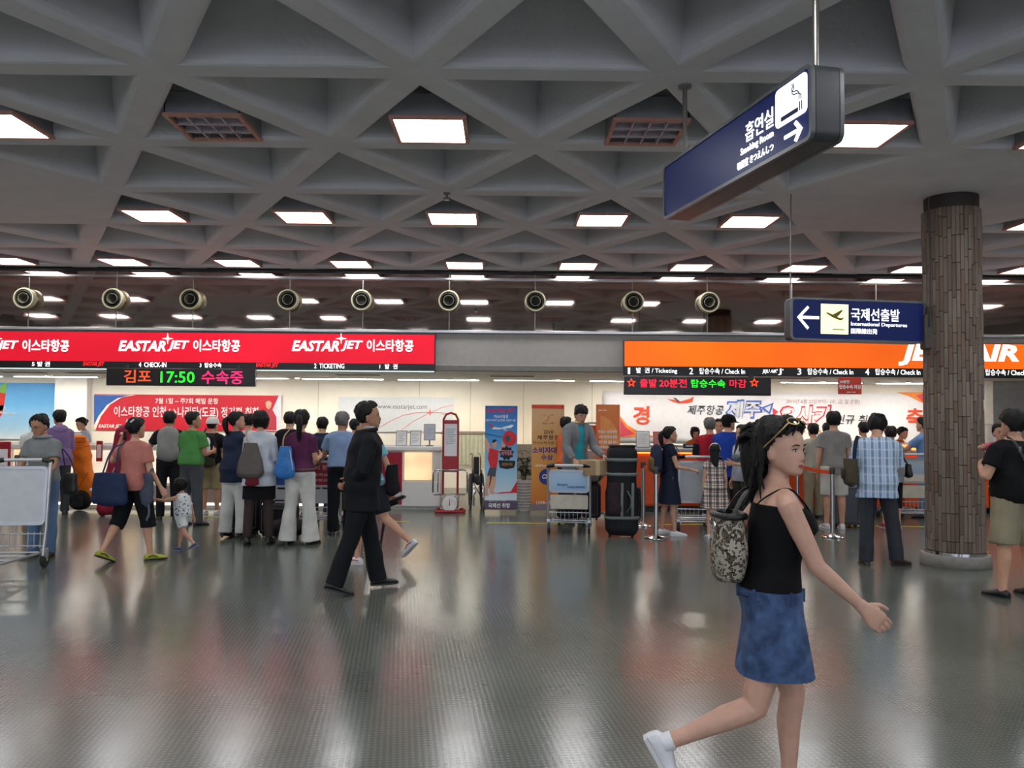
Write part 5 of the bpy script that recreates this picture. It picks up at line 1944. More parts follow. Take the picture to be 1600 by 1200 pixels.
def shoe(B, l, mat, parent, sole_mat=None, heel=0.0, name='shoe', scale=1.0, accent=None):
    s_, f_, u_ = l['sole'], l['f'], l['u']
    side = f_.cross(u_)
    k = B.k * scale
    mb = MB()
    rings = []
    for q, w_, h_ in ((-.068, .016, .040), (-.060, .029, .062), (-.03, .037, .082), (.015, .039, .088), (.05, .041, .076), (.09, .046, .060), (.135, .047, .048), (.172, .038, .038), (.195, .022, .030), (.203, .008, .022)):
        ring = []
        for j in range(16):
            a = 2 * PI * j / 16
            z = max(.004, h_ * (.5 + .52 * math.sin(a)))
            ring.append(s_ + f_ * (q * k) + side * (w_ * k * math.cos(a)) + u_ * (z * k))
        rings.append(ring)
    o = mb.loft(rings).build(name, mat, parent)
    sb = MB()
    out = [(-.072, 0), (-.06, .032), (-.02, .040), (.04, .041), (.09, .050), (.14, .051), (.18, .038), (.205, .014)]
    poly = [(q, w) for q, w in out] + [(q, -w) for q, w in reversed(out)]
    lo = [s_ + f_ * (q * k) + side * (w * k) - u_ * (.002 * k) for q, w in poly]
    hi = [p + u_ * (.016 * k) for p in lo]
    sb.loft([lo, hi])
    if heel:
        sb.tube([s_ - f_ * (.045 * k), s_ - f_ * (.045 * k) - Vector((0, 0, heel))], [.022 * k, .012 * k], 8)
    sb.build('sole', sole_mat or darkgrey, o)
    if accent:
        for sd in (-1, 1):
            MB().tube([s_ + f_ * (q * k) + side * (sd * w_ * k) + u_ * (h_ * k) for q, w_, h_ in ((-.03, .0375, .045), (.03, .040, .055), (.08, .0435, .035))], .006, 6).build('stripe', accent, o)
    return o


def person(label, ht, loc, heading, group=None, body=None, skin=SKIN, hair=('short', HAIR), face=False, fine=False, voxel=None, glasses=False, thick=.017, hlen=0, cap=None, seed=1):
    B = Body(ht, **(body or {}))
    me = build_body(B, voxel or (.0065 if fine else .0125), skin, fine)
    o = link('person', me, skin)
    o.location = (loc[0], loc[1], 0)
    o.rotation_euler = (0, 0, math.radians(heading))
    tag(o, label, 'person', group)
    if hair:
        build_hair(B, hair[0], hair[1], o, thick, hlen, seed, fine, cap)
    if face:
        build_face(B, o, fine, glasses)
    return o, B


def head_height(px, py, Y):
    return at(px, py, Y).z


def bag_root(name, label, cat, per):
    t = bpy.data.objects.new(name, None)
    COL.objects.link(t)
    t.empty_display_size = .1
    t.location = per.location
    t.rotation_euler = per.rotation_euler
    return tag(t, label, cat)


def soft_bag(c, size, mat, parent, name='bag_body', rot=None, seed=1, droop=.25, amp=.006, full=False):
    """a sagging cloth pouch: narrower at the mouth, fuller below"""
    rings = []
    n = 26
    for i in range(11):
        t = i / 10
        z = size[2] * (t - .5)
        w = (1 - .0 * t) * (1 - droop * t ** 1.5) * (math.sqrt(max(0.02, 1 - (1 - min(1, t / .22)) ** 2)))
        d_ = w * (1 - .35 * t)
        if full:
            w = (1 - abs(2 * t - 1) ** 5 * .96) ** .4 * (1 - .12 * t)
            d_ = (1 - abs(2 * t - 1) ** 3 * .97) ** .5 * (1 - .15 * t)
        rings.append(ring_frame(Vector((0, 0, z)), Vector((1, 0, 0)), Vector((0, 1, 0)), size[0] / 2 * w, size[1] / 2 * d_, n, .75))
    mb = MB().loft(rings)
    m4 = Matrix.Translation(c) @ (rot.to_4x4() if rot is not None else Matrix.Identity(4))
    mb.xf(m4)
    o = mb.build(name, mat, parent, angle=70)
    wrinkle(o.data, amp, seed, 1.2)
    return o


def strap(pts, w, mat, parent, name='strap', th=.3):
    P_ = [Vector(p) for p in pts]
    # round the corners
    for _ in range(2):
        Q = [P_[0]]
        for i in range(len(P_) - 1):
            Q += [P_[i].lerp(P_[i + 1], .25), P_[i].lerp(P_[i + 1], .75)]
        Q.append(P_[-1])
        P_ = Q
    return MB().tube(P_, w, 8, flat=th).build(name, mat, parent)


def backpack(per, B, label, mat, size=(.30, .16, .42), straps=True, pocket=None, h=.30, seed=1, name='rucksack'):
    t = bag_root(name, label, 'rucksack', per)
    c, r, f, u = B.spine(h)
    rx, ry, yo, g = B.prof(h)
    back = c - f * ((ry * g + .02) * B.k + size[1] / 2)
    rot = Matrix((r, f, u)).transposed()
    soft_bag(back, size, mat, t, 'main_pouch', rot, seed, .2, full=True)
    if pocket:
        soft_bag(back - f * (size[1] * .42) - u * size[2] * .18, (size[0] * .8, size[1] * .5, size[2] * .5), pocket, t, 'pocket', rot, seed + 1, .15, full=True)
    if straps:
        for sd in (-1, 1):
            x = sd * .085 * B.k
            c2, r2, f2, u2 = B.spine(.50)
            ft = (B.prof(.40)[1] * B.prof(.4)[3] + .03) * B.k
            strap([back + r * x * .8 + u * size[2] * .42 + f * size[1] * .3, c2 + r2 * x + u2 * .055 * B.k - f2 * .03 * B.k, c2 + r2 * x * 1.15 + u2 * .03 * B.k + f2 * .06 * B.k, B.spine(.40)[0] + r2 * x * 1.3 + f2 * ft, B.spine(.27)[0] + r2 * x * 1.5 + f2 * ft * .8, back + r * x * 1.5 - u * size[2] * .38 + f * size[1] * .4], .016, mat, t)
    return t

# ================================================================== patterned cloths
def pattern_mat(key, base, kind, c2, c3=None, f=20.0, rough=0.85):
    if key in _mats:
        return _mats[key]
    m = bpy.data.materials.new(key)
    m.use_nodes = True
    nt = m.node_tree
    N, L = nt.nodes.new, nt.links.new
    b = nt.nodes['Principled BSDF']
    b.inputs['Roughness'].default_value = rough
    b.inputs['Specular IOR Level'].default_value = 0.2
    tc = N('ShaderNodeTexCoord')
    col = None

    def stripe(axis, freq, lo, colr, prev, alpha=1.0, phase=0.0):
        sp = N('ShaderNodeSeparateXYZ'); L(tc.outputs['Object'], sp.inputs[0])
        mu = N('ShaderNodeMath'); mu.operation = 'MULTIPLY_ADD'; mu.inputs[1].default_value = freq; mu.inputs[2].default_value = phase
        L(sp.outputs[axis], mu.inputs[0])
        fr = N('ShaderNodeMath'); fr.operation = 'FRACT'; L(mu.outputs[0], fr.inputs[0])
        gt = N('ShaderNodeMath'); gt.operation = 'LESS_THAN'; gt.inputs[1].default_value = lo; L(fr.outputs[0], gt.inputs[0])
        ml = N('ShaderNodeMath'); ml.operation = 'MULTIPLY'; ml.inputs[1].default_value = alpha; L(gt.outputs[0], ml.inputs[0])
        mx = N('ShaderNodeMix'); mx.data_type = 'RGBA'
        L(ml.outputs[0], mx.inputs[0])
        if prev is None:
            mx.inputs[6].default_value = (*lin(base), 1)
        else:
            L(prev, mx.inputs[6])
        mx.inputs[7].default_value = (*lin(colr), 1)
        return mx.outputs[2]

    if kind == 'plaid':
        col = stripe(0, f, .38, c2, None, .75)
        col = stripe(2, f, .38, c2, col, .6)
        if c3:
            col = stripe(0, f, .12, c3, col, .8, .3)
            col = stripe(2, f, .12, c3, col, .8, .3)
    elif kind == 'stripe':
        col = stripe(0, f, .4, c2, None, .8)
        col = stripe(0, f * 2, .3, c3 or c2, col, .5, .25)
        col = stripe(2, f * .8, .2, c3 or c2, col, .35)
    else:
        vo = N('ShaderNodeTexVoronoi'); vo.inputs['Scale'].default_value = f
        n0 = N('ShaderNodeTexNoise'); n0.inputs['Scale'].default_value = f * .7
        L(tc.outputs['Object'], n0.inputs['Vector'])
        ad = N('ShaderNodeMix'); ad.data_type = 'VECTOR'; ad.inputs[0].default_value = .12
        L(tc.outputs['Object'], ad.inputs[4]); L(n0.outputs['Color'], ad.inputs[5])
        L(ad.outputs[1], vo.inputs['Vector'])
        rp = N('ShaderNodeValToRGB')
        L(vo.outputs['Distance'], rp.inputs[0])
        e = rp.color_ramp.elements
        if kind == 'dots':
            e[0].position, e[1].position = .22, .28
            e[0].color, e[1].color = (*lin(c2), 1), (*lin(base), 1)
        else:
            e[0].position, e[1].position = .28, .5
            e[0].color, e[1].color = (*lin(c3), 1), (*lin(c2), 1)
            x = e.new(.36); x.color = (*lin(base), 1)
            rp.color_ramp.interpolation = 'CONSTANT'
        col = rp.outputs[0]
    L(col, b.inputs['Base Color'])
    n2 = N('ShaderNodeTexNoise'); n2.inputs['Scale'].default_value = 14
    L(tc.outputs['Object'], n2.inputs['Vector'])
    bp = N('ShaderNodeBump'); bp.inputs['Strength'].default_value = .3; bp.inputs['Distance'].default_value = .02
    L(n2.outputs[0], bp.inputs['Height']); L(bp.outputs[0], b.inputs['Normal'])
    _mats[key] = m
    return m


def G2(px, py):
    p = ground(px, py)
    return (p.x, p.y)


def Y2(px, Y):
    return (at(px, 700, Y).x, Y)


def stand(px, Y, top):
    return at(px, top, Y).z - .018


shoe_black = M('shoe_black', '#161413', 0.35)
shoe_white = M('shoe_white', '#d9dade', 0.5)
shoe_brown = M('shoe_brown', '#3a2a22', 0.4)
sole_white = M('sole_white', '#c9c9c9', 0.6)
denim = M('denim_blue', '#5d7a9c', 0.85, var=0.25, nscale=4, bump=.3, bscale=20)
dark_jean = M('denim_dark', '#2c3038', 0.85, var=0.25, nscale=4, bump=.3, bscale=20)
leather_black = M('leather_black', '#121213', 0.4, bump=.2, bscale=60)


def shoes(B, p, mat, sole=None, **kw):
    for l in B.leg:
        shoe(B, l, mat, p, sole, **kw)


# ------------------------------------------------------------------ luggage trolleys
def trolley(label, loc, rz, panel, lower=None, s=1.0, zs=1.0, text=None, silver='#b9bcbf'):
    t = thing('luggage_trolley', label, 'trolley', (loc[0], loc[1], 0), math.radians(rz), 'luggage trolleys')
    al = M('trolley_' + silver, silver, 0.35, 0.75, var=0.06)
    w = .29 * s
    z0, z1 = .44 * zs, 1.03 * zs
    for sd in (-1, 1):
        x = sd * w
        MB().tube([(x, .10, .13), (x, .04, .40 * zs), (x, -.01, z1 - .04), (x * .97, -.05, z1 + .03)], .017, 10).build('post', al, t)
        MB().tube([(x * .85, .0, .15), (x * .72, .75, .17), (x * .6, .92, .16)], .016, 8).build('base_rail', al, t)
    MB().tube([(-w * .97, -.05, z1 + .03), (-w * .6, -.10, z1 + .045), (w * .6, -.10, z1 + .045), (w * .97, -.05, z1 + .03)], .018, 10).build('handle_bar', M('handle_white', '#c9cbcc', .35, .4), t)
    for sd in (-1, 1):
        MB().tube([(sd * w * 1.02, -.045, z1 + .028), (sd * w * .66, -.097, z1 + .046)], .026, 10).build('grip', blackp, t)
    pn = MB().prism(rounded(-w + .025, w - .025, (z0 + .19) if lower else z0, z1 - .03, .05), .005, .03)
    sh_ = Matrix.Identity(4)
    sh_[1][2] = -.08
    sh_[1][3] = .05
    pn.xf(sh_).build('ad_panel', panel, t, smooth=False)
    o_, i_ = rounded(-w + .012, w - .012, (z0 + .18) if lower else z0 - .012, z1 - .015, .055), rounded(-w + .04, w - .04, (z0 + .21) if lower else z0 + .018, z1 - .045, .04)
    MB().loft([[(x, 0, z) for x, z in o_], [(x, .035, z) for x, z in o_], [(x, .035, z) for x, z in i_], [(x, 0, z) for x, z in i_]], close=True).xf(sh_).build('panel_rim', al, t, smooth=False)
    if lower:
        MB().prism(rounded(-w + .03, w - .03, z0 - .04, z0 + .15, .02), .005, .03).xf(sh_).build('lower_panel', lower, t, smooth=False)
    if text:
        for body, x0, x1, za, zb, m_ in text:
            zc = (za + zb) / 2 * zs
            lettering(t, body, x0 * s, x1 * s, za * zs, zb * zs, .05 - .08 * zc + .004, m_, .01)
    # wire basket foot and cross bars
    for yy in (.05, .28, .52, .76):
        MB().tube([(-w * .8 + yy * .06, yy, .16), (w * .8 - yy * .06, yy, .16)], .010, 8).build('cross_bar', al, t)
    for i in range(9):
        x = (-.8 + 1.6 * i / 8) * w
        MB().tube([(x, .035, .20 * zs), (x, .03, .36 * zs)], .005, 6).build('basket_wire', al, t)
    for z_ in (.22, .34):
        MB().tube([(-w * .95, .032, z_ * zs), (w * .95, .032, z_ * zs)], .007, 6).build('basket_bar', al, t)
    for sd in (-1, 1):
        wheel(t, (sd * w * .95, .02, .085), .085, .035, 'caster')
        MB().box(sd * w * .95 - .028, sd * w * .95 + .028, -.01, .06, .10, .20, .008).build('fork', al, t)
        wheel(t, (sd * w * .62, .82, .065), .065, .03, 'caster')
        MB().box(sd * w * .62 - .022, sd * w * .62 + .022, .80, .84, .08, .16, .006).build('fork', al, t)
    return t


silver_panel = M('panel_silver', '#c3c6ca', 0.5, 0.15, var=0.05)
blue_panel = grad('panel_blue', [(0, '#8fb7dd'), (1, '#c3dcf0')], .5, 1.0)
beige_panel = M('panel_beige', '#c7c1b0', 0.6)
red_panel = M('panel_red', '#a02436', 0.5)
navy_print = M('print_navy', '#29407e', 0.6)


def suitcase(label, loc, rz, size, mat, z=0.0, tilt=0.0, handle=True, name='suitcase', stripe_mat=None, yaw_only=True):
    t = thing(name, label, 'suitcase', (loc[0], loc[1], z), math.radians(rz))
    if tilt:
        t.rotation_euler = (math.radians(tilt), 0, math.radians(rz))
    w, d, h = size
    MB().box(-w / 2, w / 2, -d / 2, d / 2, .03, h, min(.05, d * .25), seg=3).build('shell', mat, t)
    for sd in (-1, 1):
        o_ = rounded(-w / 2 + .05, w / 2 - .05, .08, h - .05, .03)
        MB().tube([(x, sd * (d / 2 + .002), zz) for x, zz in o_], .008, 6, close=True).build('piping', M('piping', '#3a3b3f', .6), t)
    if handle:
        MB().tube([(-.08, 0, h - .005), (-.08, 0, h + .03), (-.06, 0, h + .045), (.06, 0, h + .045), (.08, 0, h + .03), (.08, 0, h - .005)], .011, 8).build('handle', blackp, t)
    for sx_ in (-1, 1):
        for sy_ in (-1, 1):
            MB().lathe([(.0005, -.014), (.026, -.014), (.03, 0), (.026, .014), (.0005, .014)], 14, c=(sx_ * (w / 2 - .06), sy_ * (d / 2 - .05), .03), axis='x').build('wheel', tyre, t)
    if stripe_mat:
        for zz in (.3, .68):
            MB().box(-w / 2 - .004, w / 2 + .004, -d / 2 - .004, d / 2 + .004, h * zz - .025, h * zz + .025, .01).build('strap', stripe_mat, t)
    return t


# ================================================================== the man pushing a trolley at the far left
T1 = trolley('silver luggage trolley pushed by the man in a grey shirt', (at(28, 800, 8.62).x, 8.62), 186, silver_panel, None, 1.02, 1.02)
p, B = person('man in grey short-sleeved shirt pushing a trolley at the far left', stand(68, 9.25, 647), Y2(70, 9.25), 172, face=True, glasses=True, skin=SKIN_D, body=dict(arms=(((.14, .35, -1), (.05, .85, -.55), (-.9, .1, .3), 1.2), ((.14, .35, -1), (.05, .85, -.55), (-.9, .1, .3), 1.2)), lean=6, hpitch=14, hyaw=-8))
top_garment(B, cloth('#7d8182'), p, hem=-.09, seed=3)
MB().tube([B.spine(.53)[0] + Vector((math.cos(a) * .085, math.sin(a) * .078 + .004, .012)) for a in [i * PI / 9 for i in range(18)]], .018, 8, close=True).build('collar', cloth('#8d9090'), p)
trousers(B, denim, p, seed=4)
shoes(B, p, shoe_black)
MB().tube([B.arm[0]['wr'] + B.arm[0]['d'] * .005 + (B.arm[0]['t'] * math.cos(a) + B.arm[0]['d'].cross(B.arm[0]['t']) * math.sin(a)) * .029 for a in [i * PI / 6 for i in range(12)]], .009, 6, close=True).build('wristband', M('lime_band', '#c8d24a', .6), p)
# black handbag hanging behind him
q = at(100, 740, 9.9)
t = thing('handbag', 'small black handbag hanging beside the man in grey', 'bag', (p.location.x + .33, 9.2, 0))
soft_bag(Vector((-.02, 0, .80)), (.18, .10, .24), leather_black, t, seed=3)
strap([(-.07, 0, .90), (-.10, .02, 1.10), (-.14, .02, 1.22), (-.02, .02, 1.08), (.04, 0, .90)], .007, leather_black, t)

# ================================================================== at the left desks
p, B = person('person with dark hair half hidden behind the trolley man', stand(66, 13.2, 651), Y2(54, 13.2), 10, hair=('short', HAIR), body=dict(arms='front'))
top_garment(B, cloth('#d5d6d2'), p, seed=5); trousers(B, dark_jean, p); shoes(B, p, shoe_black)
p, B = person('person in purple hooded jacket at the left desk', stand(92, 13.0, 641), Y2(92, 13.0), 35, hair=('fringe', HAIR), body=dict(sex='f', arms='front', bulk=1.08, hyaw=20))
top_garment(B, cloth('#7a6390'), p, 'jacket', sleeve='long', hem=-.10, inf=.024, seed=6)
MB().ell(B.spine(.52)[0] + Vector((0, -.085, -.01)), (.11, .045, .07), 16, 10).build('hood', cloth('#8a739f'), p)
trousers(B, dark_jean, p); shoes(B, p, shoe_black)
p, B = person('desk clerk in pale blue blouse behind the left desk', stand(134, 15.1, 652), Y2(134, 15.1), 140, face=True, hair=('bun', HAIR), body=dict(sex='f', arms='front', hpitch=18, lean=6))
top_garment(B, cloth('#c4ccde'), p, 'blouse', seed=7); skirt(B, cloth('#2a2e3c'), p); shoes(B, p, shoe_black)

# tall orange bag, black round bag and folded pushchair beside it
gx_, gy_ = G2(140, 795)
t = thing('travel_bag', 'tall upright orange travel bag leaning at the left desk', 'bag', (gx_, gy_ - .15, 0))
og = cloth('#d9711c', 'orange_nylon', .5)
rr = []
for i in range(22):
    z = .06 + 1.16 * i / 21
    w = .165 - .02 * math.sin(i * .7) - (.02 if i > 12 else 0)
    e = .5 if i in (0, 21) else (.85 if i in (1, 20) else 1)
    rr.append(ring_frame(Vector((-.05 - .0 * i + .035 * math.sin(i * .25) - .05 * (i / 21), .02, z)), Vector((1, 0, 0)), Vector((0, 1, 0)), w * e, .13 * e, 20, .8))
o = MB().loft(rr).build('bag_body', og, t, angle=80)
wrinkle(o.data, .012, 4, 1.0)
strap([(-.16, -.12, .25), (-.02, -.15, .40), (.10, -.13, .62)], .014, cloth('#b85a12'), t)
strap([(-.20, -.10, 1.05), (-.04, -.15, 1.02), (.09, -.10, 1.05)], .012, cloth('#b85a12'), t)
MB().box(-.13, .05, -.14, -.11, 1.10, 1.2, .02).build('flap', og, t)
gx_, gy_ = G2(126, 797)
t = thing('rucksack', 'round black rucksack lying below the orange bag', 'rucksack', (gx_, gy_ - .05, 0))
o = MB().ell((0, 0, .165), (.19, .16, .165), 22, 14).build('main_pouch', cloth('#1c1b1c'), t)
wrinkle(o.data, .012, 5)
soft_bag(Vector((.03, -.14, .14)), (.20, .10, .18), cloth('#242326'), t, 'pocket', seed=6)
strap([(-.12, -.08, .29), (0, -.16, .34), (.10, -.10, .30)], .013, cloth('#5a3c30'), t)
gx_, gy_ = G2(163, 800)
t = thing('pushchair', 'folded pushchair with white and navy frame on the floor', 'pushchair', (gx_, gy_, 0), .2)
MB().tube([(-.22, 0, .36), (-.05, 0, .30), (.16, 0, .12), (.22, 0, .06)], .03, 10).build('frame_tube', M('frame_white', '#c9ccd2', .4), t)
MB().tube([(-.22, .16, .36), (-.05, .16, .30), (.16, .16, .12), (.22, .16, .06)], .03, 10).build('frame_tube', M('frame_white', ''), t)
MB().tube([(-.2, .08, .39), (.0, .08, .30), (.18, .08, .14)], .035, 10, flat=.5).build('folded_seat', cloth('#1f2a4a'), t)
for yy in (-.04, .20):
    wheel(t, (0, 0, 0), .085, .04, 'caster').location = (0, 0, 0)
for o in [c for c in t.children if c.name.startswith('caster')]:
    pass
for o, (xx, yy) in zip([c for c in t.children if c.name.startswith('caster')], ((.21, -.05), (.21, .21))):
    o.rotation_euler = (0, 0, PI / 2)
    o.location = (xx, yy, .088)
wheel(t, (-.02, -.02, .088), .085, .04, 'caster')

# crimson ski bag behind the woman with the navy tote
gx_, gy_ = G2(183, 806)
t = thing('ski_bag', 'tall crimson bag standing behind the salmon-shirted woman', 'bag', (gx_ + .02, gy_, 0))
rr = []
for i in range(18):
    z = .02 + 1.38 * i / 17
    e = .6 if i in (0, 17) else 1
    rr.append(ring_frame(Vector((-.18 + .26 * i / 17, 0, z)), Vector((1, 0, 0)), Vector((0, 1, 0)), (.17 - .05 * i / 17) * e, .11 * e, 18, .8))
o = MB().loft(rr).build('bag_body', cloth('#8f2138', 'crimson_nylon', .55), t, angle=80)
wrinkle(o.data, .008, 7)
strap([(-.24, -.10, .35), (-.12, -.13, .5), (-.02, -.12, .75)], .018, cloth('#c9c4c0'), t)

# salmon shirt, navy tote, child by the hand
sx_, sy_ = G2(207, 876)
p, B = person('woman in salmon T-shirt with navy tote holding a child by the hand', stand(206, sy_, 653), (sx_, sy_), -20, hair=('bun', HAIR), body=dict(sex='f', bulk=1.1, arms=(((.22, .05, -1), (.35, .35, -.85), (.1, 1, .2), 1.0), ((.85, .12, -.70), (-.42, .12, 1), (.1, 1, .2), 1.0)), legs=((10, 8, 8, 0, 25), (-10, 22, 8, 24, -25)), hyaw=-8), seed=4)
top_garment(B, cloth('#b8756a'), p, hem=-.05, seed=8)
trousers(B, cloth('#17181b'), p, 'capri_trousers', length=.62, inf=.03, seed=9)
shoes(B, p, M('shoe_lime', '#a6a83a', .5), blackp, accent=blackp)
MB().tube([B.headM @ head_pt(.20, 2.4, .03, False), B.headM @ head_pt(.175, 2.75, .034, False)], .009, 6).build('hair_clip', M('clip_white', '#d8d8d8', .3), p)
MB().tube([B.headM @ head_pt(.20, -2.9, .03, False), B.headM @ head_pt(.175, -3.0, .034, False)], .009, 6).build('hair_clip', M('clip_white', ''), p)
ph_ = B.arm[1]['wr'] + B.arm[1]['d'] * .09
ph = bag_root('mobile_phone', 'small dark phone held to the ear of the salmon-shirted woman', 'phone', p)
MB().box(-.022, .022, -.009, .009, -.05, .05, .006).xf(Matrix.Translation(ph_ + Vector((.02, .0, .0)))).build('handset', blackp, ph)
tb = bag_root('tote_bag', 'large navy tote bag on the salmon-shirted woman', 'bag', p)
nv = cloth('#23304f', 'navy_canvas', .6)
bc_ = Vector((-.09, -.25, B.P.z - .02))
rr = []
for i in range(9):
    t_ = i / 8
    rr.append(ring_frame(bc_ + Vector((0, 0, .34 * (t_ - .5))), nrm((.99, .1, 0)), nrm((-.1, .99, 0)), (.235 - .05 * t_) * (.8 if i == 0 else 1), (.075 - .03 * t_) * (.7 if i == 0 else 1), 22, .7))
o = MB().loft(rr).build('bag_body', nv, tb, angle=80)
wrinkle(o.data, .008, 9)
shp = B.arm[1]['sh'] + Vector((.03, 0, .07))
for dx in (-.09, .09):
    strap([bc_ + Vector((dx, dx * .1, .16)), bc_ + Vector((dx * .5 - .03, .08, .42)), shp + Vector((0, -.06, -.02)), shp + Vector((.02, .02, .012))], .013, nv, tb)
# grey jacket dangling from her right arm
tj = bag_root('folded_jacket', 'grey folded jacket hanging from the salmon-shirted woman arm', 'jacket', p)
soft_bag(Vector((.22, -.04, B.P.z - .04)), (.15, .09, .34), cloth('#4b5160'), tj, 'cloth', seed=11, amp=.012)
strap([(.21, -.04, B.P.z + .10), (.25, 0, B.P.z + .22), (.23, .04, B.P.z + .12)], .014, cloth('#5c6270'), tj, 'sleeve')
strap([(.24, -.05, B.P.z - .18), (.27, -.06, B.P.z - .28), (.22, -.05, B.P.z - .36)], .016, cloth('#5c6270'), tj, 'sleeve')

cx_, cy_ = G2(284, 862)
p, B = person('small child in white star-print romper walking hand in hand', .80, (cx_, cy_), 70, hair=('bob', HAIR), face=True, body=dict(arms=(((.25, -.2, -1), (.2, -.2, -1), (0, 1, 0), .4), ((.55, .75, -.25), (.2, 1, .12), (0, .2, 1), .8)), legs=((18, 10, 3, 0), (-22, 30, 3, 25)), bulk=1.12, girth=1.2, lean=5, hpitch=10, head=1.42))
B.headM = B.headM
rom = pattern_mat('romper', '#dfe2e4', 'dots', '#27304f', f=26)
top_garment(B, rom, p, 'romper_top', sleeve='none', hem=-.02, inf=.03, voxel=.008, amp=.002)
trousers(B, rom, p, 'romper_shorts', length=.36, inf=.045, seat=.035, voxel=.008, amp=.002)
c, r, f, u = B.spine(.05)
MB().tube([q for q in ring_frame(c, r, f, .21 * B.k, .165 * B.k, 24)], .010, 8, close=True).build('belt', blackp, p)
shoes(B, p, M('sandal', '#3b4a78', .5), M('sandal_sole', '#8d8f96', .6), scale=1.1)
# ================================================================== row of travellers at the left desks
p, B = person('man in black T-shirt with pale grey rucksack at the desk', stand(262, 12.5, 643), Y2(264, 12.5), 18, skin=SKIN_D, body=dict(arms=('front', ((.45, .35, -.8), (.25, .9, -.3), (-.9, .1, .3), .5)), hyaw=-20))
top_garment(B, cloth('#232325'), p, seed=10); trousers(B, cloth('#1b1c1f'), p); shoes(B, p, shoe_black)
backpack(p, B, 'pale grey rucksack worn by the man in black', cloth('#8d8d88'), (.33, .17, .52), h=.30, seed=12)
gx_, gy_ = G2(303, 822)
p, B = person('man in bright green shirt and grey trousers', stand(299, gy_ + .05, 644), (at(300, 700, gy_).x, gy_), -22, skin=SKIN_D, body=dict(arms='front', girth=1.12, hyaw=-38, legs=((2, 0, 2), (0, 0, 4))))
top_garment(B, cloth('#4a8546'), p, hem=.02, loose=.025, sl_inf=.024, seed=11, amp=.005)
trousers(B, cloth('#4d5156'), p, inf=.02); shoes(B, p, shoe_black)
gx_, gy_ = at(331, 700, 13.2).x, 13.2
p, B = person('person in white cap, black shirt and khaki shorts', stand(334, gy_, 653), (gx_, gy_), 0, cap=cloth('#e0e0dc', 'cap_white'), body=dict(arms='hang', hyaw=-15))
top_garment(B, cloth('#18181b'), p, hem=-.04, seed=12)
trousers(B, cloth('#9c8f6c'), p, 'shorts', length=.55, inf=.035, seed=13); shoes(B, p, shoe_white, sole_white, accent=greym)
bpk = backpack(p, B, 'black rucksack with a white cap clipped on', cloth('#202022'), (.29, .16, .40), h=.30, seed=13)
c, r, f, u = B.spine(.34)
bk_ = c - f * .30
hc = bag_root('spare_cap', 'white cap clipped onto a black rucksack', 'cap', p)
MB().ell(bk_ + Vector((.03, -.02, .04)), (.055, .045, .085), 14, 10).build('crown', cloth('#e0e0dc', 'cap_white'), hc)
MB().ell(bk_ + Vector((.05, -.03, -.05)), (.045, .018, .055), 12, 8).build('visor', cloth('#e0e0dc', 'cap_white'), hc)
wb_ = bag_root('waist_bag', 'olive and black bag slung at the hip of the capped traveller', 'bag', p)
soft_bag(Vector((.0, -.21, B.P.z + .05)), (.28, .12, .22), cloth('#3c3a2a'), wb_, seed=14)
strap([(-.13, -.2, B.P.z + .14), (-.17, -.05, B.P.z + .32), (-.1, .02, B.P.z + .56)], .014, blackp, wb_)

gx_, gy_ = G2(374, 847)
p, B = person('woman in loose navy shirt, white trousers and black heels', stand(366, gy_ + .3, 648), (at(368, 700, gy_ + .3).x, gy_ + .3), -28, hair=('ponytail', HAIR), hlen=.14, body=dict(sex='f', arms='front', hyaw=-38, bulk=1.06, legs=((3, 0, 2, 12), (-3, 2, 2, 12))))
top_garment(B, cloth('#232c40'), p, sleeve='half', hem=-.16, inf=.026, loose=.03, flare=.02, seed=15, amp=.006)
trousers(B, cloth('#cfcfcb', 'white_cotton'), p, inf=.026, flare=.016, seed=16); shoes(B, p, shoe_black, heel=.025)
p, B = person('person in white shirt behind the navy-shirted woman', stand(388, 12.8, 647), Y2(388, 12.8), -10, body=dict(arms='front'))
top_garment(B, cloth('#d4d4d8'), p, seed=17); trousers(B, dark_jean, p); shoes(B, p, shoe_black)
gx_, gy_ = G2(402, 851)
p, B = person('woman in white jacket and black skirt with short bobbed hair', stand(408, gy_, 647), (at(406, 700, gy_).x, gy_), 4, hair=('bob', HAIR), thick=.022, body=dict(sex='f', arms=('front', 'front'), legs=((2, 2, 4, 12), (-2, 2, 4, 12))))
top_garment(B, cloth('#c9d0d8', 'white_linen'), p, 'jacket', sleeve='three', hem=-.16, inf=.026, loose=.03, flare=.03, seed=18, amp=.006, sl_inf=.026)
skirt(B, cloth('#16161a'), p, drop=.34, inf=.02, flare=.01)
trousers(B, M('stocking', '#3b302c', .6, spec=.3), p, 'stockings', length=.98, inf=.013, amp=0, seat=.006)
shoes(B, p, shoe_black, heel=.025)
hb_ = bag_root('shoulder_bag', 'slouchy taupe shoulder bag on the white-jacketed woman', 'bag', p)
soft_bag(Vector((-.06, -.22, B.P.z + .15)), (.34, .16, .44), M('taupe_leather', '#57504a', .5, bump=.3), hb_, seed=19, droop=.55)
strap([(-.08, -.21, B.P.z + .34), (-.14, -.15, B.P.z + .48), (-.145, -.02, B.P.z + .545)], .014, M('tan_leather', '#a08468', .5), hb_)
rbg = bag_root('small_pouch', 'small dark red pouch held under the taupe bag', 'bag', p)
soft_bag(Vector((-.03, -.235, B.P.z - .08)), (.17, .08, .12), cloth('#6a1f2c'), rbg, seed=20)

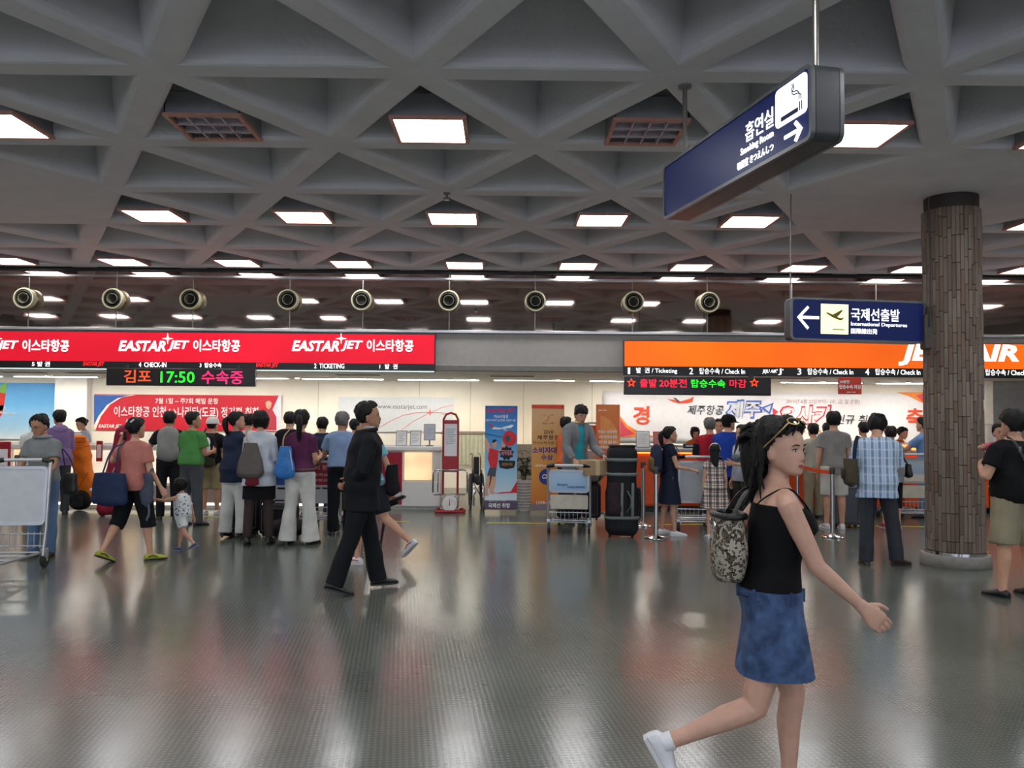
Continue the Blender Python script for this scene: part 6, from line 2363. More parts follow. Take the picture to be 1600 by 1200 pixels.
gx_, gy_ = G2(474, 851)
p, B = person('woman in plum top and white flared trousers with ponytail', stand(470, gy_, 641), (at(470, 700, gy_).x, gy_), -14, hair=('ponytail', HAIR), thick=.020, hlen=.22, body=dict(sex='f', arms='front', bulk=1.03, hyaw=16, hpitch=4, legs=((3, 0, 4), (-3, 3, 4))))
top_garment(B, cloth('#5b2b4c'), p, hem=.03, inf=.014, seed=21, amp=.003)
trousers(B, cloth('#d0cfc9', 'white_drill'), p, inf=.022, flare=.045, waist=.08, seed=22)
shoes(B, p, shoe_black)
c, r, f, u = B.spine(.06)
MB().tube(ring_frame(c + f * (B.prof(.06)[2] * B.k), r, f, .187 * B.k, .135 * B.k, 24), .012, 8, close=True).build('belt', M('belt_brown', '#6a4a34', .5), p)
sb_ = bag_root('shoulder_bag', 'bright blue shoulder bag on the plum-topped woman', 'bag', p)
soft_bag(Vector((-.10, -.20, B.P.z + .14)), (.27, .12, .40), M('blue_nylon', '#2f79c4', .45, bump=.3, var=.15), sb_, seed=23, droop=.5)
strap([(-.14, -.19, B.P.z + .30), (-.16, -.14, B.P.z + .46), (-.14, -.03, B.P.z + .535)], .011, M('tan_leather', ''), sb_)
strap([(-.03, -.22, B.P.z + .30), (.0, -.24, B.P.z + .18), (.02, -.23, B.P.z + .06)], .006, M('chain', '#c9c4b0', .3, .8), sb_, 'chain')

p, B = person('man in black behind the plum-topped woman', stand(456, 12.8, 644), Y2(452, 12.8), -8, body=dict(arms='front', bulk=1.05))
top_garment(B, cloth('#17171a'), p, sleeve='half', seed=24); trousers(B, cloth('#1c1d21'), p); shoes(B, p, shoe_black)
p, B = person('person with navy rucksack behind the blue-shirted man', stand(503, 12.85, 652), Y2(503, 12.85), -5, body=dict(arms='front'), hair=('fringe', HAIR))
top_garment(B, cloth('#27304a'), p, seed=25); trousers(B, dark_jean, p); shoes(B, p, shoe_black)
backpack(p, B, 'navy rucksack between the plum top and the blue shirt', cloth('#252b3e'), (.30, .17, .42), h=.26, seed=25)

gx_, gy_ = G2(526, 836)
p, B = person('grey-haired man in light blue shirt with hand on a trolley', stand(534, gy_, 644), (at(534, 700, gy_).x, gy_), 6, hair=('short', HAIR_G), skin=SKIN_D, body=dict(arms=('front', ((.28, .3, -.9), (.45, .8, -.45), (-.9, .1, .3), .9)), hyaw=-22, girth=1.06))
top_garment(B, cloth('#7f96b8'), p, hem=.05, loose=.02, seed=26, amp=.005)
trousers(B, cloth('#1a1b20'), p, inf=.022); shoes(B, p, shoe_black)
p, B = person('person in grey behind the grey-haired man', stand(553, 12.9, 655), Y2(555, 12.9), -30, face=True, body=dict(arms='front', hyaw=-30))
top_garment(B, cloth('#9aa0aa'), p, seed=27); trousers(B, dark_jean, p); shoes(B, p, shoe_black)

inkp = M('ink_pinkish', '#e0b4b8', .6)
trolley('trolley with dark red board beside the blue-shirted man', (at(497, 780, 11.35).x, 11.35), 0, red_panel, silver_panel, 1.0, .95, [('사랑의 문화', -.20, .20, .88, .95, inkp), ('여행문화상품', -.20, .20, .79, .83, inkp), ('항공여행권', -.20, .12, .71, .75, inkp)])
trolley('trolley with blue board behind the woman in white jacket', (at(427, 780, 11.3).x, 11.3), 0, M('panel_deep_blue', '#2a55a0', .5), silver_panel, 1.0, .95, [('MG', .02, .22, .80, .92, pale)])
suitcase('large black suitcase behind the woman in black skirt', (at(383, 780, 11.15).x, 11.15), 8, (.42, .26, .60), cloth('#17171a', 'case_black', .6))
suitcase('black rolling suitcase left of the white flared trousers', (at(437, 790, 10.9).x, 10.9), -10, (.46, .28, .42), cloth('#1d1c1e', 'case_black2', .6))
t = thing('holdall', 'low black holdall on the floor behind the flared trousers', 'bag', (at(443, 810, 10.55).x, 10.72, 0), .1)
o = MB().ell((0, 0, .13), (.27, .14, .13), 24, 12).build('bag_body', cloth('#1a1a1c', 'case_black3', .6), t); wrinkle(o.data, .008, 31)
strap([(-.1, -.05, .24), (0, -.06, .31), (.1, -.05, .24)], .012, blackp, t, 'handle')

# ================================================================== man in the dark suit
suit = M('suit_black', '#131419', .8, var=.2, nscale=6, bump=.25, bscale=14, spec=.25)
gx_, gy_ = G2(557, 924)
p, B = person('man in black suit with hands clasped behind his back', stand(575, gy_, 631) + .01, (at(566, 700, gy_).x, gy_), -70, face=True, skin=SKIN_D, voxel=.009, body=dict(arms=(((.26, -.30, -1), (-.80, -.16, -.42), (.1, .2, 1), .7), ((.26, -.30, -1), (-.72, -.30, -.36), (.1, .2, 1), .9)), legs=((-15, 6, 2, 16), (14, 3, 2, 0)), bulk=1.06, girth=1.14, lean=6, hyaw=-10, hpitch=-6))
top_garment(B, suit, p, 'suit_jacket', sleeve='long', hem=-.17, inf=.028, loose=.02, flare=.02, voxel=.009, seed=33, amp=.005, sl_inf=.022)
trousers(B, suit, p, inf=.016, flare=.014, voxel=.009, seed=34, amp=.004)
shoes(B, p, shoe_black)
MB().tube([B.spine(.545)[0] + Vector((math.cos(a) * .072, math.sin(a) * .07 + .01, .012 + .01 * math.sin(a))) for a in [i * PI / 9 for i in range(18)]], .020, 8, close=True).build('jacket_collar', suit, p)
MB().tube([B.spine(.555)[0] + Vector((math.cos(a) * .060, math.sin(a) * .058 + .012, .022)) for a in [i * PI / 9 for i in range(18)]], .010, 8, close=True).build('shirt_collar', cloth('#b9bcc2'), p)

# person in pale blue passing behind him
gx_, gy_ = G2(583, 880)
p, B = person('person in light blue top and white trainers walking behind the suited man', 1.62, (at(578, 700, gy_).x, gy_), 66, hair=('fringe', HAIR), body=dict(sex='f', arms=('stride_b', 'hang'), legs=((-20, 34, 2, 42), (8, 6, 2, 0))))
top_garment(B, cloth('#74aec2'), p, hem=-.03, seed=35)
trousers(B, cloth('#22242c'), p, 'shorts', length=.44, inf=.03)
shoes(B, p, shoe_white, sole_white, accent=M('stripe_red', '#b8402e', .5))
jb = bag_root('travel_bag', 'dark jacket and bag slung on the walker behind the suited man', 'bag', p)
soft_bag(Vector((.20, -.16, B.P.z + .02)), (.22, .14, .34), cloth('#1b1a20'), jb, seed=36)
strap([(.18, -.1, B.P.z + .18), (.15, -.07, B.P.z + .42), (.10, .0, B.P.z + .55)], .020, cloth('#3a1f26'), jb)
t = thing('pushchair', 'folded black pushchair frame jutting out behind the suited man', 'pushchair', (at(612, 800, 9.4).x, 9.4, 0), math.radians(12))
MB().tube([(-.30, 0, .52), (-.05, 0, .60), (.12, 0, .67)], .022, 8).build('frame_tube', blackp, t)
MB().tube([(-.30, .14, .50), (-.05, .14, .58), (.14, .14, .65)], .022, 8).build('frame_tube', blackp, t)
MB().box(-.28, .08, .0, .14, .53, .58, .015, rot=Matrix.Rotation(-.3, 3, 'Y')).build('folded_seat', cloth('#1b1a20'), t)
MB().tube([(.12, -.01, .67), (.15, .07, .66), (.14, .15, .65)], .018, 8).build('handle', blackp, t)
MB().tube([(-.30, .07, .50), (-.26, .07, .10)], .016, 8).build('leg', blackp, t)
MB().tube([(-.05, .07, .57), (-.12, .07, .10)], .016, 8).build('leg', blackp, t)
wheel(t, (-.26, .07, .07), .07, .03, 'caster')
wheel(t, (-.12, .07, .07), .07, .03, 'caster')

# ================================================================== man in the grey jacket and his trolley
p, B = person('man in grey blazer and turquoise shirt bending over a trolley', 1.76, Y2(899, 12.35), 205, face=True, hair=('fringe', HAIR), thick=.015, body=dict(arms=(((.2, .25, -1), (-.1, .75, -.7), (-.5, .5, .5), .6), ((.2, .30, -1), (.1, .9, -.5), (-.6, .4, .5), .6)), lean=12, hpitch=22, hyaw=-4))
top_garment(B, cloth('#2f9ba6', 'turquoise'), p, 'shirt', sleeve='none', hem=-.08, inf=.012, seed=41)
blz = cloth('#7a7d80', 'blazer_grey')
rings = []
for i in range(20):
    h = -.14 + (.535 + .14) * i / 19
    rx, ry, yo, g = B.prof(max(h, -.03))
    c, r, f, u = B.spine(h)
    e = .030 + .02 * max(0, (.1 - h) / .2)
    gap = .42 if h < .1 else .42 - .12 * (h - .1)
    pts = []
    for lay, ee in ((0, e), (1, e - .012)):
        arc_ = []
        for j in range(25):
            a = PI / 2 + gap + (2 * PI - 2 * gap) * j / 24
            arc_.append(c + f * (yo * B.k) + r * ((rx * g + ee) * B.k * math.cos(a)) + f * ((ry * g + ee) * B.k * math.sin(a)))
        pts += arc_ if lay == 0 else arc_[::-1]
    rings.append(pts)
MB().loft(rings).build('blazer', blz, p, angle=60)
mb = MB()
_, ar = limb_radii(B)
for a in B.arm:
    s0 = len(mb.v)
    mb = MB()
    B.limb([a['in'], a['sh'], a['el'], a['el'].lerp(a['wr'], .92)], [ar[0] * .9 + .02, ar[0] * 1.02 + .022, ar[1] + .024, ar[3] + .022], mb)
    me = remesh(mb, .011, 3, .5); wrinkle(me, .004, 42)
    link('sleeve', me, blz, p)
for sd in (-1, 1):
    c, r, f, u = B.spine(.30)
    c2 = B.spine(.50)[0]
    MB().tube([c + r * sd * .055 * B.k + f * .135 * B.k, c2.lerp(c, .4) + r * sd * .075 * B.k + f * .13 * B.k, c2 + r * sd * .075 * B.k + f * .07 * B.k + u * .03], [.012, .034, .022], 8, flat=.25, up=tuple(f)).build('lapel', blz, p)
MB().tube([B.spine(.545)[0] + Vector((math.cos(a) * .068, math.sin(a) * .066 + .008, .012)) for a in [i * PI / 9 for i in range(18)]], .014, 8, close=True).build('shirt_collar', cloth('#d8d0a8'), p)
trousers(B, dark_jean, p); shoes(B, p, shoe_black)
gm_x = p.location.x
p, B = person('person in orange shirt seen behind the man in the blazer', stand(887, 13.1, 652), Y2(884, 13.25), -60, hair=('short', HAIR), body=dict(arms='front'))
top_garment(B, cloth('#d86a3a'), p, seed=43); trousers(B, dark_jean, p); shoes(B, p, shoe_black)

tx, ty = G2(888, 837)
trolley('trolley with pale blue board in front of the man in the blazer', (at(889, 790, ty + .1).x, ty + .1), -7, blue_panel, beige_panel, .98, .86, [('KOREA AIRPORTS', -.02, .22, .725, .755, navy_print), ('Smart', -.16, -.02, .76, .80, navy_print)])
# ring emblem on the board is drawn as an oval line
suitcase('dark plum suitcase on the trolley with pale blue board', (at(923, 800, 11.45).x, 11.42), -4, (.26, .34, .50), cloth('#2c2029', 'case_plum', .55), z=.18)
t = thing('holdall', 'beige holdall with dark trim lying on the trolley', 'bag', (at(925, 770, 11.4).x, 11.45, .685), .2)
o = MB().ell((0, 0, .105), (.17, .18, .105), 22, 12).build('bag_body', cloth('#a39a84'), t); wrinkle(o.data, .008, 45)
for xx in (-.07, .07):
    strap([(xx, -.13, .03), (xx, -.17, .12), (xx, -.08, .20), (xx, .02, .22)], .012, cloth('#3c3634'), t)
t = thing('cardboard_box', 'brown cardboard box held by the man in the blazer', 'box', (at(930, 735, 11.15).x, 11.25, .80), .18)
cb = M('cardboard', '#a98a66', .8, var=.1)
MB().box(-.18, .18, -.15, .15, 0, .20, .004).build('carton', cb, t)
MB().box(-.03, .03, -.152, .152, -.0, .202, .001).build('tape', M('tape', '#c9b48e', .4), t)
MB().box(-.18, .18, -.003, .003, .2005, .203).build('flap_seam', M('seam', '#6e573e', .8), t, smooth=False)
t = thing('cardboard_box', 'small brown box between the blazer man and the beige holdall', 'box', (at(927, 752, 11.5).x, 11.78, .18), .0)
MB().box(-.12, .12, -.12, .12, 0, .58, .004).build('carton', cb, t)
MB().box(-.022, .022, -.122, .122, 0, .582, .001).build('tape', M('tape', ''), t)
suitcase('low dark suitcase at the foot of the pale blue trolley', (at(888, 820, 11.5).x, 11.45), 0, (.34, .36, .16), cloth('#15161c', 'case_ink', .6), z=.175, handle=False)

# tall black duffel standing on end
gx_, gy_ = G2(973, 840)
t = thing('duffel_bag', 'tall black upright duffel with grey straps', 'bag', (gx_, gy_ + .1, 0))
dkn = cloth('#1c1d20', 'duffel_black', .6)
rr = []
for i in range(20):
    z = .03 + 1.16 * i / 19
    w = .215 if i < 10 else .195
    e = .82 if i in (0, 19) else 1
    rr.append(ring_frame(Vector((0, 0, z)), Vector((1, 0, 0)), Vector((0, 1, 0)), w * e, .15 * e, 24, .55))
o = MB().loft(rr).build('bag_body', dkn, t, angle=80); wrinkle(o.data, .006, 47)
gst = cloth('#6f7573', 'strap_grey')
for z in (.26, .83, 1.02):
    MB().tube(ring_frame(Vector((0, 0, z)), Vector((1, 0, 0)), Vector((0, 1, 0)), .212 if z < .6 else .195, .152, 24, .55), .022, 8, close=True, flat=1.0).build('strap', gst, t)
for x in (-.02, .12):
    strap([(x, -.155, .26), (x, -.165, .5), (x + .005, -.155, .72)], .018, gst, t)
strap([(.05, -.16, .62), (.10, -.21, .52), (.09, -.21, .42), (.04, -.16, .34)], .012, gst, t, 'handle')
soft_bag(Vector((-.11, -.13, .50)), (.19, .10, .46), cloth('#2a1f24', 'pocket_plum', .6), t, 'pocket', seed=48, droop=.1)
soft_bag(Vector((.20, .0, .42)), (.12, .18, .46), dkn, t, 'side_pocket', seed=49, droop=.1)
MB().box(-.17, .17, -.12, .12, 1.18, 1.215, .015).build('end_flap', dkn, t)
for sx_ in (-.15, .15):
    MB().lathe([(.0005, -.016), (.03, -.016), (.03, .016), (.0005, .016)], 14, c=(sx_, .06, .03), axis='x').build('wheel', tyre, t)

# ================================================================== travellers at the orange desks
gx_, gy_ = G2(1046, 836)
p, B = person('girl in navy school dress with rucksack and white trainers', stand(1050, gy_, 667), (at(1046, 700, gy_).x, gy_), -84, face=True, glasses=True, hair=('ponytail', HAIR), hlen=.16, body=dict(sex='f', arms=(((.12, .25, -1), (.0, 1, -.18), (-.9, .1, .3), 1.0), ((.14, .5, -1), (.0, 1, -.5), (-.9, .1, .3), 1.0)), legs=((4, 2, 2), (-5, 3, 2)), bulk=.97))
nvy = cloth('#1b2233', 'school_navy')
top_garment(B, nvy, p, 'dress_top', sleeve='cap', hem=-.04, inf=.016, seed=51)
skirt(B, nvy, p, 'pleated_skirt', waist=.06, drop=.40, inf=.022, flare=.055, pleats=14)
shoes(B, p, shoe_white, sole_white)
bp_ = backpack(p, B, 'navy and tan rucksack on the girl in navy', cloth('#2b3345'), (.28, .16, .40), h=.30, seed=52, pocket=cloth('#77603f'))
strap([B.spine(.1)[0] + Vector((.12, .02, .02)), B.spine(.0)[0] + Vector((.15, .0, .02)), B.spine(0)[0] + Vector((.155, -.01, -.10))], .012, cloth('#9aa0a6'), bp_, 'loose_strap')
trolley('plain silver trolley held by the girl with a rucksack', (at(1092, 800, 11.3).x, 11.3), -6, silver_panel, None, 1.0, .98)
p, B = person('desk clerk in orange uniform behind the orange desk', stand(1084, 15.0, 667), Y2(1085, 15.0), 195, face=True, hair=('bob', HAIR), body=dict(sex='f', arms='front', hpitch=14, hyaw=-12))
top_garment(B, cloth('#d5632c'), p, 'uniform', sleeve='long', hem=-.1, seed=53); skirt(B, cloth('#34323a'), p); shoes(B, p, shoe_black)
t = thing('card_reader', 'small dark card reader on the worktop before the orange clerk', 'machine', (at(1076, 700, 14.1).x, 14.1, CT))
MB().box(-.09, .09, -.05, .05, 0, .07, .01).build('casing', darkgrey, t)
MB().box(-.06, .06, -.053, -.049, .025, .058, .001).build('screen', M('lcd', '#b9bfb4', .3), t)
p, B = person('grey-haired man in red and black jacket', stand(1108, 12.7, 653), Y2(1109, 12.7), 0, hair=('short', HAIR_G), body=dict(arms='front', bulk=1.06, hyaw=-12))
top_garment(B, cloth('#a3202e'), p, 'jacket', sleeve='long', hem=-.12, inf=.028, seed=54)
trousers(B, dark_jean, p); shoes(B, p, shoe_black)
for sd in (-1, 1):
    c = B.arm[0 if sd > 0 else 1]
    MB().tube([c['sh'].lerp(c['el'], .25), c['sh'].lerp(c['el'], .5), c['sh'].lerp(c['el'], .95)], [.072, .076, .068], 12).build('sleeve_panel', cloth('#1d1c20'), p)
p, B = person('man facing the camera between the red and blue jackets', stand(1124, 13.2, 655), Y2(1124, 13.2), 160, face=True, body=dict(arms='hang'))
top_garment(B, cloth('#3a3d44'), p, seed=55); trousers(B, dark_jean, p); shoes(B, p, shoe_black)
p, B = person('man in royal blue jacket and black cap', stand(1141, 12.3, 649), Y2(1138, 12.3), -32, cap=cloth('#131316', 'cap_black'), body=dict(arms='front', bulk=1.1, girth=1.1, hyaw=-30))
top_garment(B, cloth('#1f3f9c'), p, 'jacket', sleeve='long', hem=-.16, inf=.03, seed=56)
trousers(B, cloth('#17181c'), p); shoes(B, p, shoe_black)
p, B = person('woman with glasses in pale grey printed T-shirt', stand(1158, 11.6, 664), Y2(1160, 11.4), 112, face=True, glasses=True, hair=('ponytail', HAIR_B), body=dict(sex='f', arms=('hang', 'front'), hyaw=6))
top_garment(B, cloth('#a3a9b2'), p, hem=-.08, seed=57)
c, r, f, u = B.spine(.30)
o = MB().tube([c + f * .085 * B.k - r * .07 * B.k, c + f * .135 * B.k, c + f * .085 * B.k + r * .07 * B.k], .055, 12, flat=.9).build('shirt_print', pattern_mat('tee_print', '#6a7680', 'dots', '#38323e', f=22), p)
trousers(B, cloth('#34362f'), p); shoes(B, p, shoe_black)
p, B = person('long-haired girl in black and white chequered dress', stand(1119, 10.9, 694), Y2(1117, 10.9), -6, hair=('long', HAIR), hlen=.28, thick=.02, body=dict(sex='f', arms='hang', bulk=.98, hyaw=-14))
pld = pattern_mat('dress_plaid', '#d8d2c2', 'plaid', '#1d2238', '#7a3230', f=11)
top_garment(B, pld, p, 'dress_top', sleeve='cap', hem=-.05, inf=.022, loose=.03, seed=58, amp=.003)
skirt(B, pld, p, 'dress_skirt', waist=.10, drop=.34, inf=.03, flare=.06, pleats=9)
shoes(B, p, shoe_white, sole_white)
MB().tube([B.headM @ head_pt(.12 + .115 * math.sin(a) if False else .150 + .070 * math.sin(a), (PI / 2) * math.cos(a) * 1.0 if False else 0, .0) for a in (0, 1)] if False else [B.headM @ Vector((.088 * math.cos(a), -.02, .135 + .112 * math.sin(a))) for a in [i * PI / 12 for i in range(13)]], .011, 8).build('headband', M('band_white', '#e2dfd2', .5), p)

# ================================================================== right-hand group
gx_, gy_ = at(1268, 700, 13.2).x, 13.2
p, B = person('person in beige T-shirt and khaki trousers at the orange desk', stand(1271, gy_, 662), (at(1271, 700, gy_).x, gy_), 8, body=dict(arms='front', legs=((0, 0, 1), (0, 0, 1))), hair=('fringe', HAIR))
top_garment(B, cloth('#a6a294'), p, seed=61, hem=-.1); trousers(B, cloth('#968c74'), p, inf=.024); shoes(B, p, shoe_black)
p, B = person('person with dark hair partly hidden behind the grey T-shirt', stand(1290, 13.4, 661), Y2(1294, 13.45), -12, body=dict(arms='front'), hair=('fringe', HAIR))
top_garment(B, cloth('#5a5c60'), p, seed=73); trousers(B, dark_jean, p); shoes(B, p, shoe_black)
p, B = person('dark-haired person beyond the man in blue chequered shirt', stand(1350, 13.3, 660), Y2(1350, 13.3), 8, body=dict(sex='f', arms='front'), hair=('bun', HAIR))
top_garment(B, cloth('#b0aca4'), p, seed=74); trousers(B, dark_jean, p); shoes(B, p, shoe_black)
t = thing('notice_board', 'small red notice board fixed to the left desk beside the clerk', 'sign', (at(156, 700, 13.9).x, 13.89, .78))
MB().box(-.05, .05, -.012, .012, 0, .34, .004).build('board', redm, t)
MB().box(-.035, .035, -.016, -.0125, .06, .28).build('sheet', M('notice_white', ''), t, smooth=False)
gx_, gy_ = G2(1297, 826)
p, B = person('young man in grey T-shirt and white shorts', stand(1309, gy_, 644), (at(1303, 700, gy_).x, gy_), -4, hair=('fringe', HAIR), thick=.022, body=dict(arms='hang', hyaw=-12))
top_garment(B, cloth('#8b8885'), p, hem=-.10, seed=62, amp=.006); trousers(B, cloth('#c3c1ba'), p, 'shorts', length=.5, inf=.035); shoes(B, p, shoe_white, sole_white, accent=greym)
gx_, gy_ = G2(1372, 884)
p, B = person('man in blue chequered shirt and dark jeans looking down', stand(1362, gy_, 646), (at(1370, 700, gy_).x, gy_), -18, hair=('fringe', HAIR), thick=.022, voxel=.010, body=dict(arms=('chest', 'hold'), hpitch=26, hyaw=-14, legs=((6, 2, 10, 0, 45), (0, 0, 3, 0)), bulk=1.05, lean=2))
chk = pattern_mat('shirt_check', '#aec2d8', 'stripe', '#5f86b4', '#dfe6ec', f=14)
top_garment(B, chk, p, sleeve='half', hem=-.14, inf=.030, loose=.03, flare=.03, voxel=.010, seed=63, amp=.007, sl_inf=.028)
trousers(B, dark_jean, p, inf=.016, flare=.014, voxel=.010, seed=64, amp=.004); shoes(B, p, shoe_brown)
mbg = bag_root('shoulder_bag', 'olive canvas shoulder bag on the man in blue chequered shirt', 'bag', p)
soft_bag(Vector((-.27, -.06, B.P.z + .13)), (.16, .28, .30), cloth('#4b4436', 'olive_canvas'), mbg, seed=65, droop=.15)
MB().box(-.365, -.34, -.15, .04, B.P.z + .06, B.P.z + .18, .012).build('flap', cloth('#3b362c'), mbg)
strap([(-.24, -.12, B.P.z + .26), (-.235, -.12, B.P.z + .40), (-.20, -.04, B.P.z + .53), (-.17, .03, B.P.z + .52)], .020, cloth('#232b3c'), mbg)
gx_, gy_ = G2(1388, 825)
p, B = person('woman in grey top and black cropped trousers beside the chequered shirt', stand(1391, gy_, 666), (at(1392, 700, gy_).x, gy_), -14, hair=('bun', HAIR), body=dict(sex='f', arms='front', hyaw=-5, hpitch=10))
top_garment(B, cloth('#7f868a'), p, hem=-.13, sleeve='half', inf=.026, loose=.03, seed=66); trousers(B, cloth('#15161a'), p, 'capri_trousers', length=.70); shoes(B, p, M('shoe_red', '#a83a36', .5), sole_white)
xbg = bag_root('crossbody_bag', 'black crossbody bag on the woman in grey', 'bag', p)
soft_bag(Vector((.24, .04, B.P.z + .05)), (.10, .22, .20), leather_black, xbg, seed=67)
strap([(.22, -.04, B.P.z + .14), (.12, -.14, B.P.z + .28), (-.04, -.13, B.P.z + .44), (-.12, -.02, B.P.z + .53)], .014, leather_black, xbg)
p, B = person('seated desk clerk with hair in a bun behind the orange desk', 1.42, Y2(1407, 15.0), 230, face=True, hair=('bun', HAIR), body=dict(sex='f', arms='front', hpitch=18))
top_garment(B, cloth('#d5632c'), p, 'uniform', seed=68); skirt(B, cloth('#34323a'), p); shoes(B, p, shoe_black)
p, B = person('person in light blue shirt leaning on the desk by the column', stand(1443, 13.3, 652), Y2(1447, 13.2), 38, body=dict(arms=('front', 'reach'), lean=5))
top_garment(B, cloth('#6f93c2'), p, seed=69); trousers(B, denim, p); shoes(B, p, shoe_black)
trolley('trolley with scenic board left of the column', (at(1430, 780, 12.5).x, 12.5), 0, grad('panel_scenic', [(0, '#c9bd9c'), (.45, '#d8cfc0'), (.55, '#9fb4c8'), (1, '#c6d2da')], .5, 1.0), beige_panel, 1.06, .98)
suitcase('slate grey suitcase behind the man in blue chequered shirt', (at(1321, 790, 12.15).x, 12.15), 12, (.34, .24, .62), M('case_slate', '#4d525c', .45), handle=True)

# man in black T-shirt at the right edge with a child on his arm
gx_, gy_ = G2(1572, 933)
p, B = person('man in black T-shirt and khaki shorts carrying a child', stand(1588, gy_, 641), (at(1585, 700, gy_).x, gy_), 14, voxel=.010, hair=('fringe', HAIR), thick=.022, body=dict(arms=('front', ((.42, .10, -1), (-.55, .8, .3), (-.2, .2, 1), .6)), bulk=1.1, girth=1.1, legs=((0, 0, 6), (0, 0, 6)), hyaw=10))
top_garment(B, cloth('#121214'), p, hem=-.03, inf=.026, loose=.03, voxel=.010, seed=71, amp=.006, sl_inf=.03)
trousers(B, cloth('#8f866f'), p, 'shorts', length=.50, inf=.045, seat=.024, flare=.01, voxel=.010, seed=72, amp=.006)
shoes(B, p, shoe_black)
cbg = bag_root('camera_bag', 'black camera bag on a strap at the hip of the man in black', 'bag', p)
MB().box(.02, .28, -.30, -.17, B.P.z - .02, B.P.z + .16, .03, seg=2).build('bag_body', leather_black, cbg)
MB().box(.04, .26, -.31, -.30, B.P.z + .06, B.P.z + .15, .004).build('flap', blackp, cbg)
strap([(.03, -.20, B.P.z + .14), (-.04, -.16, B.P.z + .34), (-.10, -.10, B.P.z + .52), (-.10, -.02, B.P.z + .555)], .014, blackp, cbg)
MB().box(-.085, -.055, -.135, -.115, B.P.z + .42, B.P.z + .47, .004).build('buckle', greym, cbg)
mx_, my_ = p.location.x, p.location.y
cp_, CB = person('small child in pink top carried on the arm of the man in black', .78, (mx_ + .06, my_ + .32), 150, face=True, hair=('bun', HAIR), body=dict(arms=(((.5, .7, -.1), (-.2, 1, .1), (0, .2, 1), .5), ((.4, .8, -.2), (-.2, 1, .1), (0, .2, 1), .5)), legs=((100, 70, 6), (100, 70, 6)), bulk=1.15, girth=1.2, hyaw=18, hpitch=-4, head=1.38))
top_garment(CB, cloth('#c85a72'), cp_, hem=-.02, inf=.02, voxel=.008, amp=.002)
trousers(CB, cloth('#d0c8c8'), cp_, 'leggings', length=.9, inf=.012, voxel=.008, amp=.001)
shoes(CB, cp_, shoe_white)
cp_.location.z = at(1556, 662, my_ + .32).z - (CB.headM @ Vector((0, 0, .24))).z

# ================================================================== woman walking past in the foreground
FY = 3.42
fx_ = at(1206, 900, FY).x
tank = cloth('#0d0d0f', 'tank_black')
p, B = person('woman in black camisole and denim skirt striding to the right', 1.585, (fx_, FY), -95, fine=True, face=True, hair=None, skin=M('skin_fair', '#c49a86', .5, var=.06, nscale=20, spec=.4), body=dict(sex='f', bulk=1.05, girth=1.05, bust=.016, arms=(((.10, .42, -1), (.02, .88, -.78), (.0, .55, .8), .42), ((.22, -.60, -.85), (.0, .5, -1), (0, 1, 0), .5)), legs=((-13, 54, 1, 58), (15, 18, 1, 0)), lean=4, hyaw=-48, hpitch=-1, twist=4))
build_hair(B, 'ponytail', HAIR, p, .024, .24, 5, True)
# loose strands falling behind the neck and over the ear
hs = MB()
rg = random.Random(11)
for i in range(46):
    a = rg.uniform(1.75, 4.5)
    p0 = head_pt(rg.uniform(.12, .2), a, .020, False)
    p1 = head_pt(.08, a, .030, False) + Vector((rg.uniform(-.01, .01), -.012, 0))
    L = rg.uniform(.03, .17)
    p2 = p1 + Vector((rg.uniform(-.012, .012), -.014, -L * .6))
    p3 = p2 + Vector((rg.uniform(-.02, .02), rg.uniform(-.01, .03), -L * .5))
    hs.tube([p0, p1, p2, p3], [.010, .013, .010, .002], 6)
for i in range(26):
    a = rg.uniform(0, 2 * PI)
    p0 = Vector((rg.uniform(-.03, .03), -.10, rg.uniform(.13, .19)))
    dr = Vector((math.cos(a) * .5, -.6, .55 + math.sin(a) * .5)).normalized()
    hs.tube([p0, p0 + dr * .05, p0 + dr * .075 + Vector((0, -.01, -.03)), p0 + dr * .085 + Vector((0, -.015, -.09))], [.014, .013, .009, .002], 6)
for i in range(18):
    a = rg.uniform(-1.25, 1.25)
    p0 = head_pt(.215, a, .020, False)
    p1 = head_pt(.190, a + .3, .022, False)
    p2 = head_pt(.165, a * 1.1 + .55 * (1 if a > 0 else -1), .015, False)
    hs.tube([p0, p1, p2], [.008, .008, .003], 6)
hs.xf(B.headM)
hs.build('loose_hair', HAIR, p)
# camisole: body tube, edge binding and two straps
mb = MB().loft(B.torso_rings(.045, .440, .010, n=30, hem=.0))
me = remesh(mb, .006, 2, .5)
wrinkle(me, .0025, 81, 1.3)
cm = link('camisole', me, tank, p)
for sd in (-1, 1):
    c, r, f, u = B.spine(.425)
    rx, ry, yo, g = B.prof(.425)
    tp = B.spine(.515)[0]
    strap([c + r * sd * .085 * B.k + f * (ry * g + .012) * B.k, B.spine(.47)[0] + r * sd * .098 * B.k + f * .080 * B.k, tp + r * sd * .100 * B.k + f * .01 + u * .012, B.spine(.47)[0] + r * sd * .090 * B.k - f * .090 * B.k, c + r * sd * .07 * B.k - f * (ry * g + .010) * B.k], .0062, tank, cm, 'strap', .5)
dsk = bpy.data.materials.new('denim_skirt')
dsk.use_nodes = True
_t = dsk.node_tree
_b = _t.nodes['Principled BSDF']; _b.inputs['Roughness'].default_value = .85
_tc = _t.nodes.new('ShaderNodeTexCoord')
_n1 = _t.nodes.new('ShaderNodeTexNoise'); _n1.inputs['Scale'].default_value = 16; _n1.inputs['Detail'].default_value = 5
_t.links.new(_tc.outputs['Object'], _n1.inputs['Vector'])
_r1 = _t.nodes.new('ShaderNodeValToRGB')
_r1.color_ramp.elements[0].position = .36; _r1.color_ramp.elements[1].position = .72
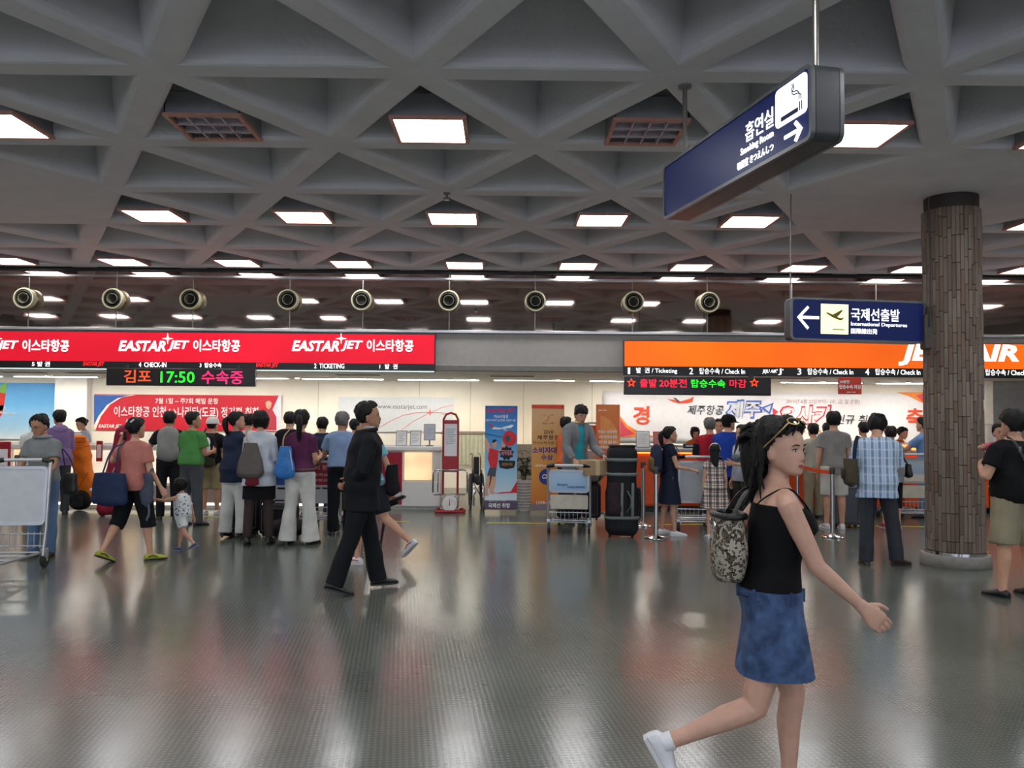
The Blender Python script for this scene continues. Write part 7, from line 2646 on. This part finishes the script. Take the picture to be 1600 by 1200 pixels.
_r1.color_ramp.elements[0].color = (*lin('#263a5e'), 1); _r1.color_ramp.elements[1].color = (*lin('#4b668f'), 1)
_t.links.new(_n1.outputs[0], _r1.inputs[0]); _t.links.new(_r1.outputs[0], _b.inputs['Base Color'])
_n2 = _t.nodes.new('ShaderNodeTexNoise'); _n2.inputs['Scale'].default_value = 220
_t.links.new(_tc.outputs['Object'], _n2.inputs['Vector'])
_bp = _t.nodes.new('ShaderNodeBump'); _bp.inputs['Strength'].default_value = .3; _bp.inputs['Distance'].default_value = .004
_t.links.new(_n2.outputs[0], _bp.inputs['Height']); _t.links.new(_bp.outputs[0], _b.inputs['Normal'])
sk_ = skirt(B, dsk, p, 'denim_skirt', waist=.075, drop=.285, inf=.012, flare=.0)
wrinkle(sk_.data, .003, 83, .8)
c, r, f, u = B.spine(.065)
rx, ry, yo, g = B.prof(.065)
MB().tube(ring_frame(c + f * yo * B.k, r, f, (rx * g + .003) * B.k, (ry * g + .003) * B.k, 40, 1.0), .015, 8, close=True, flat=1.2).build('waistband', dsk, sk_)
for a in (.35, 1.2, 1.9, 2.8, 3.9, 4.7, 5.5):
    q = c + f * yo * B.k + r * (rx * g + .018) * B.k * math.cos(a) + f * (ry * g + .018) * B.k * math.sin(a)
    MB().tube([q + Vector((0, 0, .026)), q + Vector((0, 0, -.026))], .006, 6).build('belt_loop', dsk, sk_)
shoes(B, p, shoe_white, sole_white)
for l in B.leg:
    ak = l['knee'].lerp(l['ank'], .93)
    MB().tube([ak, l['ank'] - (l['ank'] - l['knee']).normalized() * -.015], [.040 * B.k, .043 * B.k], 14).build('sock', cloth('#d5d5d8'), p)
# sunglasses pushed up on her head
sg = bag_root('sunglasses', 'sunglasses pushed up on the hair of the walking woman', 'sunglasses', p)
fr_ = M('frame_gold', '#b9a06a', .3, .8)
for sd in (-1, 1):
    lens_c = B.headM @ (head_pt(.205, sd * .42, .030, False))
    nrm_l = (B.HR @ Vector((sd * .25, .55, .8))).normalized()
    rt = (B.HR @ Vector((1, 0, 0)))
    rt = (rt - nrm_l * rt.dot(nrm_l)).normalized()
    up2 = nrm_l.cross(rt)
    rgp = [lens_c + rt * (.027 * math.cos(a)) + up2 * (.021 * math.sin(a)) for a in [i * PI / 10 for i in range(20)]]
    MB().tube(rgp, .0028, 8, close=True).build('rim', fr_, sg)
    MB().loft([[q + nrm_l * .001 for q in rgp], [lens_c + (q - lens_c) * .5 + nrm_l * .004 for q in rgp]]).build('lens', M('lens_dark', '#1b1714', .08, coat=1.0), sg)
    hinge = lens_c + rt * sd * .028
    MB().tube([hinge, B.headM @ head_pt(.155, sd * 1.35, .034, False), B.headM @ head_pt(.115, sd * 1.75, .026, False)], .0026, 6).build('temple', fr_, sg)
MB().tube([B.headM @ head_pt(.207, -.2, .033, False), B.headM @ head_pt(.210, 0, .036, False), B.headM @ head_pt(.207, .2, .033, False)], .0024, 6).build('bridge', fr_, sg)
# leopard print bucket bag on her back
lb_ = bag_root('bucket_bag', 'black and white leopard print bucket bag behind the walking woman', 'bag', p)
leo = pattern_mat('leopard', '#17130f', 'leopard', '#a39b8e', '#5a4d42', f=38, rough=.6)
cz = at(1140, 856, FY).z
bcn = Vector((.0, -.175, cz))
rr = []
for i in range(13):
    t_ = i / 12
    w = (.072 + .014 * math.sin(t_ * 2.6)) * (.82 if i == 0 else 1)
    rr.append(ring_frame(bcn + Vector((0, 0, .27 * (t_ - .5))), nrm((1, .15, 0)), nrm((-.15, 1, 0)), w * 1.25, w * .78, 28, .85))
o = MB().loft(rr, cap=True).build('bag_body', leo, lb_, angle=80)
wrinkle(o.data, .006, 85, 1.2)
MB().tube(ring_frame(bcn + Vector((0, 0, .135)), nrm((1, .15, 0)), nrm((-.15, 1, 0)),   .098, .056, 30, .85), .014, 10, close=True).build('rim', leather_black, lb_)
for dx in (-.05, .04):
    MB().tube([bcn + Vector((dx + .015 * math.cos(a), -.064, .095 + .015 * math.sin(a))) for a in [i * PI / 8 for i in range(16)]], .004, 6, close=True).build('eyelet', chrome, lb_)
for dx in (-.08, .08):
    strap([bcn + Vector((dx, .0, .13)), bcn + Vector((dx * .6, .06, .24)), B.arm[1]['sh'] + Vector((.05, -.04, .055)), B.arm[1]['sh'] + Vector((.05, .03, .045))], .014, leather_black, lb_)

bpy.data.scenes.remove(_tmp)
